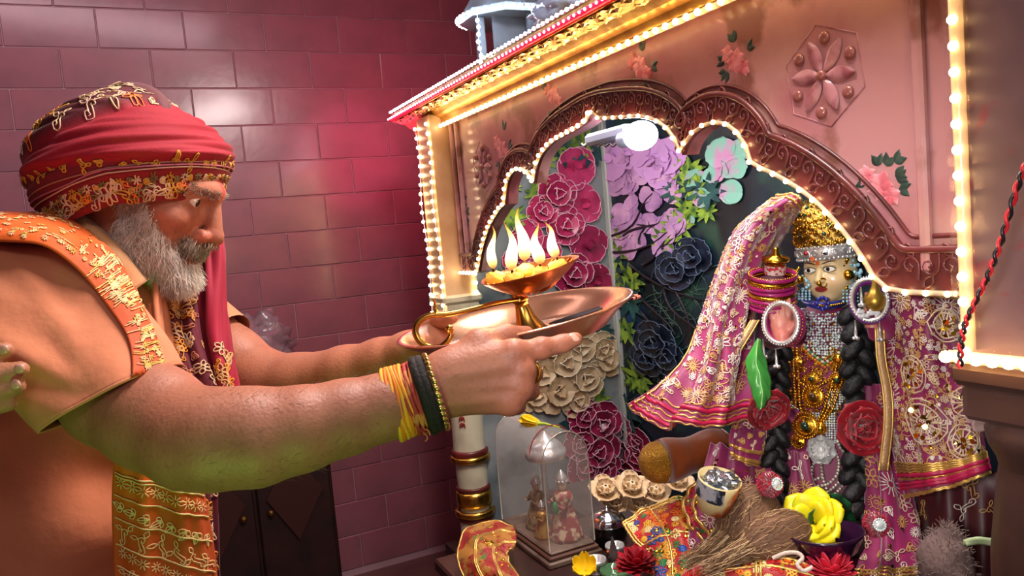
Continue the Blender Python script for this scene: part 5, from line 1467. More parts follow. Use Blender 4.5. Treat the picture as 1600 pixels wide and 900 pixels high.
up_cloth('embroidered_throne', 'gold and red embroidered curved throne back at the left of the glass case', 'throne',
         [[(802, 822, 1.74), (765, 816, 1.76), (728, 830, 1.72), (716, 872, 1.66), (742, 930, 1.60)],
          [(806, 832, 1.70), (772, 832, 1.71), (746, 844, 1.67), (744, 880, 1.62), (770, 935, 1.56)],
          [(806, 848, 1.67), (782, 850, 1.67), (770, 862, 1.64), (780, 895, 1.59), (806, 940, 1.54)],
          [(800, 858, 1.66), (792, 866, 1.65), (796, 880, 1.62), (812, 905, 1.57), (838, 942, 1.52)]],
         50, 60, pm('gold_brocade', '#b07a2c', 0.5, 0.15, mix=[('#9a2018', 30, 0.46, 0.54), ('#4a7a32', 24, 0.56, 0.64)], sheen=0.3, bump=(200, 0.5, 0.003)), (0.002, 20), 0.006,
         emb=(170, (0.004, 0.010), {'cols': MULTI, 'thick': 0.0014}), trims=[(0, (0.005, 0.33, 0.36, 0.66, 0.69, 0.99))], seq=60)
# ribbed silver pot lid over dark pot
sc_ = PZ(952, 850, TZ)
spot = thing('silver_lidded_pot', 'dark round pot with a fluted silver lid beside the glass case', 'pot', sc_)
MB().lathe([(0.0, 0), (0.030, 0.0), (0.042, 0.018), (0.043, 0.034), (0.036, 0.048), (0.034, 0.052)], 28, sc_).build('pot_body', pm('dark_metal', '#14100f', 0.3, 0.6), spot)
MB().lathe([(0.040, 0.050), (0.041, 0.056), (0.036, 0.066), (0.026, 0.076), (0.012, 0.082), (0.004, 0.083), (0.004, 0.09), (0.0, 0.092)], 48, sc_, rip=lambda a: 1+0.05*np.abs(np.sin(a*9))).build('fluted_lid', pm('polished_silver', '#c8ccd2', 0.15, 1.0), spot)
MB().sphere(sc_+A(-0.035, -0.012, 0.068), (0.004, 0.005, 0.005), 8, 5).build('saffron_dab', pm('saffron_mark', '#d8641c', 0.6), spot)
# small silver incense cup and cone
for px, py, lab, r in ((932, 895, 'small silver cup with a saffron dab at the foot of the glass case', 0.024), (962, 872, 'small tarnished silver cup behind the red flower bunch', 0.022)):
    c = PZ(px, py, TZ); t = thing('silver_cup', lab, 'cup', c)
    MB().lathe([(0, 0), (r*0.7, 0), (r*0.75, 0.004), (r*0.4, 0.008), (r*0.8, 0.016), (r, 0.026), (r*0.95, 0.032), (r*0.8, 0.030), (r*0.5, 0.018), (0, 0.014)], 24, c).build('cup_body', M_silver, t)
    MB().sphere(c+A(-r, -0.005, 0.022), 0.003, 8, 5).build('saffron_dab', pm('saffron_mark', '#d8641c', 0.6), t)
c = PZ(942, 893, TZ)+A(0.03, 0.0, 0)
tag(MB().lathe([(0.0, 0.0), (0.013, 0.0), (0.010, 0.03), (0.004, 0.06), (0.0, 0.072)], 14, c).build('incense_cone', pm('grey_ash', '#5a4c4a', 0.8, mix=('#3c302e', 40, 0.4, 0.6))), 'slim grey incense cone behind the small silver cup', 'incense')
def petalball(name, label, cat, c, R, mat, n, seed, tip=None, squash=0.7, inner='ray_petal'):
    t = thing(name, label, cat, c); rg = np.random.default_rng(seed)
    for i in range(n):
        th = math.acos(1-1.2*(i+0.5)/n); ph = i*2.399
        d = A(math.sin(th)*math.cos(ph), math.sin(th)*math.sin(ph), math.cos(th)*squash); F = frame(nrm(d))
        g = petal_grid(R*rg.uniform(0.85, 1.1), R*0.22, R*0.06, 6, 4); g = np.stack([g[..., 2]-0.03*R, g[..., 1], g[..., 0]], -1)
        MB().grid(g@F.T+c+A(0, 0, R*0.25), thick=0.0008).build(inner, mat, t)
    return t
petalball('red_carnation', 'ruffled dark red flower at the bottom beside the red pouch', 'flower', P(995, 893, 1.42), 0.042, pm('crimson_petal', '#b40c28', 0.6, mix=('#7c0818', 30, 0.4, 0.6)), 46, 3)
petalball('pink_carnation', 'coral red ruffled flower at the bottom edge under the yellow lotus', 'flower', P(1300, 905, 1.22), 0.040, pm('coral_petal', '#d83048', 0.6), 46, 4)
c = P(915, 893, 1.52); yf2 = thing('yellow_flower', 'small yellow blossom at the bottom edge in front of the glass case', 'flower', c-A(0, 0, 0.02))
for i in range(6):
    g = petal_grid(0.026, 0.012, 0.012); x = i*PI/3; F = frame(nrm(A(-0.4, -0.6, 1))); g = np.stack([g[..., 0]*math.cos(x)-g[..., 1]*math.sin(x), g[..., 0]*math.sin(x)+g[..., 1]*math.cos(x), g[..., 2]*2], -1); MB().grid(g@F.T+c, thick=0.001).build('petal', pm('yellow_petal', '#f2d21c', 0.45), yf2)
c = PZ(962, 905, TZ); tag(MB().lathe([(0, 0), (0.02, 0), (0.03, 0.012), (0.032, 0.022), (0.029, 0.022), (0.018, 0.006), (0, 0.005)], 24, c).build('glass_dish', pm('green_glass', '#5a8a5c', 0.08, alpha=0.55, spec=0.8)), 'small greenish glass dish at the bottom edge below the silver cups', 'dish')
# red embroidered pouch
up_cloth('embroidered_pouch', 'red and gold embroidered fan shaped cloth left of the coconuts', 'embroidered cloth',
         [[(972, 818, 1.50), (1010, 795, 1.52), (1060, 778, 1.52), (1095, 778, 1.50)], [(990, 845, 1.46), (1030, 822, 1.46), (1072, 812, 1.45), (1106, 815, 1.44)], [(1012, 868, 1.43), (1045, 858, 1.41), (1080, 855, 1.40), (1112, 858, 1.39)], [(1020, 920, 1.38), (1050, 915, 1.36), (1085, 912, 1.35), (1112, 905, 1.35)]],
         56, 56, M_redgold, (0.002, 18), 0.004, emb=(70, (0.006, 0.013), {'cols': MULTI, 'thick': 0.0016, 'kinds': ('flower', 'daisy', 'burst')}), trims=[(0, (0.006, 0.05, 0.5)), (1, (0.006, 0.04, 0.36, 0.97, 0.995))], seq=40, seed=3)
up_cloth('wavy_ribbon', 'magenta ribbon with wavy pink and gold edges curving beside the printed cup', 'ribbon',
         [[(1096, 748, 1.46), (1078, 765, 1.46), (1068, 790, 1.44), (1082, 825, 1.41), (1108, 855, 1.37)], [(1108, 755, 1.43), (1092, 772, 1.43), (1086, 795, 1.41), (1100, 822, 1.38), (1124, 848, 1.35)]],
         12, 60, pm('magenta_ribbon', '#a01440', 0.4, sheen=0.4), (0.002, 25), 0.003, emb=(18, (0.004, 0.007), {'cols': MULTI, 'thick': 0.0012}), trims=[(0, (0.02, 0.12, 0.90, 0.98))], seq=18, seed=5, )
# printed cup
c = P(1114, 794, 1.355); cupd = thing('printed_cup', 'cream cup with a grey silver picture print behind the coconuts', 'cup', c)
F = frame(nrm(UP-FW*0.35+RT*0.12)); MB().lathe([(0.0, 0), (0.028, 0), (0.034, 0.03), (0.038, 0.062), (0.036, 0.062), (0.030, 0.02), (0, 0.01)], 28, c, F).build('cup_body', pm('cream_cup', '#d8c890', 0.4, mix=[('#c0602c', 12, 0.55, 0.62)]), cupd)
g = np.array([[c+F@A((0.0375+0.0012*(z-0.03)/0.03)*math.cos(x), (0.0375)*math.sin(x), z) for x in np.linspace(-3.7, -2.0, 12)] for z in np.linspace(0.030, 0.060, 6)]); MB().grid(g).build('picture_print', pm('picture_print', '#b8bcc4', 0.3, 0.4, mix=[('#2c3440', 34, 0.48, 0.54)]), cupd)
# crumpled silver foil in the cup
MB().grid(crumple(c+F@A(0, 0, 0.055), (0.03, 0.03, 0.016), 12, amp=0.16), cv=True).build('foil_filling', pm('crumpled_foil', '#b0b8c0', 0.18, 0.9), cupd, False)
# coconuts
def coconut(label, c, ax, L, R, seed, tipdir):
    t = thing('coconut', label, 'coconut', c-A(0, 0, R)); F = frame(ax); rg = np.random.default_rng(seed)
    th = np.linspace(0, PI, 26); prof = [(R*math.sin(x)**0.9*(1-0.16*math.cos(x)*-1 if x > PI/2 else 1-0.1*math.cos(x)), -L*0.5*math.cos(x)) for x in th]
    prof = [(R*max(0, math.sin(x))**0.85*(1-0.22*(1-math.cos(x))/2), -L*0.5*math.cos(x)) for x in th]
    MB().lathe(prof, 36, c, F, rip=lambda a: 1+0.03*np.sin(3*a)+0.012*np.sin(11*a)).build('shell', pm('coconut_shell', '#76543a', 0.75, mix=('#4a3222', 16, 0.35, 0.65), bump=(60, 0.5, 0.004)), t)
    mb = MB(); S_ = []; n = 150; CC = []
    for i in range(n):
        ph = rg.uniform(0, 2*PI); t0 = rg.uniform(0.3, 2.5); pts = []
        for k in range(8):
            x = min(PI-0.05, t0+k*0.16); r = R*math.sin(x)**0.85*(1-0.22*(1-math.cos(x))/2)+0.0012+0.0016*rg.uniform(0, 1)
            pts.append(c+F@A(r*math.cos(ph+0.05*k*rg.uniform(-1, 1)), r*math.sin(ph+0.04*k*rg.uniform(-1, 1)), -L*0.5*math.cos(x)))
        S_.append(pts); CC.append(np.array(hexc(rg.choice(['#a5825a', '#7c5a3c', '#c0a074', '#5e432e']))))
    mb.strands(np.array(S_), 0.0006, 3, col=np.array(CC))
    tip = c+F@A(0, 0, L*0.46); S_ = []; CC = []
    for i in range(330):
        a_ = rg.uniform(0, 2*PI); r = R*0.55*math.sqrt(rg.uniform(0, 1)); b = c+F@A(r*math.cos(a_), r*math.sin(a_), L*0.40)
        e = tip+tipdir*rg.uniform(0.02, 0.085)+rg.normal(size=3)*0.007
        m1 = b*0.6+e*0.4+F@A(0, 0, 0.006)+rg.normal(size=3)*0.003
        S_.append(catmull(np.array([b, m1, b*0.2+e*0.8, e]), 8)); CC.append(np.array(hexc(rg.choice(['#b8996c', '#8a6a48', '#cbb08a', '#6a4c34']))))
    mb.strands(np.array(S_), np.linspace(0.0009, 0.0004, 8)[None], 3, col=np.array(CC))
    o = mb.build('husk_fibres', pm('husk_fibre', '#a08058', 0.7, vcol=True), t); o['kind'] = 'stuff'
    for k in range(2): MB().sphere(c+F@A(R*0.75*math.cos(2.2+k), R*0.75*math.sin(2.2+k), -L*0.28), 0.006, 8, 6).build('eye_spot', pm('coconut_eye', '#2c1c14', 0.8), t)
    return t
td = nrm(-RT*1.0-UP*0.35-FW*0.2)
coconut('larger brown coconut with husk fibres lying behind the other coconut', P(1168, 812, 1.36), nrm(-RT*0.85-UP*0.75-FW*0.25), 0.125, 0.056, 1, td)
coconut('front coconut with a long tuft of pale husk fibres beside the yellow lotus', P(1212, 842, 1.29), nrm(-RT*1.0-UP*0.32-FW*0.25), 0.128, 0.045, 2, td)
# yellow lotus with green leaf
c = P(1272, 815, 1.30); lot = thing('yellow_lotus', 'bright yellow artificial lotus bud with green leaf beside the coconut', 'flower', c-A(0, 0, 0.04))
F = frame(nrm(-RT*0.55+UP*0.55-FW*0.6)); yp = pm('lotus_yellow', '#e8d816', 0.4, mix=('#9ac41c', 14, 0.5, 0.66))
for L, (n, l, w, tl, r0) in enumerate(((6, 0.058, 0.026, 0.95, 0.012), (5, 0.056, 0.024, 1.15, 0.008), (4, 0.05, 0.02, 1.35, 0.004))):
    for i in range(n):
        g = petal_grid(l, w, 0.014, 9, 7); g[..., 2] = g[..., 2]*1.0-0.012*(np.linspace(0, 1, 9)**2)[:, None]*-1.2; x = i*2*PI/n+L*0.6; ct, st = math.cos(tl), math.sin(tl); g[..., 0] += r0
        g = np.stack([g[..., 0]*ct-g[..., 2]*-st*0.6, g[..., 1], g[..., 0]*st-g[..., 2]*ct], -1)
        g = np.stack([g[..., 0]*math.cos(x)-g[..., 1]*math.sin(x), g[..., 0]*math.sin(x)+g[..., 1]*math.cos(x), g[..., 2]-0.02], -1); MB().grid(g@F.T+c, thick=0.0014).build('petal', yp, lot)
n = 40; rr = np.linspace(0.004, 0.058, 8); aa = np.linspace(0, 2*PI, n, endpoint=False)
g = np.array([[P(1290, 820, 1.325)+frame(nrm(-FW+RT*0.45-UP*0.05))@A(r*math.cos(x), 0.95*r*math.sin(x), 0.004*math.sin(x*11)*(r/0.058)**3+0.012*(r/0.058)**2) for x in aa] for r in rr]); MB().grid(g, cv=True, thick=0.001).build('lotus_leaf', pm('lotus_leaf', '#1f5a34', 0.35, mix=('#123c22', 20, 0.4, 0.6)), lot)
# dark violet bowl
c = P(1292, 872, 1.27); bw = thing('violet_bowl', 'dark violet bowl behind the coral flower under the lotus leaf', 'bowl', c)
MB().lathe([(0, 0), (0.030, 0), (0.048, 0.014), (0.060, 0.038), (0.064, 0.046), (0.060, 0.046), (0.044, 0.018), (0, 0.008)], 32, c, frame(nrm(UP+RT*-0.12))).build('bowl_body', pm('violet_lacquer', '#2a0c2a', 0.2, coat=0.5), bw)
# brocade parcel at the bottom with a white cord
up_cloth('brocade_parcel', 'red brocade parcel with gold bands at the bottom edge below the coconuts', 'parcel',
         [[(1120, 880, 1.30), (1165, 872, 1.28), (1215, 872, 1.26), (1270, 884, 1.24)], [(1112, 898, 1.27), (1165, 892, 1.25), (1215, 892, 1.23), (1272, 905, 1.21)], [(1112, 940, 1.26), (1165, 938, 1.23), (1215, 938, 1.21), (1272, 945, 1.20)]],
         30, 50, M_redgold, (0.001, 10), 0.004, emb=(46, (0.005, 0.010), {'cols': MULTI, 'thick': 0.0014}), trims=[(0, (0.02, 0.42)), (1, (0.01, 0.45, 0.5))], seq=24, seed=7)
pw = MB().tube(catmull(np.array([P(*q) for q in ((1208, 872, 1.24), (1228, 864, 1.23), (1246, 864, 1.225), (1254, 872, 1.22), (1246, 882, 1.215), (1256, 892, 1.21), (1270, 886, 1.21))]), 50), 0.0034, 7)
tag(pw.build('cotton_cord', pm('white_cotton', '#d8c8b8', 0.8, bump=(200, 0.6))), 'loose white cotton cord curling on the brocade parcel', 'cord')
# cream flowers along the shrine step
for i, (px, py, R) in enumerate(((945, 770, 0.044), (985, 765, 0.046), (1022, 772, 0.042), (1058, 755, 0.042), (1000, 792, 0.040), (962, 790, 0.036))):
    c = P(px, py, 1.80); lab = ['cream fabric flower nearest the glass case on the shrine step', 'large cream fabric flower second from the glass case', 'cream fabric flower above the red fan shaped cloth', 'cream fabric flower farthest right, before the bolster cushion', 'low cream fabric flower just above the red fan shaped cloth', 'low cream fabric flower behind the fluted silver lid'][i]
    t = thing('cream_flower', lab, 'flower', c-A(0, 0, 0.03), 'cream fabric flowers on the shrine step'); F = frame(nrm(-FW*0.6+UP*0.8+RT*0.1*math.sin(i)))
    for L in range(3):
        for k in range(5):
            g = petal_grid(R*(1-0.22*L), R*0.5*(1-0.15*L), R*0.22, 7, 5); x = k*2*PI/5+L*0.7+i; tl = 0.2+0.4*L; g = np.stack([g[..., 0]*math.cos(tl)-g[..., 2]*math.sin(tl), g[..., 1], g[..., 0]*math.sin(tl)+g[..., 2]*math.cos(tl)], -1)
            g = np.stack([g[..., 0]*math.cos(x)-g[..., 1]*math.sin(x), g[..., 0]*math.sin(x)+g[..., 1]*math.cos(x), g[..., 2]], -1); MB().grid(g@F.T+c, thick=0.001).build('petal', F_cream, t)
tag(MB().box((1.09, 1.68, 0.52), (0.22, 0.55, 0.32), bev=0.01).build('shrine_step', pm('step_cloth', '#4a3c3a', 0.7, mix=('#2c2222', 6, 0.4, 0.6)), None, False), 'dark cloth covered step inside the shrine under the cream flowers', 'step')
# grey dusty bag and pale leaf by the right column
g = crumple(P(1478, 892, 1.17), (0.036, 0.04, 0.066), 31, amp=0.05); gb2 = thing('dusty_bag', 'grey furry bag standing at the foot of the statue by the right column', 'bag', P(1478, 960, 1.17))
MB().grid(g, cv=True).build('bag_body', pm('grey_fur', '#6f5a55', 0.9, mix=('#4c3a38', 14, 0.4, 0.62), bump=(90, 0.6, 0.006)), gb2)
mb = MB(); gg = g.reshape(-1, 3); cc = gg.mean(0); idx = rng.integers(0, len(gg), 900); d_ = gg[idx]-cc; d_ /= np.linalg.norm(d_, axis=1, keepdims=True); d_ += rng.normal(size=d_.shape)*0.5
mb.strands(np.stack([gg[idx], gg[idx]+d_*0.004, gg[idx]+d_*0.008-A(0, 0, 0.002)], 1), 0.0004, 3); o = mb.build('bag_fur', pm('grey_fur_tip', '#8a746c', 0.9), gb2); o['kind'] = 'stuff'
g = upgrid(np.array([[P(1504, 852, 1.12), P(1506, 844, 1.115), P(1510, 853, 1.11)], [P(1525, 846, 1.11), P(1528, 840, 1.10), P(1530, 850, 1.105)], [P(1552, 848, 1.10), P(1552, 843, 1.095), P(1552, 853, 1.095)]]), 16, 8)
tag(MB().grid(g, thick=0.003).build('pale_leaf', pm('pale_leaf', '#a8bc8c', 0.5)), 'thick pale green leaf beside the grey bag by the right column', 'leaf')
for i, (px, py) in enumerate(((1522, 655), (1532, 668))):
    c = P(px, py, 1.12); g = petal_grid(0.03, 0.011, 0.004); F = frame(nrm(-FW+RT*0.3), RT+UP*0.3)
    tag(MB().grid(g@F.T+c-RT*0.012, thick=0.001).build('fallen_petal', pm('pale_petal', '#c8a49c', 0.5)), ['pale pink petal caught between veil and right column, upper one', 'pale pink petal caught between veil and right column, lower one'][i], 'petal', 'pale petals by the right column')

# ================================================================== plate, lamp and incense carried by the worshipper
PC = P(806, 501, 1.0); PR = 0.154
up_ = nrm(A(0, 0, 1)+RT*-0.125+FW*0.03*-1)      # slightly raised towards the shrine
PF = frame(up_, RT)
plate = thing('offering_plate', 'round copper and steel offering plate held up by the man', 'plate', PC)
M_steel = pm('plate_steel', '#d8a888', 0.22, 0.9, mix=('#c08868', 9, 0.4, 0.65), bump=(40, 0.08))
MB().lathe([(0, -0.026), (0.10, -0.026), (0.118, -0.022), (0.135, -0.006), (PR, 0.006), (PR+0.002, 0.0075), (PR+0.0005, 0.009), (PR-0.004, 0.0085), (0.132, -0.003), (0.114, -0.0185), (0.098, -0.023), (0, -0.023)], 72, PC, PF).build('plate_dish', M_steel, plate)
for px, py, lab in ((650, 548, 'dark red petal near the left rim of the offering plate'), (812, 521, 'crimson petal at the foot of the brass lamp')):
    c = PC+PF@A(-0.118 if px < 700 else 0.004, -0.02 if px < 700 else -0.06, -0.012 if px < 700 else -0.018); g = petal_grid(0.022, 0.009, 0.005); tag(MB().grid(g@PF.T+c, thick=0.0008).build('rose_petal', pm('petal_crimson', '#a00c30', 0.5)), lab, 'petal')
# lamp
LC = PC+PF@A(0.016, -0.012, -0.0225); lampo = thing('brass_lamp', 'brass worship lamp with burning wicks and curled handle standing on the plate', 'lamp', LC)
LU = nrm(up_+RT*-0.10); LF = frame(LU, RT)
M_brass = pm('brass', '#c99a48', 0.22, 1.0, mix=('#a87834', 12, 0.4, 0.65)); M_copper = pm('lamp_copper', '#b8703c', 0.28, 0.95, mix=('#8a4c28', 16, 0.4, 0.65), bump=(90, 0.35, 0.003))
MB().lathe([(0.0, 0.0), (0.026, 0.0), (0.026, 0.004), (0.020, 0.012), (0.013, 0.026), (0.0095, 0.040), (0.0085, 0.046), (0.011, 0.048), (0.011, 0.051), (0.008, 0.053), (0.008, 0.060)], 32, LC, LF).build('lamp_foot', M_brass, lampo)
dc = LC+LU*0.060+RT*0.022; DF = frame(nrm(up_+RT*-0.06+FW*-0.04), RT)
MB().lathe([(0.0, 0.0), (0.014, 0.001), (0.032, 0.008), (0.047, 0.018), (0.060, 0.029), (0.062, 0.031), (0.058, 0.030), (0.044, 0.019), (0.02, 0.012), (0.0, 0.010)], 60, dc, DF, rip=lambda a: 1+0.07*np.abs(np.cos(a*2.5))).build('lamp_dish', M_copper, lampo)
mb = MB(); sp = []
for i in range(20):
    x = i*2*PI/20; sp.append([dc+DF@A((0.018+0.040*t)*math.cos(x+0.25*math.sin(t*3.1)), (0.018+0.040*t)*math.sin(x+0.25*math.sin(t*3.1)), 0.0005+0.0285*t**1.25) for t in np.linspace(0, 1, 8)])
mb.strands(np.array(sp), 0.0012, 4); o = mb.build('dish_ribs', M_copper, lampo)
# curled flat handle
hp_ = [(812, 468, 0.977), (775, 474, 0.962), (735, 484, 0.947), (700, 491, 0.937), (672, 493, 0.934), (655, 502, 0.932), (649, 517, 0.930), (655, 532, 0.928), (670, 542, 0.926), (687, 542, 0.924), (700, 532, 0.922), (705, 521, 0.922), (701, 515, 0.922)]
hpts = catmull(np.array([P(*q) for q in hp_]), 90)
hw = np.interp(np.linspace(0, 1, 90), [0, 0.5, 0.8, 0.95, 1], [0.0030, 0.0042, 0.0036, 0.0030, 0.0038])
MB().tube(hpts, hw, 8, flat=0.7, ref=FW).build('lamp_handle', M_brass, lampo)
q = P(702, 514, 0.922); mb = MB().sphere(q, 0.0055, 10, 7); mb.tube(catmull(np.array([P(682, 542, 0.924), P(690, 548, 0.924), P(686, 556, 0.924)]), 12), [0.004]*6+[0.0036, .003, .0026, .002, .0014, .0008], 6)
mb.build('handle_curl', M_brass, lampo)
mb = MB().tube([P(682, 492, 0.935), P(680, 480, 0.935), P(678, 466, 0.935)], [0.003, 0.0022, 0.001], 6); mb.build('handle_spur', M_brass, lampo)
# cotton wicks and flames
def fmat():
    m = bpy.data.materials.new('flame'); m.use_nodes = True; nt = m.node_tree; b = nt.nodes['Principled BSDF']
    a_ = nt.nodes.new('ShaderNodeVertexColor'); a_.layer_name = 'Col'; nt.links.new(a_.outputs[0], b.inputs['Emission Color']); b.inputs['Emission Strength'].default_value = 2.4; b.inputs['Base Color'].default_value = (0.0, 0.0, 0.0, 1)
    b.inputs['Roughness'].default_value = 1.0; b.inputs['Specular IOR Level'].default_value = 0.0
    return m
M_flame = fmat(); M_wick = pm('cotton_wick', '#e0a040', 0.7, emit=('#f0a030', 0.35)); M_wickb = pm('burnt_wick', '#1a0c06', 0.9)
wk = [(773, 434, 0.985, (766, 352), 0.75), (802, 436, 0.962, (795, 346), 0.95), (822, 422, 1.015, (811, 322), 1.05), (846, 427, 0.965, (834, 348), 0.95), (872, 416, 0.99, (851, 346), 0.85)]
for i, (px, py, d, tip, s) in enumerate(wk):
    c = P(px, py, d); MB().grid(crumple(c, (0.0125, 0.010, 0.0085), 60+i, 18, 12, 0.10), cv=True).build('cotton_ball', M_wick, lampo)
    b = P(px-2, py-14, d); MB().tube([c, b], [0.003, 0.0018], 6).build('wick', M_wickb, lampo)
    tp = P(tip[0], tip[1], d+0.01); ax_ = tp-b; L_ = np.linalg.norm(ax_); tt = np.linspace(0, 1, 22); mid = nrm(np.cross(ax_, FW))
    path = b[None]+ax_[None]*tt[:, None]+mid[None]*(0.006*np.sin(tt*6+i*1.7))[:, None]*tt[:, None]
    rad = s*0.0105*np.sin(PI*np.clip(tt, 0, 1)**0.50)**1.15*(1-0.3*tt)+0.0002
    colr = np.stack([np.ones(22), np.interp(tt, [0, .12, .3, .7, .9, 1], [.35, .6, .82, .75, .45, .22]), np.interp(tt, [0, .12, .3, .6, .8, 1], [.05, .2, .50, .38, .12, .03])], 1)
    colr = colr*np.interp(tt, [0, .1, .25, .6, .85, 1], [.25, .6, 1, .9, .45, .2])[:, None]
    mb = MB().tube(path, rad, 14, flat=0.8, caps=False); mb.C = [np.repeat(colr[:, None], 14, 1).reshape(-1, 3)]
    mb.build('flame', M_flame, lampo)
lamp('lamp_flame_glow', 'POINT', tuple(P(815, 385, 0.985)), 2.2, (1.0, 0.55, 0.25), 0.03)
# incense sticks across the plate
for i, (a_, b_, lab) in enumerate(((((858, 506, 0.992)), (990, 463, 1.082), 'dark incense stick lying across the plate, upper of the bundle'), ((866, 505, 0.987), (994, 465, 1.077), 'dark incense stick with pink glowing end, middle of the bundle'), ((875, 505, 0.982), (988, 467, 1.072), 'dark incense stick lying across the plate, lowest of the bundle'))):
    p0, p1 = P(*a_), P(*b_); t = thing('incense_stick', lab, 'incense', p0, 'incense sticks on the plate')
    MB().tube([p0*(1-k)+p1*k for k in np.linspace(0, 1, 6)], [0.0013]+[0.0021]*5, 6).build('stick', pm('incense_dark', '#241c20', 0.9), t)
    MB().tube([p1, p1+nrm(p1-p0)*0.008], [0.0026, 0.0018], 6).build('ash_tip', pm('incense_ash', '#c88a78', 0.8, emit=('#ff5030', 0.25)), t)

# ================================================================== the worshipper
SKIN = hexc('#b27a5c')
M_skin = pm('skin', '#b27a5c', 0.52, vcol=True, mix=[('#8a4c38', 28, 0.50, 0.95), ('#7c4a34', 160, 0.56, 0.95)], bump=(260, 0.4, 0.0018), sss=0.10)
man = thing('person', 'bearded man in a red embroidered turban and peach kurta raising an offering plate', 'person', (-0.12, 1.2, 0.0))
bodyV = []; bodyQ = []; bodyC = []; nB = 0
def addbody(v, q, c):
    global nB
    bodyV.append(v); bodyQ.append(q+nB); bodyC.append(c); nB += len(v)
# --- head (own frame: x forward, y to his left, z up)
y_, p_ = math.radians(-23), math.radians(28)
hf = A(math.cos(y_)*math.cos(p_), math.sin(y_)*math.cos(p_), -math.sin(p_)); hl = A(-math.sin(y_), math.cos(y_), 0); hu = np.cross(hf, hl)
HM = np.stack([hf, hl, hu], 1); HS = 0.97
HO = P(303, 313, 1.045)-HM@(A(0.082, -0.033, 0)*HS)
def hw_(p): return (np.asarray(p, float)*HS)@HM.T+HO
hd = SDF((-0.22, -0.12, -0.27), (0.15, 0.12, 0.14), 0.0021)
hd.ell((-0.008, 0, 0.012), (0.088, 0.074, 0.070), k=0.02)
hd.ell((0.049, 0, 0.018), (0.047, 0.056, 0.038), k=0.02)
hd.ell((0.045, 0, -0.035), (0.050, 0.058, 0.062), k=0.02)
hd.ell((0.030, 0, -0.078), (0.060, 0.060, 0.040), k=0.02)
hd.ell((0.084, 0, -0.108), (0.022, 0.028, 0.018), k=0.018)
nk = HM.T@(P(150, 450, 1.11)-HO)/HS; hd.cone((-0.020, 0, -0.045), nk, 0.050, 0.054, k=0.03)
hd.cone((0.097, 0, 0.012), (0.115, 0, -0.036), 0.0080, 0.0115, k=0.014)
hd.ell((0.117, 0, -0.043), (0.0135, 0.0125, 0.0115), k=0.008)
for s in (-1, 1):
    hd.cone((0.093, s*0.010, 0.019), (0.074, s*0.050, 0.014), 0.0115, 0.008, k=0.014)
    hd.ell((0.102, s*0.033, -0.002), (0.016, 0.018, 0.012), k=0.014, sub=True)
    hd.ell((0.062, s*0.048, -0.030), (0.026, 0.017, 0.018), k=0.018)
    hd.ell((0.104, s*0.0155, -0.0455), (0.0130, 0.0098, 0.0105), k=0.004)
    hd.ell((0.111, s*0.0085, -0.0545), (0.006, 0.004, 0.003), k=0.003, sub=True)
    hd.ell((0.0765, s*0.033, -0.001), (0.0138, 0.0168, 0.0130), k=0.006)
    hd.ell((0.0920, s*0.0360, -0.0010), (0.0165, 0.0135, 0.0052), k=0.0025, sub=True)
    hd.cone((0.089, s*0.024, 0.0075), (0.0735, s*0.0525, 0.0035), 0.0030, 0.0022, k=0.003)
    hd.cone((0.088, s*0.024, -0.0085), (0.0735, s*0.0525, -0.0050), 0.0028, 0.0020, k=0.003)
    hd.cone((0.086, s*0.026, -0.0165), (0.070, s*0.052, -0.0125), 0.0036, 0.0025, k=0.006)
    hd.cone((0.070, s*0.0575, -0.002), (0.056, s*0.064, 0.002), 0.0012, 0.0010, k=0.003, sub=True)
    hd.cone((0.070, s*0.0575, -0.006), (0.057, s*0.064, -0.009), 0.0012, 0.0010, k=0.003, sub=True)
    hd.cone((0.100, s*0.0265, -0.044), (0.082, s*0.042, -0.070), 0.0040, 0.0040, k=0.008, sub=True)
hd.ell((0.094, 0, -0.066), (0.018, 0.026, 0.013), k=0.010)
hd.ell((0.0995, 0, -0.0745), (0.0105, 0.021, 0.0055), k=0.005)
hd.ell((0.0965, 0, -0.0860), (0.0110, 0.019, 0.0065), k=0.006)
hd.ell((0.112, 0, -0.0800), (0.013, 0.025, 0.0018), k=0.003, sub=True)
v, q = hd.mesh(1); hn = hd.normals(v)
col = np.tile(np.array(hexc('#b0735a')), (len(v), 1))
def blend(col, w, c): return col*(1-w[:, None])+np.array(hexc(c))*w[:, None]
x, y, z = v.T
col = blend(col, np.exp(-(((x-0.115)/0.016)**2+((z+0.043)/0.016)**2))*0.5, '#b0583e')
col = blend(col, np.exp(-(((np.abs(y)-0.04)/0.02)**2+((z+0.03)/0.02)**2))*0.40*(x > 0.02), '#b8604a')
col = blend(col, np.exp(-(((np.abs(y)-0.033)/0.018)**2+((z+0.012)/0.010)**2))*0.35*(x > 0.05), '#8a5646')
lipm = np.clip(1.3-((y/0.021)**2+((z+0.0805)/0.0095)**2), 0, 1)*(x > 0.09); col = blend(col, np.clip(lipm*1.5, 0, 0.75), '#94504a')
col = blend(col, np.clip(1.4-((y/0.007)**2+((z-0.030)/0.022)**2), 0, 1)*(x > 0.07)*0.85, '#c8341c')
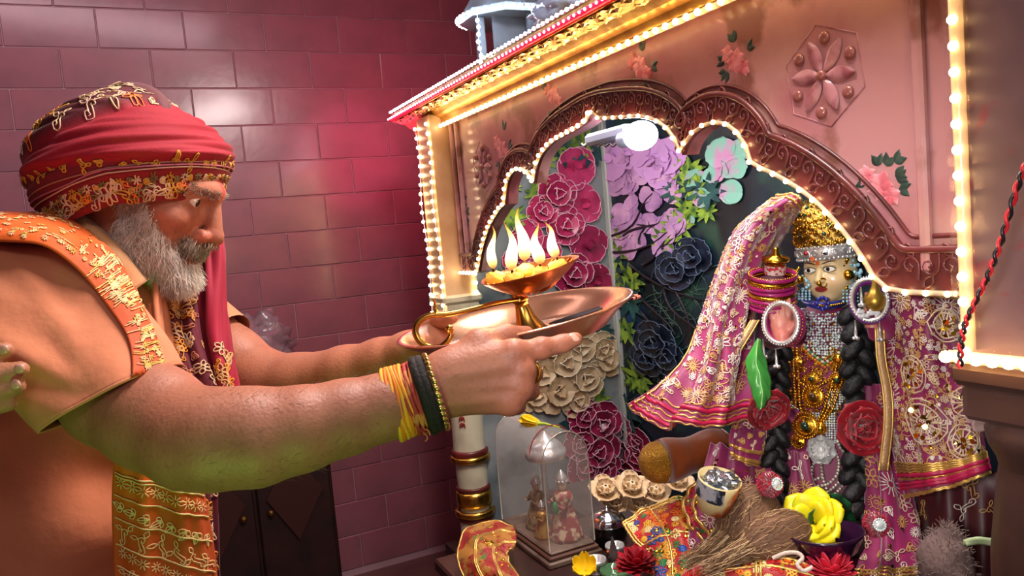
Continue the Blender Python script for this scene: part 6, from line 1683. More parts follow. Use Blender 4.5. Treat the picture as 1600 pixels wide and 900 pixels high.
def beard_w(p):
    p = p+np.random.default_rng(77).normal(size=p.shape)*np.array([0.003, 0.001, 0.005])
    x, y, z = p.T; ay = np.abs(y)
    top = np.where(x < 0.030, 0.012, np.interp(x, [0.02, 0.045, 0.07, 0.085, 0.12], [0.004, -0.040, -0.066, -0.080, -0.094]))
    w = (z < top) & (x > -0.004-0.25*(z+0.02)) & (z > -0.150)
    must = (z < -0.0565) & (z > -0.0745) & (ay < 0.031) & (x > 0.075) & (hypot_ok(p))
    chinp = (z < -0.0925) & (z > -0.15) & (x > 0.03)
    lip = (ay < 0.020) & (z > -0.0945) & (z < -0.0745) & (x > 0.085)
    return (w | must | chinp) & ~lip, must
def hypot_ok(p):
    x, y, z = p.T; return ~((np.abs(y) < 0.0035) & (z > -0.058))
bw_, mu_ = beard_w(v)
col = blend(col, bw_*0.45, '#9c8878')
addbody(hw_(v), q, col)
# --- beard, moustache, eyebrows as strands
def pick(mask, n, seed):
    r = np.random.default_rng(seed); idx = np.nonzero(mask)[0]; return r.choice(idx, n, replace=True), r
mb = MB()
idx, r = pick(bw_ & ~mu_, 14000, 1)
rt = v[idx]+r.normal(size=(len(idx), 3))*0.0009; nn = hn[idx]
dn = np.array([0.42, 0, -0.90]); out = 0.55
back = np.stack([np.where(rt[:, 0] < 0.04, -0.15, 0.12), np.zeros(len(rt)), np.zeros(len(rt))], 1)
d0 = nn*0.75+dn*0.75+back+r.normal(size=rt.shape)*0.22; d0 /= np.linalg.norm(d0, axis=1, keepdims=True)
L = r.uniform(0.55, 1.15, len(idx))*np.interp(rt[:, 2], [-0.14, -0.10, -0.05, 0.0], [0.026, 0.025, 0.018, 0.010])
d1 = d0*0.5+dn*0.7+r.normal(size=rt.shape)*0.22; d1 /= np.linalg.norm(d1, axis=1, keepdims=True)
sid = np.cross(d0, nn); sid /= np.linalg.norm(sid, axis=1, keepdims=True)+1e-6; wv = r.normal(size=(len(idx), 3))*0.0016
p1 = rt+d0*(L*0.3)[:, None]+sid*wv[:, :1]; p2 = rt+d0*(L*0.5)[:, None]+d1*(L*0.15)[:, None]+sid*wv[:, 1:2]; p3 = rt+d0*(L*0.55)[:, None]+d1*(L*0.48)[:, None]+sid*wv[:, 2:]*1.6
tone = r.uniform(0, 1, len(idx)); c1 = np.array(hexc('#fff8ee')); c2 = np.array(hexc('#b4a392')); bc_ = c2+(c1-c2)*np.clip(tone*1.5, 0, 1)[:, None]
mb.strands(hw_(np.stack([rt-nn*0.002, p1, p2, p3], 1)), np.array([0.00042, 0.00038, 0.00030, 0.00010])[None]*1.0, 3, col=bc_)
idx, r = pick(mu_, 1500, 2); rt = v[idx]+r.normal(size=(len(idx), 3))*0.0008; nn = hn[idx]
sg = np.sign(rt[:, 1])[:, None]; d0 = nn*0.5+np.array([0.15, 0, -0.75])+sg*np.array([0, 0.55, 0])+r.normal(size=rt.shape)*0.18; d0 /= np.linalg.norm(d0, axis=1, keepdims=True)
L = r.uniform(0.006, 0.010, len(idx)); c1 = np.array(hexc('#cbb8a2')); c2 = np.array(hexc('#5c483a')); bc_ = c2+(c1-c2)*(r.uniform(0, 1, len(idx))**1.4)[:, None]
mb.strands(hw_(np.stack([rt-nn*0.001, rt+d0*L[:, None]*0.5, rt+d0*L[:, None]-np.array([0, 0, 0.002])], 1)), np.array([0.0004, 0.00034, 0.0001])[None], 3, col=bc_)
bo_ = mb.build('beard', pm('beard_hair', '#b8aa98', 0.6, vcol=True), man); bo_['kind'] = 'stuff'
mb = MB()
for s in (-1, 1):
    m_ = (np.abs(v[:, 1]-s*0.033) < 0.022) & (np.abs(v[:, 2]-(0.0165+0.0*v[:, 1])) < 0.0055) & (v[:, 0] > 0.06)
    if m_.sum() < 5: continue
    idx, r = pick(m_, 170, 5+s); rt = v[idx]; nn = hn[idx]; d0 = nn*0.7+np.array([-0.2, s*0.8, 0.25])+r.normal(size=rt.shape)*0.25; d0 /= np.linalg.norm(d0, axis=1, keepdims=True); L = r.uniform(0.006, 0.011, len(idx))
    c1 = np.array(hexc('#c0b0a0')); c2 = np.array(hexc('#6a5444'))
    mb.strands(hw_(np.stack([rt, rt+d0*L[:, None]*0.6, rt+d0*L[:, None]-np.array([0, 0, 0.001])], 1)), np.array([0.0004, 0.0003, 0.0001])[None], 3, col=c2+(c1-c2)*r.uniform(0, 1, len(idx))[:, None])
if mb.n: o = mb.build('eyebrows', pm('beard_hair', '#b8aa98', 0.6, vcol=True), man); o['kind'] = 'stuff'
for s in (-1, 1):
    ec = A(0.0770, s*0.033, -0.001); e = MB().sphere(hw_(ec), 0.0130*HS, 20, 14, R=HM).build('eyeball', pm('sclera', '#e2d6cc', 0.2, coat=0.5), man)
    g = nrm(A(1.0, -0.05, -0.06)); F = frame(g); MB().sphere(hw_(ec+g*0.0112), (0.0058*HS, 0.0058*HS, 0.0026*HS), 16, 10, R=HM@F).build('iris', pm('iris_brown', '#2c160c', 0.12, coat=0.6), e)
# --- near (right) arm and hand
pts = [(-18, 450, .92, .058), (80, 518, .880, .056), (138, 574, .850, .055), (182, 618, .822, .054), (240, 652, .796, .053), (300, 685, .772, .049), (335, 690, .768, .047), (400, 686, .772, .046), (470, 670, .782, .042), (540, 652, .795, .0375), (600, 636, .805, .0335), (650, 622, .812, .0305), (690, 606, .815, .0295)]
cp = np.array([P(a_, b_, c_) for a_, b_, c_, d_ in pts]); cr = [k[3] for k in pts]
arm = SDF(cp.min(0)-0.10, np.maximum(cp.max(0), P(920, 600, 0.92))+0.10, 0.0023)
arm.chain(cp, cr, k=0.012)
arm.ell(P(365, 655, .768), (0.04, 0.03, 0.022), k=0.03)
D = .816
def J(px, py, d=D): return P(px, py, d)
for kx, ky in ((803, 552), (815, 578), (812, 604), (796, 628)):
    arm.cone(J(690, 600+(ky-590)*0.35, D), J(kx, ky, D), 0.023, 0.0135, k=0.014)
arm.cone(J(710, 575, D), J(770, 560, D+0.004), 0.020, 0.016, k=0.015)
arm.chain([J(802, 551), J(846, 545, D+0.008), J(879, 537, D+0.016), J(899, 530, D+0.020)], [0.0132, 0.0108, 0.0097, 0.0080], k=0.005)
arm.ell(J(846, 543, D+0.006), 0.0112, k=0.005)
arm.chain([J(818, 578), J(832, 584, D+0.036), J(812, 578, D+0.066), J(800, 572, D+0.075)], [0.0132, 0.0110, 0.0095, 0.008], k=0.004)
arm.chain([J(815, 605), J(828, 611, D+0.034), J(808, 603, D+0.062), J(796, 596, D+0.07)], [0.0128, 0.0105, 0.009, 0.0078], k=0.004)
arm.chain([J(798, 629), J(808, 634, D+0.028), J(792, 624, D+0.052), J(782, 616, D+0.06)], [0.0120, 0.0095, 0.0085, 0.0072], k=0.004)
arm.chain([J(702, 578, D+0.004), J(748, 538, D+0.012), J(790, 526, D+0.036), J(822, 521, D+0.062)], [0.0185, 0.0150, 0.0125, 0.0090], k=0.010)
for kx, ky in ((803, 552), (815, 578), (812, 604), (796, 628)): arm.ell(J(kx, ky, D-0.004), 0.0145, k=0.006)
for a_, b_ in (((690, 610), (800, 600)), ((700, 628), (790, 622)), ((700, 590), (798, 572))):
    arm.cone(J(*a_, D-0.024), J(*b_, D-0.0135), 0.003, 0.0022, k=0.008)
v, q = arm.mesh(1)
# colour: warmer knuckles, paler inner forearm
col = np.tile(np.array(hexc('#a66a50')), (len(v), 1))
for kx, ky in ((803, 552), (815, 578), (812, 604), (796, 628), (846, 545), (880, 537)):
    w = np.exp(-np.sum((v-J(kx, ky, D-0.008))**2, 1)/0.012**2)*0.5; col = blend(col, w, '#a8563e')
addbody(v, q, col)
an = arm.normals(v)
# --- far (left) arm and hand
pts2 = [(215, 455, 1.36, .075), (300, 510, 1.34, .056), (365, 560, 1.31, .052), (415, 592, 1.285, .046), (470, 596, 1.25, .044), (540, 580, 1.20, .038), (595, 563, 1.17, .032), (640, 548, 1.145, .0275), (668, 540, 1.13, .026)]
cp2 = np.array([P(a_, b_, c_) for a_, b_, c_, d_ in pts2])
ar2 = SDF(cp2.min(0)-0.10, np.maximum(cp2.max(0), P(760, 560, 1.12))+0.10, 0.003)
ar2.chain(cp2, [k[3] for k in pts2], k=0.015)
for kx, ky, d in ((715, 552, 1.075), (722, 556, 1.10), (722, 556, 1.125), (716, 554, 1.145)):
    ar2.cone(P(672, 542, 1.125), P(kx, ky, d), 0.020, 0.0115, k=0.012)
    ar2.chain([P(kx, ky, d), P(kx+40, ky-2, d-0.01), P(kx+65, ky-8, d-0.02)], [0.011, 0.0095, 0.008], k=0.004)
ar2.chain([P(655, 532, 1.115), P(672, 510, 1.105), P(690, 500, 1.09), P(706, 497, 1.075)], [0.016, 0.0135, 0.0115, 0.009], k=0.008)
v2, q2 = ar2.mesh(1); addbody(v2, q2, np.tile(np.array(hexc('#a66a50')), (len(v2), 1)))
# --- feet and lower legs, out of the picture below
ft = SDF((-0.55, 0.85, -0.01), (0.25, 1.6, 0.5), 0.012)
for yy in (1.07, 1.33):
    ft.chain([(-0.26, yy, 0.48), (-0.26, yy, 0.10)], [0.055, 0.042], k=0.03); ft.ell((-0.19, yy, 0.045), (0.13, 0.048, 0.040), k=0.03)
v3, q3 = ft.mesh(1); addbody(v3, q3, np.tile(np.array(hexc('#a66a50')), (len(v3), 1)))
# hidden quads under the clothes link head, arms and legs into one mesh
AV = np.concatenate(bodyV); body_mid = A(-0.12, 1.2, 1.0)
def near2(lo, n, p):
    k = np.argsort(np.sum((AV[lo:lo+n]-p)**2, 1))[:2]; return lo+k[0], lo+k[1]
nh, na, nb = len(bodyV[0]), len(bodyV[1]), len(bodyV[2])
i0 = near2(0, nh, P(120, 520, 1.12)); i1 = near2(nh, na, P(60, 480, .93)); i2 = near2(nh+na, nb, P(190, 470, 1.32))
i3 = near2(nh+na+nb, len(v3), A(-0.26, 1.07, 0.54)); i4 = near2(nh+na+nb, len(v3), A(-0.26, 1.33, 0.54))
bodyQ.append(np.array([(i0[0], i0[1], k[1], k[0]) for k in (i1, i2, i3, i4)]))
body = MB().add(np.concatenate(bodyV), np.concatenate(bodyQ), col=np.concatenate(bodyC)).build('body', M_skin, man)
# nails and arm hair
M_nail = pm('nail', '#d09a84', 0.25, coat=0.4)
F = frame(nrm(-FW*0.75+UP*0.55+RT*0.25), RT-UP*0.2); MB().sphere(J(897, 527, D+0.014), (0.0072, 0.0054, 0.0022), 12, 8, R=F).build('fingernail', M_nail, body)
mb = MB(); fore = np.nonzero((np.sum((v-P(520, 655, .76))**2, 1) < 0.13**2))[0]; r = np.random.default_rng(8); idx = r.choice(fore, 260)
rt = v[idx]; d0 = an[idx]*0.35+nrm(P(680, 610, .8)-P(400, 690, .77))+r.normal(size=rt.shape)*0.3; d0 /= np.linalg.norm(d0, axis=1, keepdims=True)
mb.strands(np.stack([rt, rt+d0*0.005, rt+d0*0.010+an[idx]*0.001], 1), np.array([0.00018, 0.00015, 0.00006])[None], 3); o = mb.build('arm_hair', pm('arm_hair', '#7a5644', 0.6), body); o['kind'] = 'stuff'

# --- turban
TC = P(213, 310, 1.085)
hflat = A(math.cos(y_), math.sin(y_), 0)
tx = nrm(hflat*math.cos(0.02)-A(0, 0, 1)*math.sin(0.02)); ty = nrm(np.cross(A(0, 0, 1), hflat)); tz = np.cross(tx, ty)
prof = np.array([(0.0, 0.108, 0.108, -0.012), (0.06, 0.118, 0.112, -0.008), (0.16, 0.128, 0.118, 0.016), (0.30, 0.137, 0.126, 0.048), (0.46, 0.124, 0.117, 0.082), (0.60, 0.101, 0.100, 0.112), (0.74, 0.072, 0.076, 0.136), (0.88, 0.040, 0.044, 0.152), (1.0, 0.004, 0.004, 0.158)])
nu, nv = 150, 220
su = np.linspace(0, 1, nu); ph = np.linspace(0, 2*PI, nv)      # ph=0 on the far side
prof[:, 1] *= 0.93; prof[:, 3] *= 0.86; pc = catmull(prof, 120); rx = np.interp(su, pc[:, 0], pc[:, 1]); ry = np.interp(su, pc[:, 0], pc[:, 2]); hh = np.interp(su, pc[:, 0], pc[:, 3])
U, V_ = np.meshgrid(su, ph, indexing='ij')
ang = PI/2+V_                                   # +y (far) first, then back, near, front
cx, cy_ = np.cos(ang), np.sin(ang)
# slanted wrap coordinate: bands rise toward the front on the near side
w1 = U-0.10*cx*(1-U)
fold = np.zeros_like(U)
rgf = np.random.default_rng(4)
for kf, am in ((26, 0.0016), (41, 0.0010), (63, 0.0006)): fold += am*np.sin(kf*2*w1+1.3*np.sin(2*ang+kf)+rgf.uniform(0, 6))
edge1 = 0.20+0.050*cx; edge2 = 0.33-0.015*cx+0.035*np.sin(ang); edge3 = 0.58+0.22*cx
bulge = 0.010*np.clip((U-edge2)/0.05, 0, 1)*np.clip((edge3-U)/0.06+0.4, 0, 1)+0.004*np.clip((U-edge1)/0.03, 0, 1)
top_m = np.clip((U-edge3)/0.03, 0, 1)
bulge += 0.010*top_m*(1-0.3*U)
rad = 1.0+(fold+bulge*0.9)/0.12
px_ = rx[:, None]*rad*cx; py_ = ry[:, None]*rad*cy_; pz_ = hh[:, None]-0.034*(1-U)**2*np.clip(-cx+0.15, 0, 1)+fold*0.6+0.012*top_m*np.sin(U*3)+0.02*U*0
pz_ = pz_+0.020*np.exp(-((px_+0.0)**2+(py_)**2)/0.035**2)*1.0
tg3 = TC+px_[..., None]*tx+py_[..., None]*ty+pz_[..., None]*tz
cR = np.array(hexc('#92041f')); cM = np.array(hexc('#680c22')); cD = np.array(hexc('#54121c')); cE = np.array(hexc('#86101c'))
colT = np.tile(cR, (nu, nv, 1))
def mixc(c, w): 
    global colT
    colT = colT*(1-w[..., None])+np.array(c)*w[..., None]
mixc(cM, np.clip((edge2-U)/0.015, 0, 1))
mixc(cE, np.clip((edge1-U)/0.012, 0, 1))
mixc(cD, top_m)
M_turban = pm('turban_cloth', '#a01030', 0.8, vcol=True, sheen=0.05, bump=(320, 0.3, 0.0015))
turb = MB().grid(tg3, thick=0.003, col=colT).build('turban', M_turban, man)
gnt = gnormals(tg3)
if np.mean(np.sum(gnt*(tg3-TC), -1)) < 0: gnt = -gnt
TCOL = (hexc('#d8b890'), hexc('#c8922c'), hexc('#e0742c'), hexc('#7a6a3a'), hexc('#cfa890'), hexc('#d8b890'))
rgm = random.Random(3); items = []
for i in range(40):          # border at the brow
    vv_ = 0.30+0.52*i/40; a_ = PI/2+vv_*2*PI; e1 = 0.20+0.050*math.cos(a_)
    items.append((['scroll', 'flower', 'leaf', 'scroll'][i % 4], e1*0.45+rgm.uniform(-0.02, 0.02), vv_, rgm.uniform(0.010, 0.014), rgm.uniform(0, 6), TCOL[i % 6]))
    items.append((['daisy', 'leaf'][i % 2], e1*0.80, vv_+0.006, 0.006, rgm.uniform(0, 6), TCOL[(i*2+1) % 6]))
    if i % 2: items.append((['scroll', 'leaf', 'leaf'][i % 3], 0.315-0.012*math.cos(a_)+0.03*math.sin(a_), vv_, 0.0085, rgm.uniform(0, 6), TCOL[i % 2]))
for i in range(330):          # top layer
    vv_ = rgm.uniform(0.2, 0.85); a_ = PI/2+vv_*2*PI; e3 = 0.58+0.22*math.cos(a_); u_ = rgm.uniform(e3+0.02, 0.97)
    if any(isinstance(k[0], str) and abs(k[1]-u_)*0.22 < 0.011 and abs(k[2]-vv_)*0.5*(1.2-u_) < 0.011 for k in items): continue
    items.append((rgm.choice(('scroll', 'flower', 'leaf', 'scroll')), u_, vv_, rgm.uniform(0.010, 0.017), rgm.uniform(0, 6), rgm.choice(TCOL)))
mb = MB(); stitch(mb, tg3, items, thick=0.0011, lift=0.0028, k=14, n=4, gn=gnt)
# piping lines along the wraps
for off, c_ in ((0.012, '#cfa890'), (0.028, '#b8687c'), (0.055, '#a87060')):
    vv_ = np.linspace(0.30, 0.86, 160); a_ = PI/2+vv_*2*PI; uv = np.stack([0.20+0.050*np.cos(a_)+off, vv_], 1)
    pp = gsamp(tg3, uv)+gsamp(gnt, uv)*0.0025; mb.strands(pp[None], 0.0011, 5, col=np.array([hexc(c_)]))
o = mb.build('turban_embroidery', pm('turban_thread', '#d8b890', 0.55, vcol=True), turb); o['kind'] = 'stuff'
# knotted fold at the crown
kp = catmull(np.array([P(118, 222, 1.02), P(150, 185, 1.035), P(185, 160, 1.06), P(208, 147, 1.08), P(232, 152, 1.07), P(250, 168, 1.05), P(262, 185, 1.04)]), 40)
kr = 0.013+0.007*np.sin(np.linspace(0, PI, 40)); kr[-8:] *= np.linspace(1, 0.5, 8); kr[:8] *= np.linspace(0.5, 1, 8)
knot = MB().tube(kp, kr, 18, flat=0.8); kg = None
mbk = knot.build('turban_fold', pm('turban_dark', '#58121e', 0.7, sheen=0.5, bump=(320, 0.3, 0.0015)), turb)

# --- hanging scarf on the far side, with an embroidered edge
SK = pm('scarf_crimson', '#a00630', 0.75, sheen=0.1, mix=('#7c0424', 6, 0.4, 0.62), bump=(300, 0.2, 0.0012)); SM = pm('scarf_maroon', '#5c0f22', 0.8, sheen=0.1, bump=(300, 0.25, 0.0012))
def in_front(g, tree, gap=0.005):
    c = Vector(CAM); g = g.copy(); D_ = np.zeros(g.shape[:2])
    for i in range(g.shape[0]):
        for j in range(g.shape[1]):
            d = Vector(g[i, j]-CAM); L = d.length; loc, no, k, ds = tree.ray_cast(c, d.normalized())
            if loc is not None and ds-gap < L: D_[i, j] = L-(ds-gap)
    for _ in range(3):
        E = np.pad(D_, 1, mode='edge'); m = (E[:-2, 1:-1]+E[2:, 1:-1]+E[1:-1, :-2]+E[1:-1, 2:])/4; D_ = np.maximum(D_, m)
    r = g-CAM; L = np.linalg.norm(r, axis=-1, keepdims=True); return CAM+r*(1-D_[..., None]/L)
def mcloth(name, ctrl, mu, mv, mat, fold, seed, parent=man, thick=0.0022, tree=None):
    g = upgrid(np.array([[P(*c) for c in r] for r in ctrl]), mu, mv); n_ = gnormals(g); u = np.linspace(0, 1, mu)[:, None]; vv2 = np.linspace(0, 1, mv)[None]
    g = g+n_*(fold[0]*(np.sin(vv2*fold[1]+u*2.2+seed)+0.5*np.sin(vv2*fold[1]*1.8-u*4+seed*2)+0.25*np.sin(vv2*fold[1]*3.1+u*5)))[..., None]
    if tree is not None: g = in_front(g, tree)
    o = MB().grid(g, thick=thick).build(name, mat, parent); n2 = gnormals(g)
    if np.mean(np.sum(n2*(g-CAM), -1)) > 0: n2 = -n2
    return o, g, n2
sc1, g1, n1 = mcloth('scarf', [[(285, 330, 1.22), (318, 335, 1.20), (345, 345, 1.21)], [(288, 390, 1.20), (325, 395, 1.17), (356, 395, 1.19)], [(290, 450, 1.17), (328, 455, 1.14), (358, 455, 1.17)], [(292, 510, 1.15), (330, 520, 1.12), (364, 510, 1.15)], [(312, 560, 1.13), (340, 575, 1.10), (370, 570, 1.13)], [(322, 600, 1.12), (346, 612, 1.09), (374, 606, 1.12)]],
                      90, 44, SK, (0.007, 9), 1)
sc2, g2, n2 = mcloth('scarf', [[(240, 420, 1.14), (268, 425, 1.13), (300, 425, 1.15)], [(244, 470, 1.12), (272, 475, 1.11), (306, 475, 1.13)], [(250, 530, 1.10), (282, 535, 1.09), (318, 535, 1.11)], [(262, 590, 1.08), (298, 596, 1.07), (340, 596, 1.09)], [(280, 640, 1.07), (312, 646, 1.06), (358, 630, 1.08)]],
                      80, 44, SM, (0.006, 13), 2)
sc3, g3, n3 = mcloth('scarf', [[(300, 700, 1.02), (318, 700, 1.01), (336, 705, 1.02)], [(306, 780, 1.01), (322, 780, 1.00), (340, 785, 1.01)], [(310, 860, 1.0), (326, 860, .99), (340, 860, 1.0)], [(312, 940, 1.0), (328, 940, .99), (342, 940, 1.0)]], 50, 20, SM, (0.003, 9), 3)
for o_, g_, n_, ur, n_it, vr in ((sc1, g1, n1, (0.66, 0.97), 22, (0.45, 0.97)), (sc2, g2, n2, (0.03, 0.97), 60, (0.25, 0.97)), (sc3, g3, n3, (0.05, 0.95), 26, (0.05, 0.95))):
    mb = MB(); its = []
    for i in range(n_it): its.append((rgm.choice(('scroll', 'flower', 'leaf')), rgm.uniform(*ur), rgm.uniform(*vr), rgm.uniform(0.007, 0.013), rgm.uniform(0, 6), rgm.choice((hexc('#c89a60'), hexc('#d8b48c'), hexc('#d88a20'), hexc('#b06a50'))) ))
    stitch(mb, g_, its, thick=0.0011, lift=0.0025, k=12, gn=n_); o = mb.build('scarf_embroidery', pm('turban_thread', '#d8b890', 0.55, vcol=True), o_); o['kind'] = 'stuff'

# --- kurta: torso, sleeve, collar
M_kurta = pm('peach_cotton', '#d2855e', 0.85, mix=('#c2734c', 3, 0.4, 0.65), sheen=0.08, bump=(24, 0.45, 0.008))
tor = SDF((-0.62, 0.72, 0.40), (0.22, 1.62, 1.56), 0.0085)
T = [(P(140, 425, 1.13), .070), (P(120, 520, 1.12), .145), (P(95, 640, 1.12), .175), (P(85, 780, 1.12), .185), (P(60, 940, 1.14), .195)]
for i in range(4): tor.cone(T[i][0], T[i+1][0], T[i][1], T[i+1][1], k=0.06)
tor.cone(P(125, 470, 1.12), P(20, 462, .93), .095, .085, k=0.05)
tor.cone(P(140, 470, 1.13), P(205, 462, 1.34), .095, .075, k=0.05)
b0 = T[4][0]; tor.cone(b0, A(b0[0]-0.02, b0[1], 0.45), .195, .23, k=0.08)
v, q = tor.mesh(2)
nn = tor.normals(v)
w = (0.010*np.sin(v@A(13, 9, 24)+2.4*np.sin(v@A(8, 6, 5)))+0.006*np.sin(v@A(-22, 12, 40)+1.5*np.sin(v@A(12, 2, 9))))*np.clip((1.36-v[:, 2])*6, 0, 1)
kmb = MB().add(v+nn*w[:, None], q); kur = kmb.build('kurta', M_kurta, man)
# near sleeve as an open tube
rings = [((-18, 440), .925, .100, .105, (0.86, 0.50)), ((40, 470), .895, .100, .095, (0.80, 0.60)), ((95, 525), .870, .092, .084, (0.80, 0.60)), ((140, 573), .845, .082, .082, (0.84, 0.54)), ((180, 618), .815, .069, .076, (0.875, 0.485))]
ctr = catmull(np.array([P(a_[0], a_[1], d) for a_, d, r1, r2, e in rings]), 48); rr1 = catmull(np.array([[k[2]] for k in rings]), 48)[:, 0]; rr2 = catmull(np.array([[k[3]] for k in rings]), 48)[:, 0]; ee = catmull(np.array([k[4] for k in rings]), 48)
aa = np.linspace(0, 2*PI, 90, endpoint=False); sg_ = np.zeros((48, 90, 3))
for i in range(48):
    e1 = nrm(RT*ee[i, 0]+UP*ee[i, 1]); e2 = nrm(FW-e1*np.dot(FW, e1)); t_ = i/47
    fd = 0.0045*np.sin(aa*4+t_*5)+0.004*np.sin(aa*7-t_*6+1)*(1-0.5*t_)+0.019*np.exp(-((aa-(PI*1.40+0.55*t_))/0.15)**2)*np.sin(PI*min(1, t_*1.05))+0.012*np.exp(-((aa-(PI*1.20+0.3*t_))/0.13)**2)*np.sin(PI*min(1, t_*1.2))+0.008*np.exp(-((aa-(PI*1.72-0.35*t_))/0.12)**2)*(1-t_)
    sg_[i] = ctr[i]+np.outer(np.cos(aa)*(rr1[i]+fd), e1)+np.outer(np.sin(aa)*(rr2[i]+fd), e2)
smb = MB().grid(sg_, cv=True, thick=0.0025); smb.build('sleeve', M_kurta, kur)
ktree = BVHTree.FromPolygons(np.concatenate(kmb.V+smb.V).tolist(), np.concatenate(kmb.Q+[q_+kmb.n for q_ in smb.Q]).tolist())
MB().tube(np.concatenate([sg_[-1], sg_[-1][:1]]), 0.0018, 6).build('cuff_hem', M_kurta, kur)
# far sleeve
fr = np.array([P(215, 460, 1.34), P(280, 500, 1.335), P(345, 545, 1.315)]); MB().tube(catmull(fr, 16), np.linspace(0.085, 0.068, 16), 24, caps=False).build('sleeve', M_kurta, kur)
# stand collar round the back of the neck
mcloth('collar', [[(88, 338, 1.03), (105, 326, 1.04), (130, 322, 1.08)], [(118, 362, 1.0), (140, 352, 1.01), (158, 350, 1.06)], [(168, 405, 0.985), (186, 392, 1.0), (198, 388, 1.05)], [(212, 452, 1.0), (228, 440, 1.02), (236, 436, 1.06)]], 30, 14, pm('collar_cotton', '#d8a878', 0.75, sheen=0.25), (0.001, 6), 4, parent=kur)
mcloth('neck_placket', [[(236, 440, 1.07), (244, 440, 1.055), (252, 446, 1.07)], [(238, 490, 1.04), (246, 490, 1.03), (254, 492, 1.05)], [(246, 545, 1.02), (254, 548, 1.01), (262, 550, 1.03)], [(256, 600, 1.0), (264, 604, .99), (272, 604, 1.01)]], 30, 10, M_kurta, (0.0015, 6), 5, parent=kur)

# --- orange printed shawl
M_shawl = pm('orange_shawl', '#d85e06', 0.7, mix=('#bc4a06', 5, 0.4, 0.62), sheen=0.08, bump=(320, 0.2, 0.001))
sh_ctrl = [[(-60, 342, 1.02), (-60, 336, .95), (-60, 352, .86), (-60, 380, .82)], [(30, 336, 1.03), (22, 338, .95), (20, 355, .85), (18, 378, .812)], [(105, 340, 1.06), (95, 346, .98), (86, 362, .87), (72, 384, .815)], [(160, 375, 1.04), (150, 385, .95), (140, 400, .87), (122, 418, .82)], [(208, 440, 1.01), (198, 448, .93), (188, 458, .87), (166, 470, .825)], [(240, 520, .98), (234, 525, .92), (224, 530, .87), (206, 536, .83)], [(270, 610, .97), (258, 612, .93), (235, 612, .90), (205, 612, .88)], [(300, 690, .95), (270, 700, .92), (225, 700, .90), (182, 700, .89)], [(322, 770, .95), (284, 776, .92), (232, 776, .905), (175, 770, .90)], [(336, 850, .95), (292, 856, .925), (236, 856, .91), (176, 850, .905)], [(346, 950, .95), (300, 956, .925), (240, 956, .91), (180, 950, .905)]]
so, gs_, ns_ = mcloth('shawl', sh_ctrl, 150, 60, M_shawl, (0.004, 12), 6, tree=ktree)
mb = MB(); its = []; WH = hexc('#eecb90'); LG = hexc('#d8b858')
for i in range(260):
    u_ = rgm.uniform(0.02, 0.56); its.append(('daisy', u_, rgm.uniform(0.04, 0.96), rgm.uniform(0.0030, 0.0048), rgm.uniform(0, 6), WH if i % 4 else LG))
for i in range(14): its.append(('scroll', rgm.uniform(0.05, 0.5), rgm.uniform(0.2, 0.8), 0.0065, rgm.uniform(0, 6), WH))
for rowu, kind, n_, s_ in ((0.685, 'daisy', 11, 0.007), (0.715, 'daisy', 9, 0.008), (0.80, 'daisy', 9, 0.008), (0.855, 'leaf', 8, 0.012), (0.90, 'scroll', 6, 0.012), (0.94, 'daisy', 10, 0.007), (0.975, 'scroll', 6, 0.012)):
    for k in range(n_): its.append((kind, rowu+0.06*(0.5-(k+0.5)/n_), 0.05+0.9*(k+0.5)/n_, s_, 0.3*k, WH))
stitch(mb, gs_, its, thick=0.0007, lift=0.0022, k=9, gn=ns_)
for ul in (0.745, 0.752, 0.775, 0.782, 0.825, 0.872, 0.922, 0.958):
    vv_ = np.linspace(0.03, 0.97, 60); uv = np.stack([ul+0.05*(0.5-vv_), vv_], 1); pp = gsamp(gs_, uv)+gsamp(ns_, uv)*0.0022; mb.strands(pp[None], 0.0010, 4, col=np.array([WH]))
o = mb.build('shawl_print', pm('print_white', '#f0d8a8', 0.7, vcol=True), so); o['kind'] = 'stuff'

# --- wrist threads, bands and ring
axw = nrm(P(690, 606, .815)-P(590, 640, .803))
def wrist(px, py): return P(px, py, .809)
def band(name, c, R, r, mat, wob=0.0, sq=0.88, n=48, tilt=0.0, seed=0):
    F = frame(nrm(axw+UP*tilt), FW); rg = np.random.default_rng(seed); ph_ = rg.uniform(0, 6)
    return MB().tube([c+F@A(R*sq*math.cos(x), R*math.sin(x), wob*math.sin(3*x+ph_)) for x in np.linspace(0, 2*PI, n, endpoint=False)], r, 7, closed=True).build(name, mat, man)
for i in range(7): band('orange_thread', wrist(612+i*4.2, 633-i*1.6), 0.0385-0.0003*i, 0.0023, pm('thread_orange', '#e87818', 0.6) if i % 2 else pm('thread_yellow', '#f0a828', 0.6), 0.0012, seed=i)
for i in range(7): band('red_thread', wrist(638+i*3.2, 627-i*1.4), 0.0375, 0.0020, pm('thread_crimson', '#a83030', 0.7, mix=('#c87840', 60, 0.5, 0.6)), 0.0018, seed=20+i)
F = frame(axw, FW)
band('black_band', wrist(662, 618), 0.0375, 0.0062, pm('black_cord', '#17110e', 0.8, bump=(160, 0.8, 0.004)), 0.0004)
band('black_band', wrist(669, 615), 0.0370, 0.0058, pm('black_cord', '#17110e', 0.8, bump=(160, 0.8, 0.004)), 0.0004)
mb = MB(); cw = wrist(681, 612)
for k in range(34):
    x = 2*PI*k/34; F2 = frame(nrm(axw*0.6+(F@A(-math.sin(x), math.cos(x), 0)))); mb.sphere(cw+F@A(0.0345*math.cos(x), 0.0405*math.sin(x), 0), (0.0028, 0.0018, 0.0048), 8, 5, R=F2)
mb.build('gold_bracelet', pm('bracelet_gold', '#d8b868', 0.25, 0.9), man)
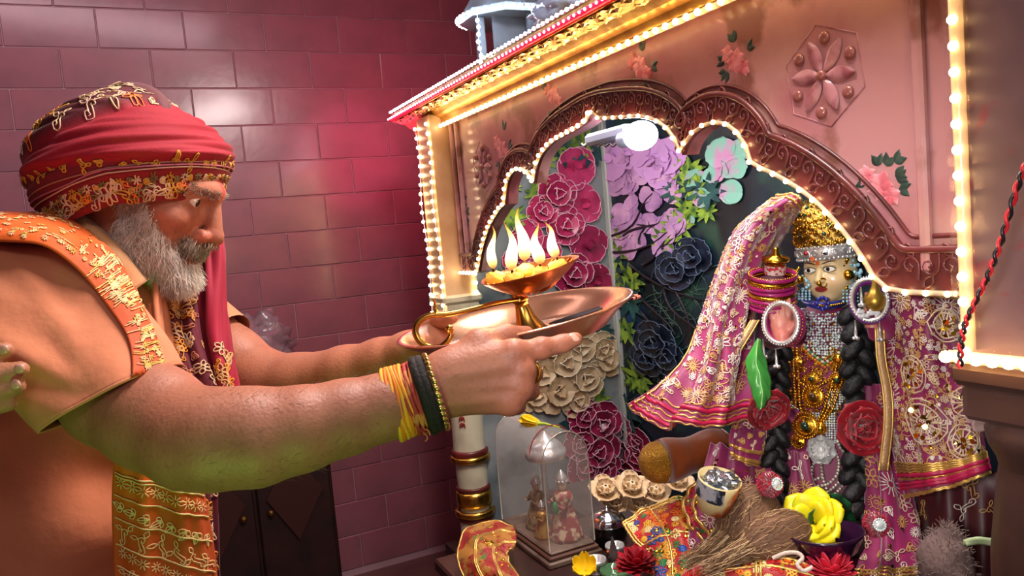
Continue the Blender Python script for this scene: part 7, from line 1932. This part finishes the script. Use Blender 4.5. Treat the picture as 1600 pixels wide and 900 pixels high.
mb = MB().tube(catmull(np.array([P(652, 668, .79), P(662, 676, .785), P(668, 684, .785), P(664, 690, .785)]), 14), 0.0009, 4); mb.tube(catmull(np.array([P(650, 668, .79), P(668, 672, .785), P(672, 680, .785)]), 12), 0.0009, 4); mb.build('loose_thread_end', pm('thread_crimson', '#a83030', 0.7), man)
F = frame(nrm(FW*0.8+RT*0.3), UP); c = J(826, 582, D+0.012); MB().tube([c+F@A(0.0125*math.cos(x), 0.0125*math.sin(x), 0) for x in np.linspace(0, 2*PI, 28, endpoint=False)], 0.0019, 6, closed=True).build('finger_ring', M_jgold, man)

# ================================================================== hand of another person at the left edge
oth = thing('person', 'person outside the left edge, only fingertips in view touching the peach sleeve', 'person', P(-120, 640, 0.80))
hpt = np.array([P(a_, b_, c_) for a_, b_, c_ in ((-330, 760, .86), (-230, 690, .79), (-140, 635, .745), (40, 540, .72), (40, 640, .74), (-80, 580, .72), (-80, 650, .74))]); hs = SDF(hpt.min(0)-0.07, hpt.max(0)+0.07, 0.0028)
hs.chain([P(-330, 760, .86), P(-230, 690, .79), P(-140, 635, .745)], [.042, .036, .029], k=0.015)
for (a_, b_, c_) in (((-75, 590), (-25, 556), (8, 548)), ((-70, 605), (-15, 588), (32, 578)), ((-70, 622), (-15, 612), (26, 604)), ((-78, 640), (-25, 636), (12, 630))):
    hs.cone(P(-140, 632, .745), P(*a_, .728), .024, .014, k=0.012); hs.chain([P(*a_, .728), P(*b_, .722), P(*c_, .732)], [.012, .0105, .0085], k=0.004)
v, q = hs.mesh(1); ob = MB().add(v, q, col=np.tile(np.array(hexc('#a87050')), (len(v), 1))).build('forearm_and_hand', M_skin, oth)
for (a_, d) in (((30, 576), .7205), ((24, 601), .7205), ((5, 546), .7205)): MB().sphere(P(*a_, d), (0.0055, 0.0022, 0.0048), 10, 6, R=frame(UP, RT)).build('fingernail', M_nail, ob)
MB().tube([P(-250, 705, .83), P(-300, 740, .85), P(-420, 820, .90)], [0.055, 0.06, 0.075], 20, caps=False).build('cuff', pm('plain_cuff', '#5a5a4a', 0.8), oth)
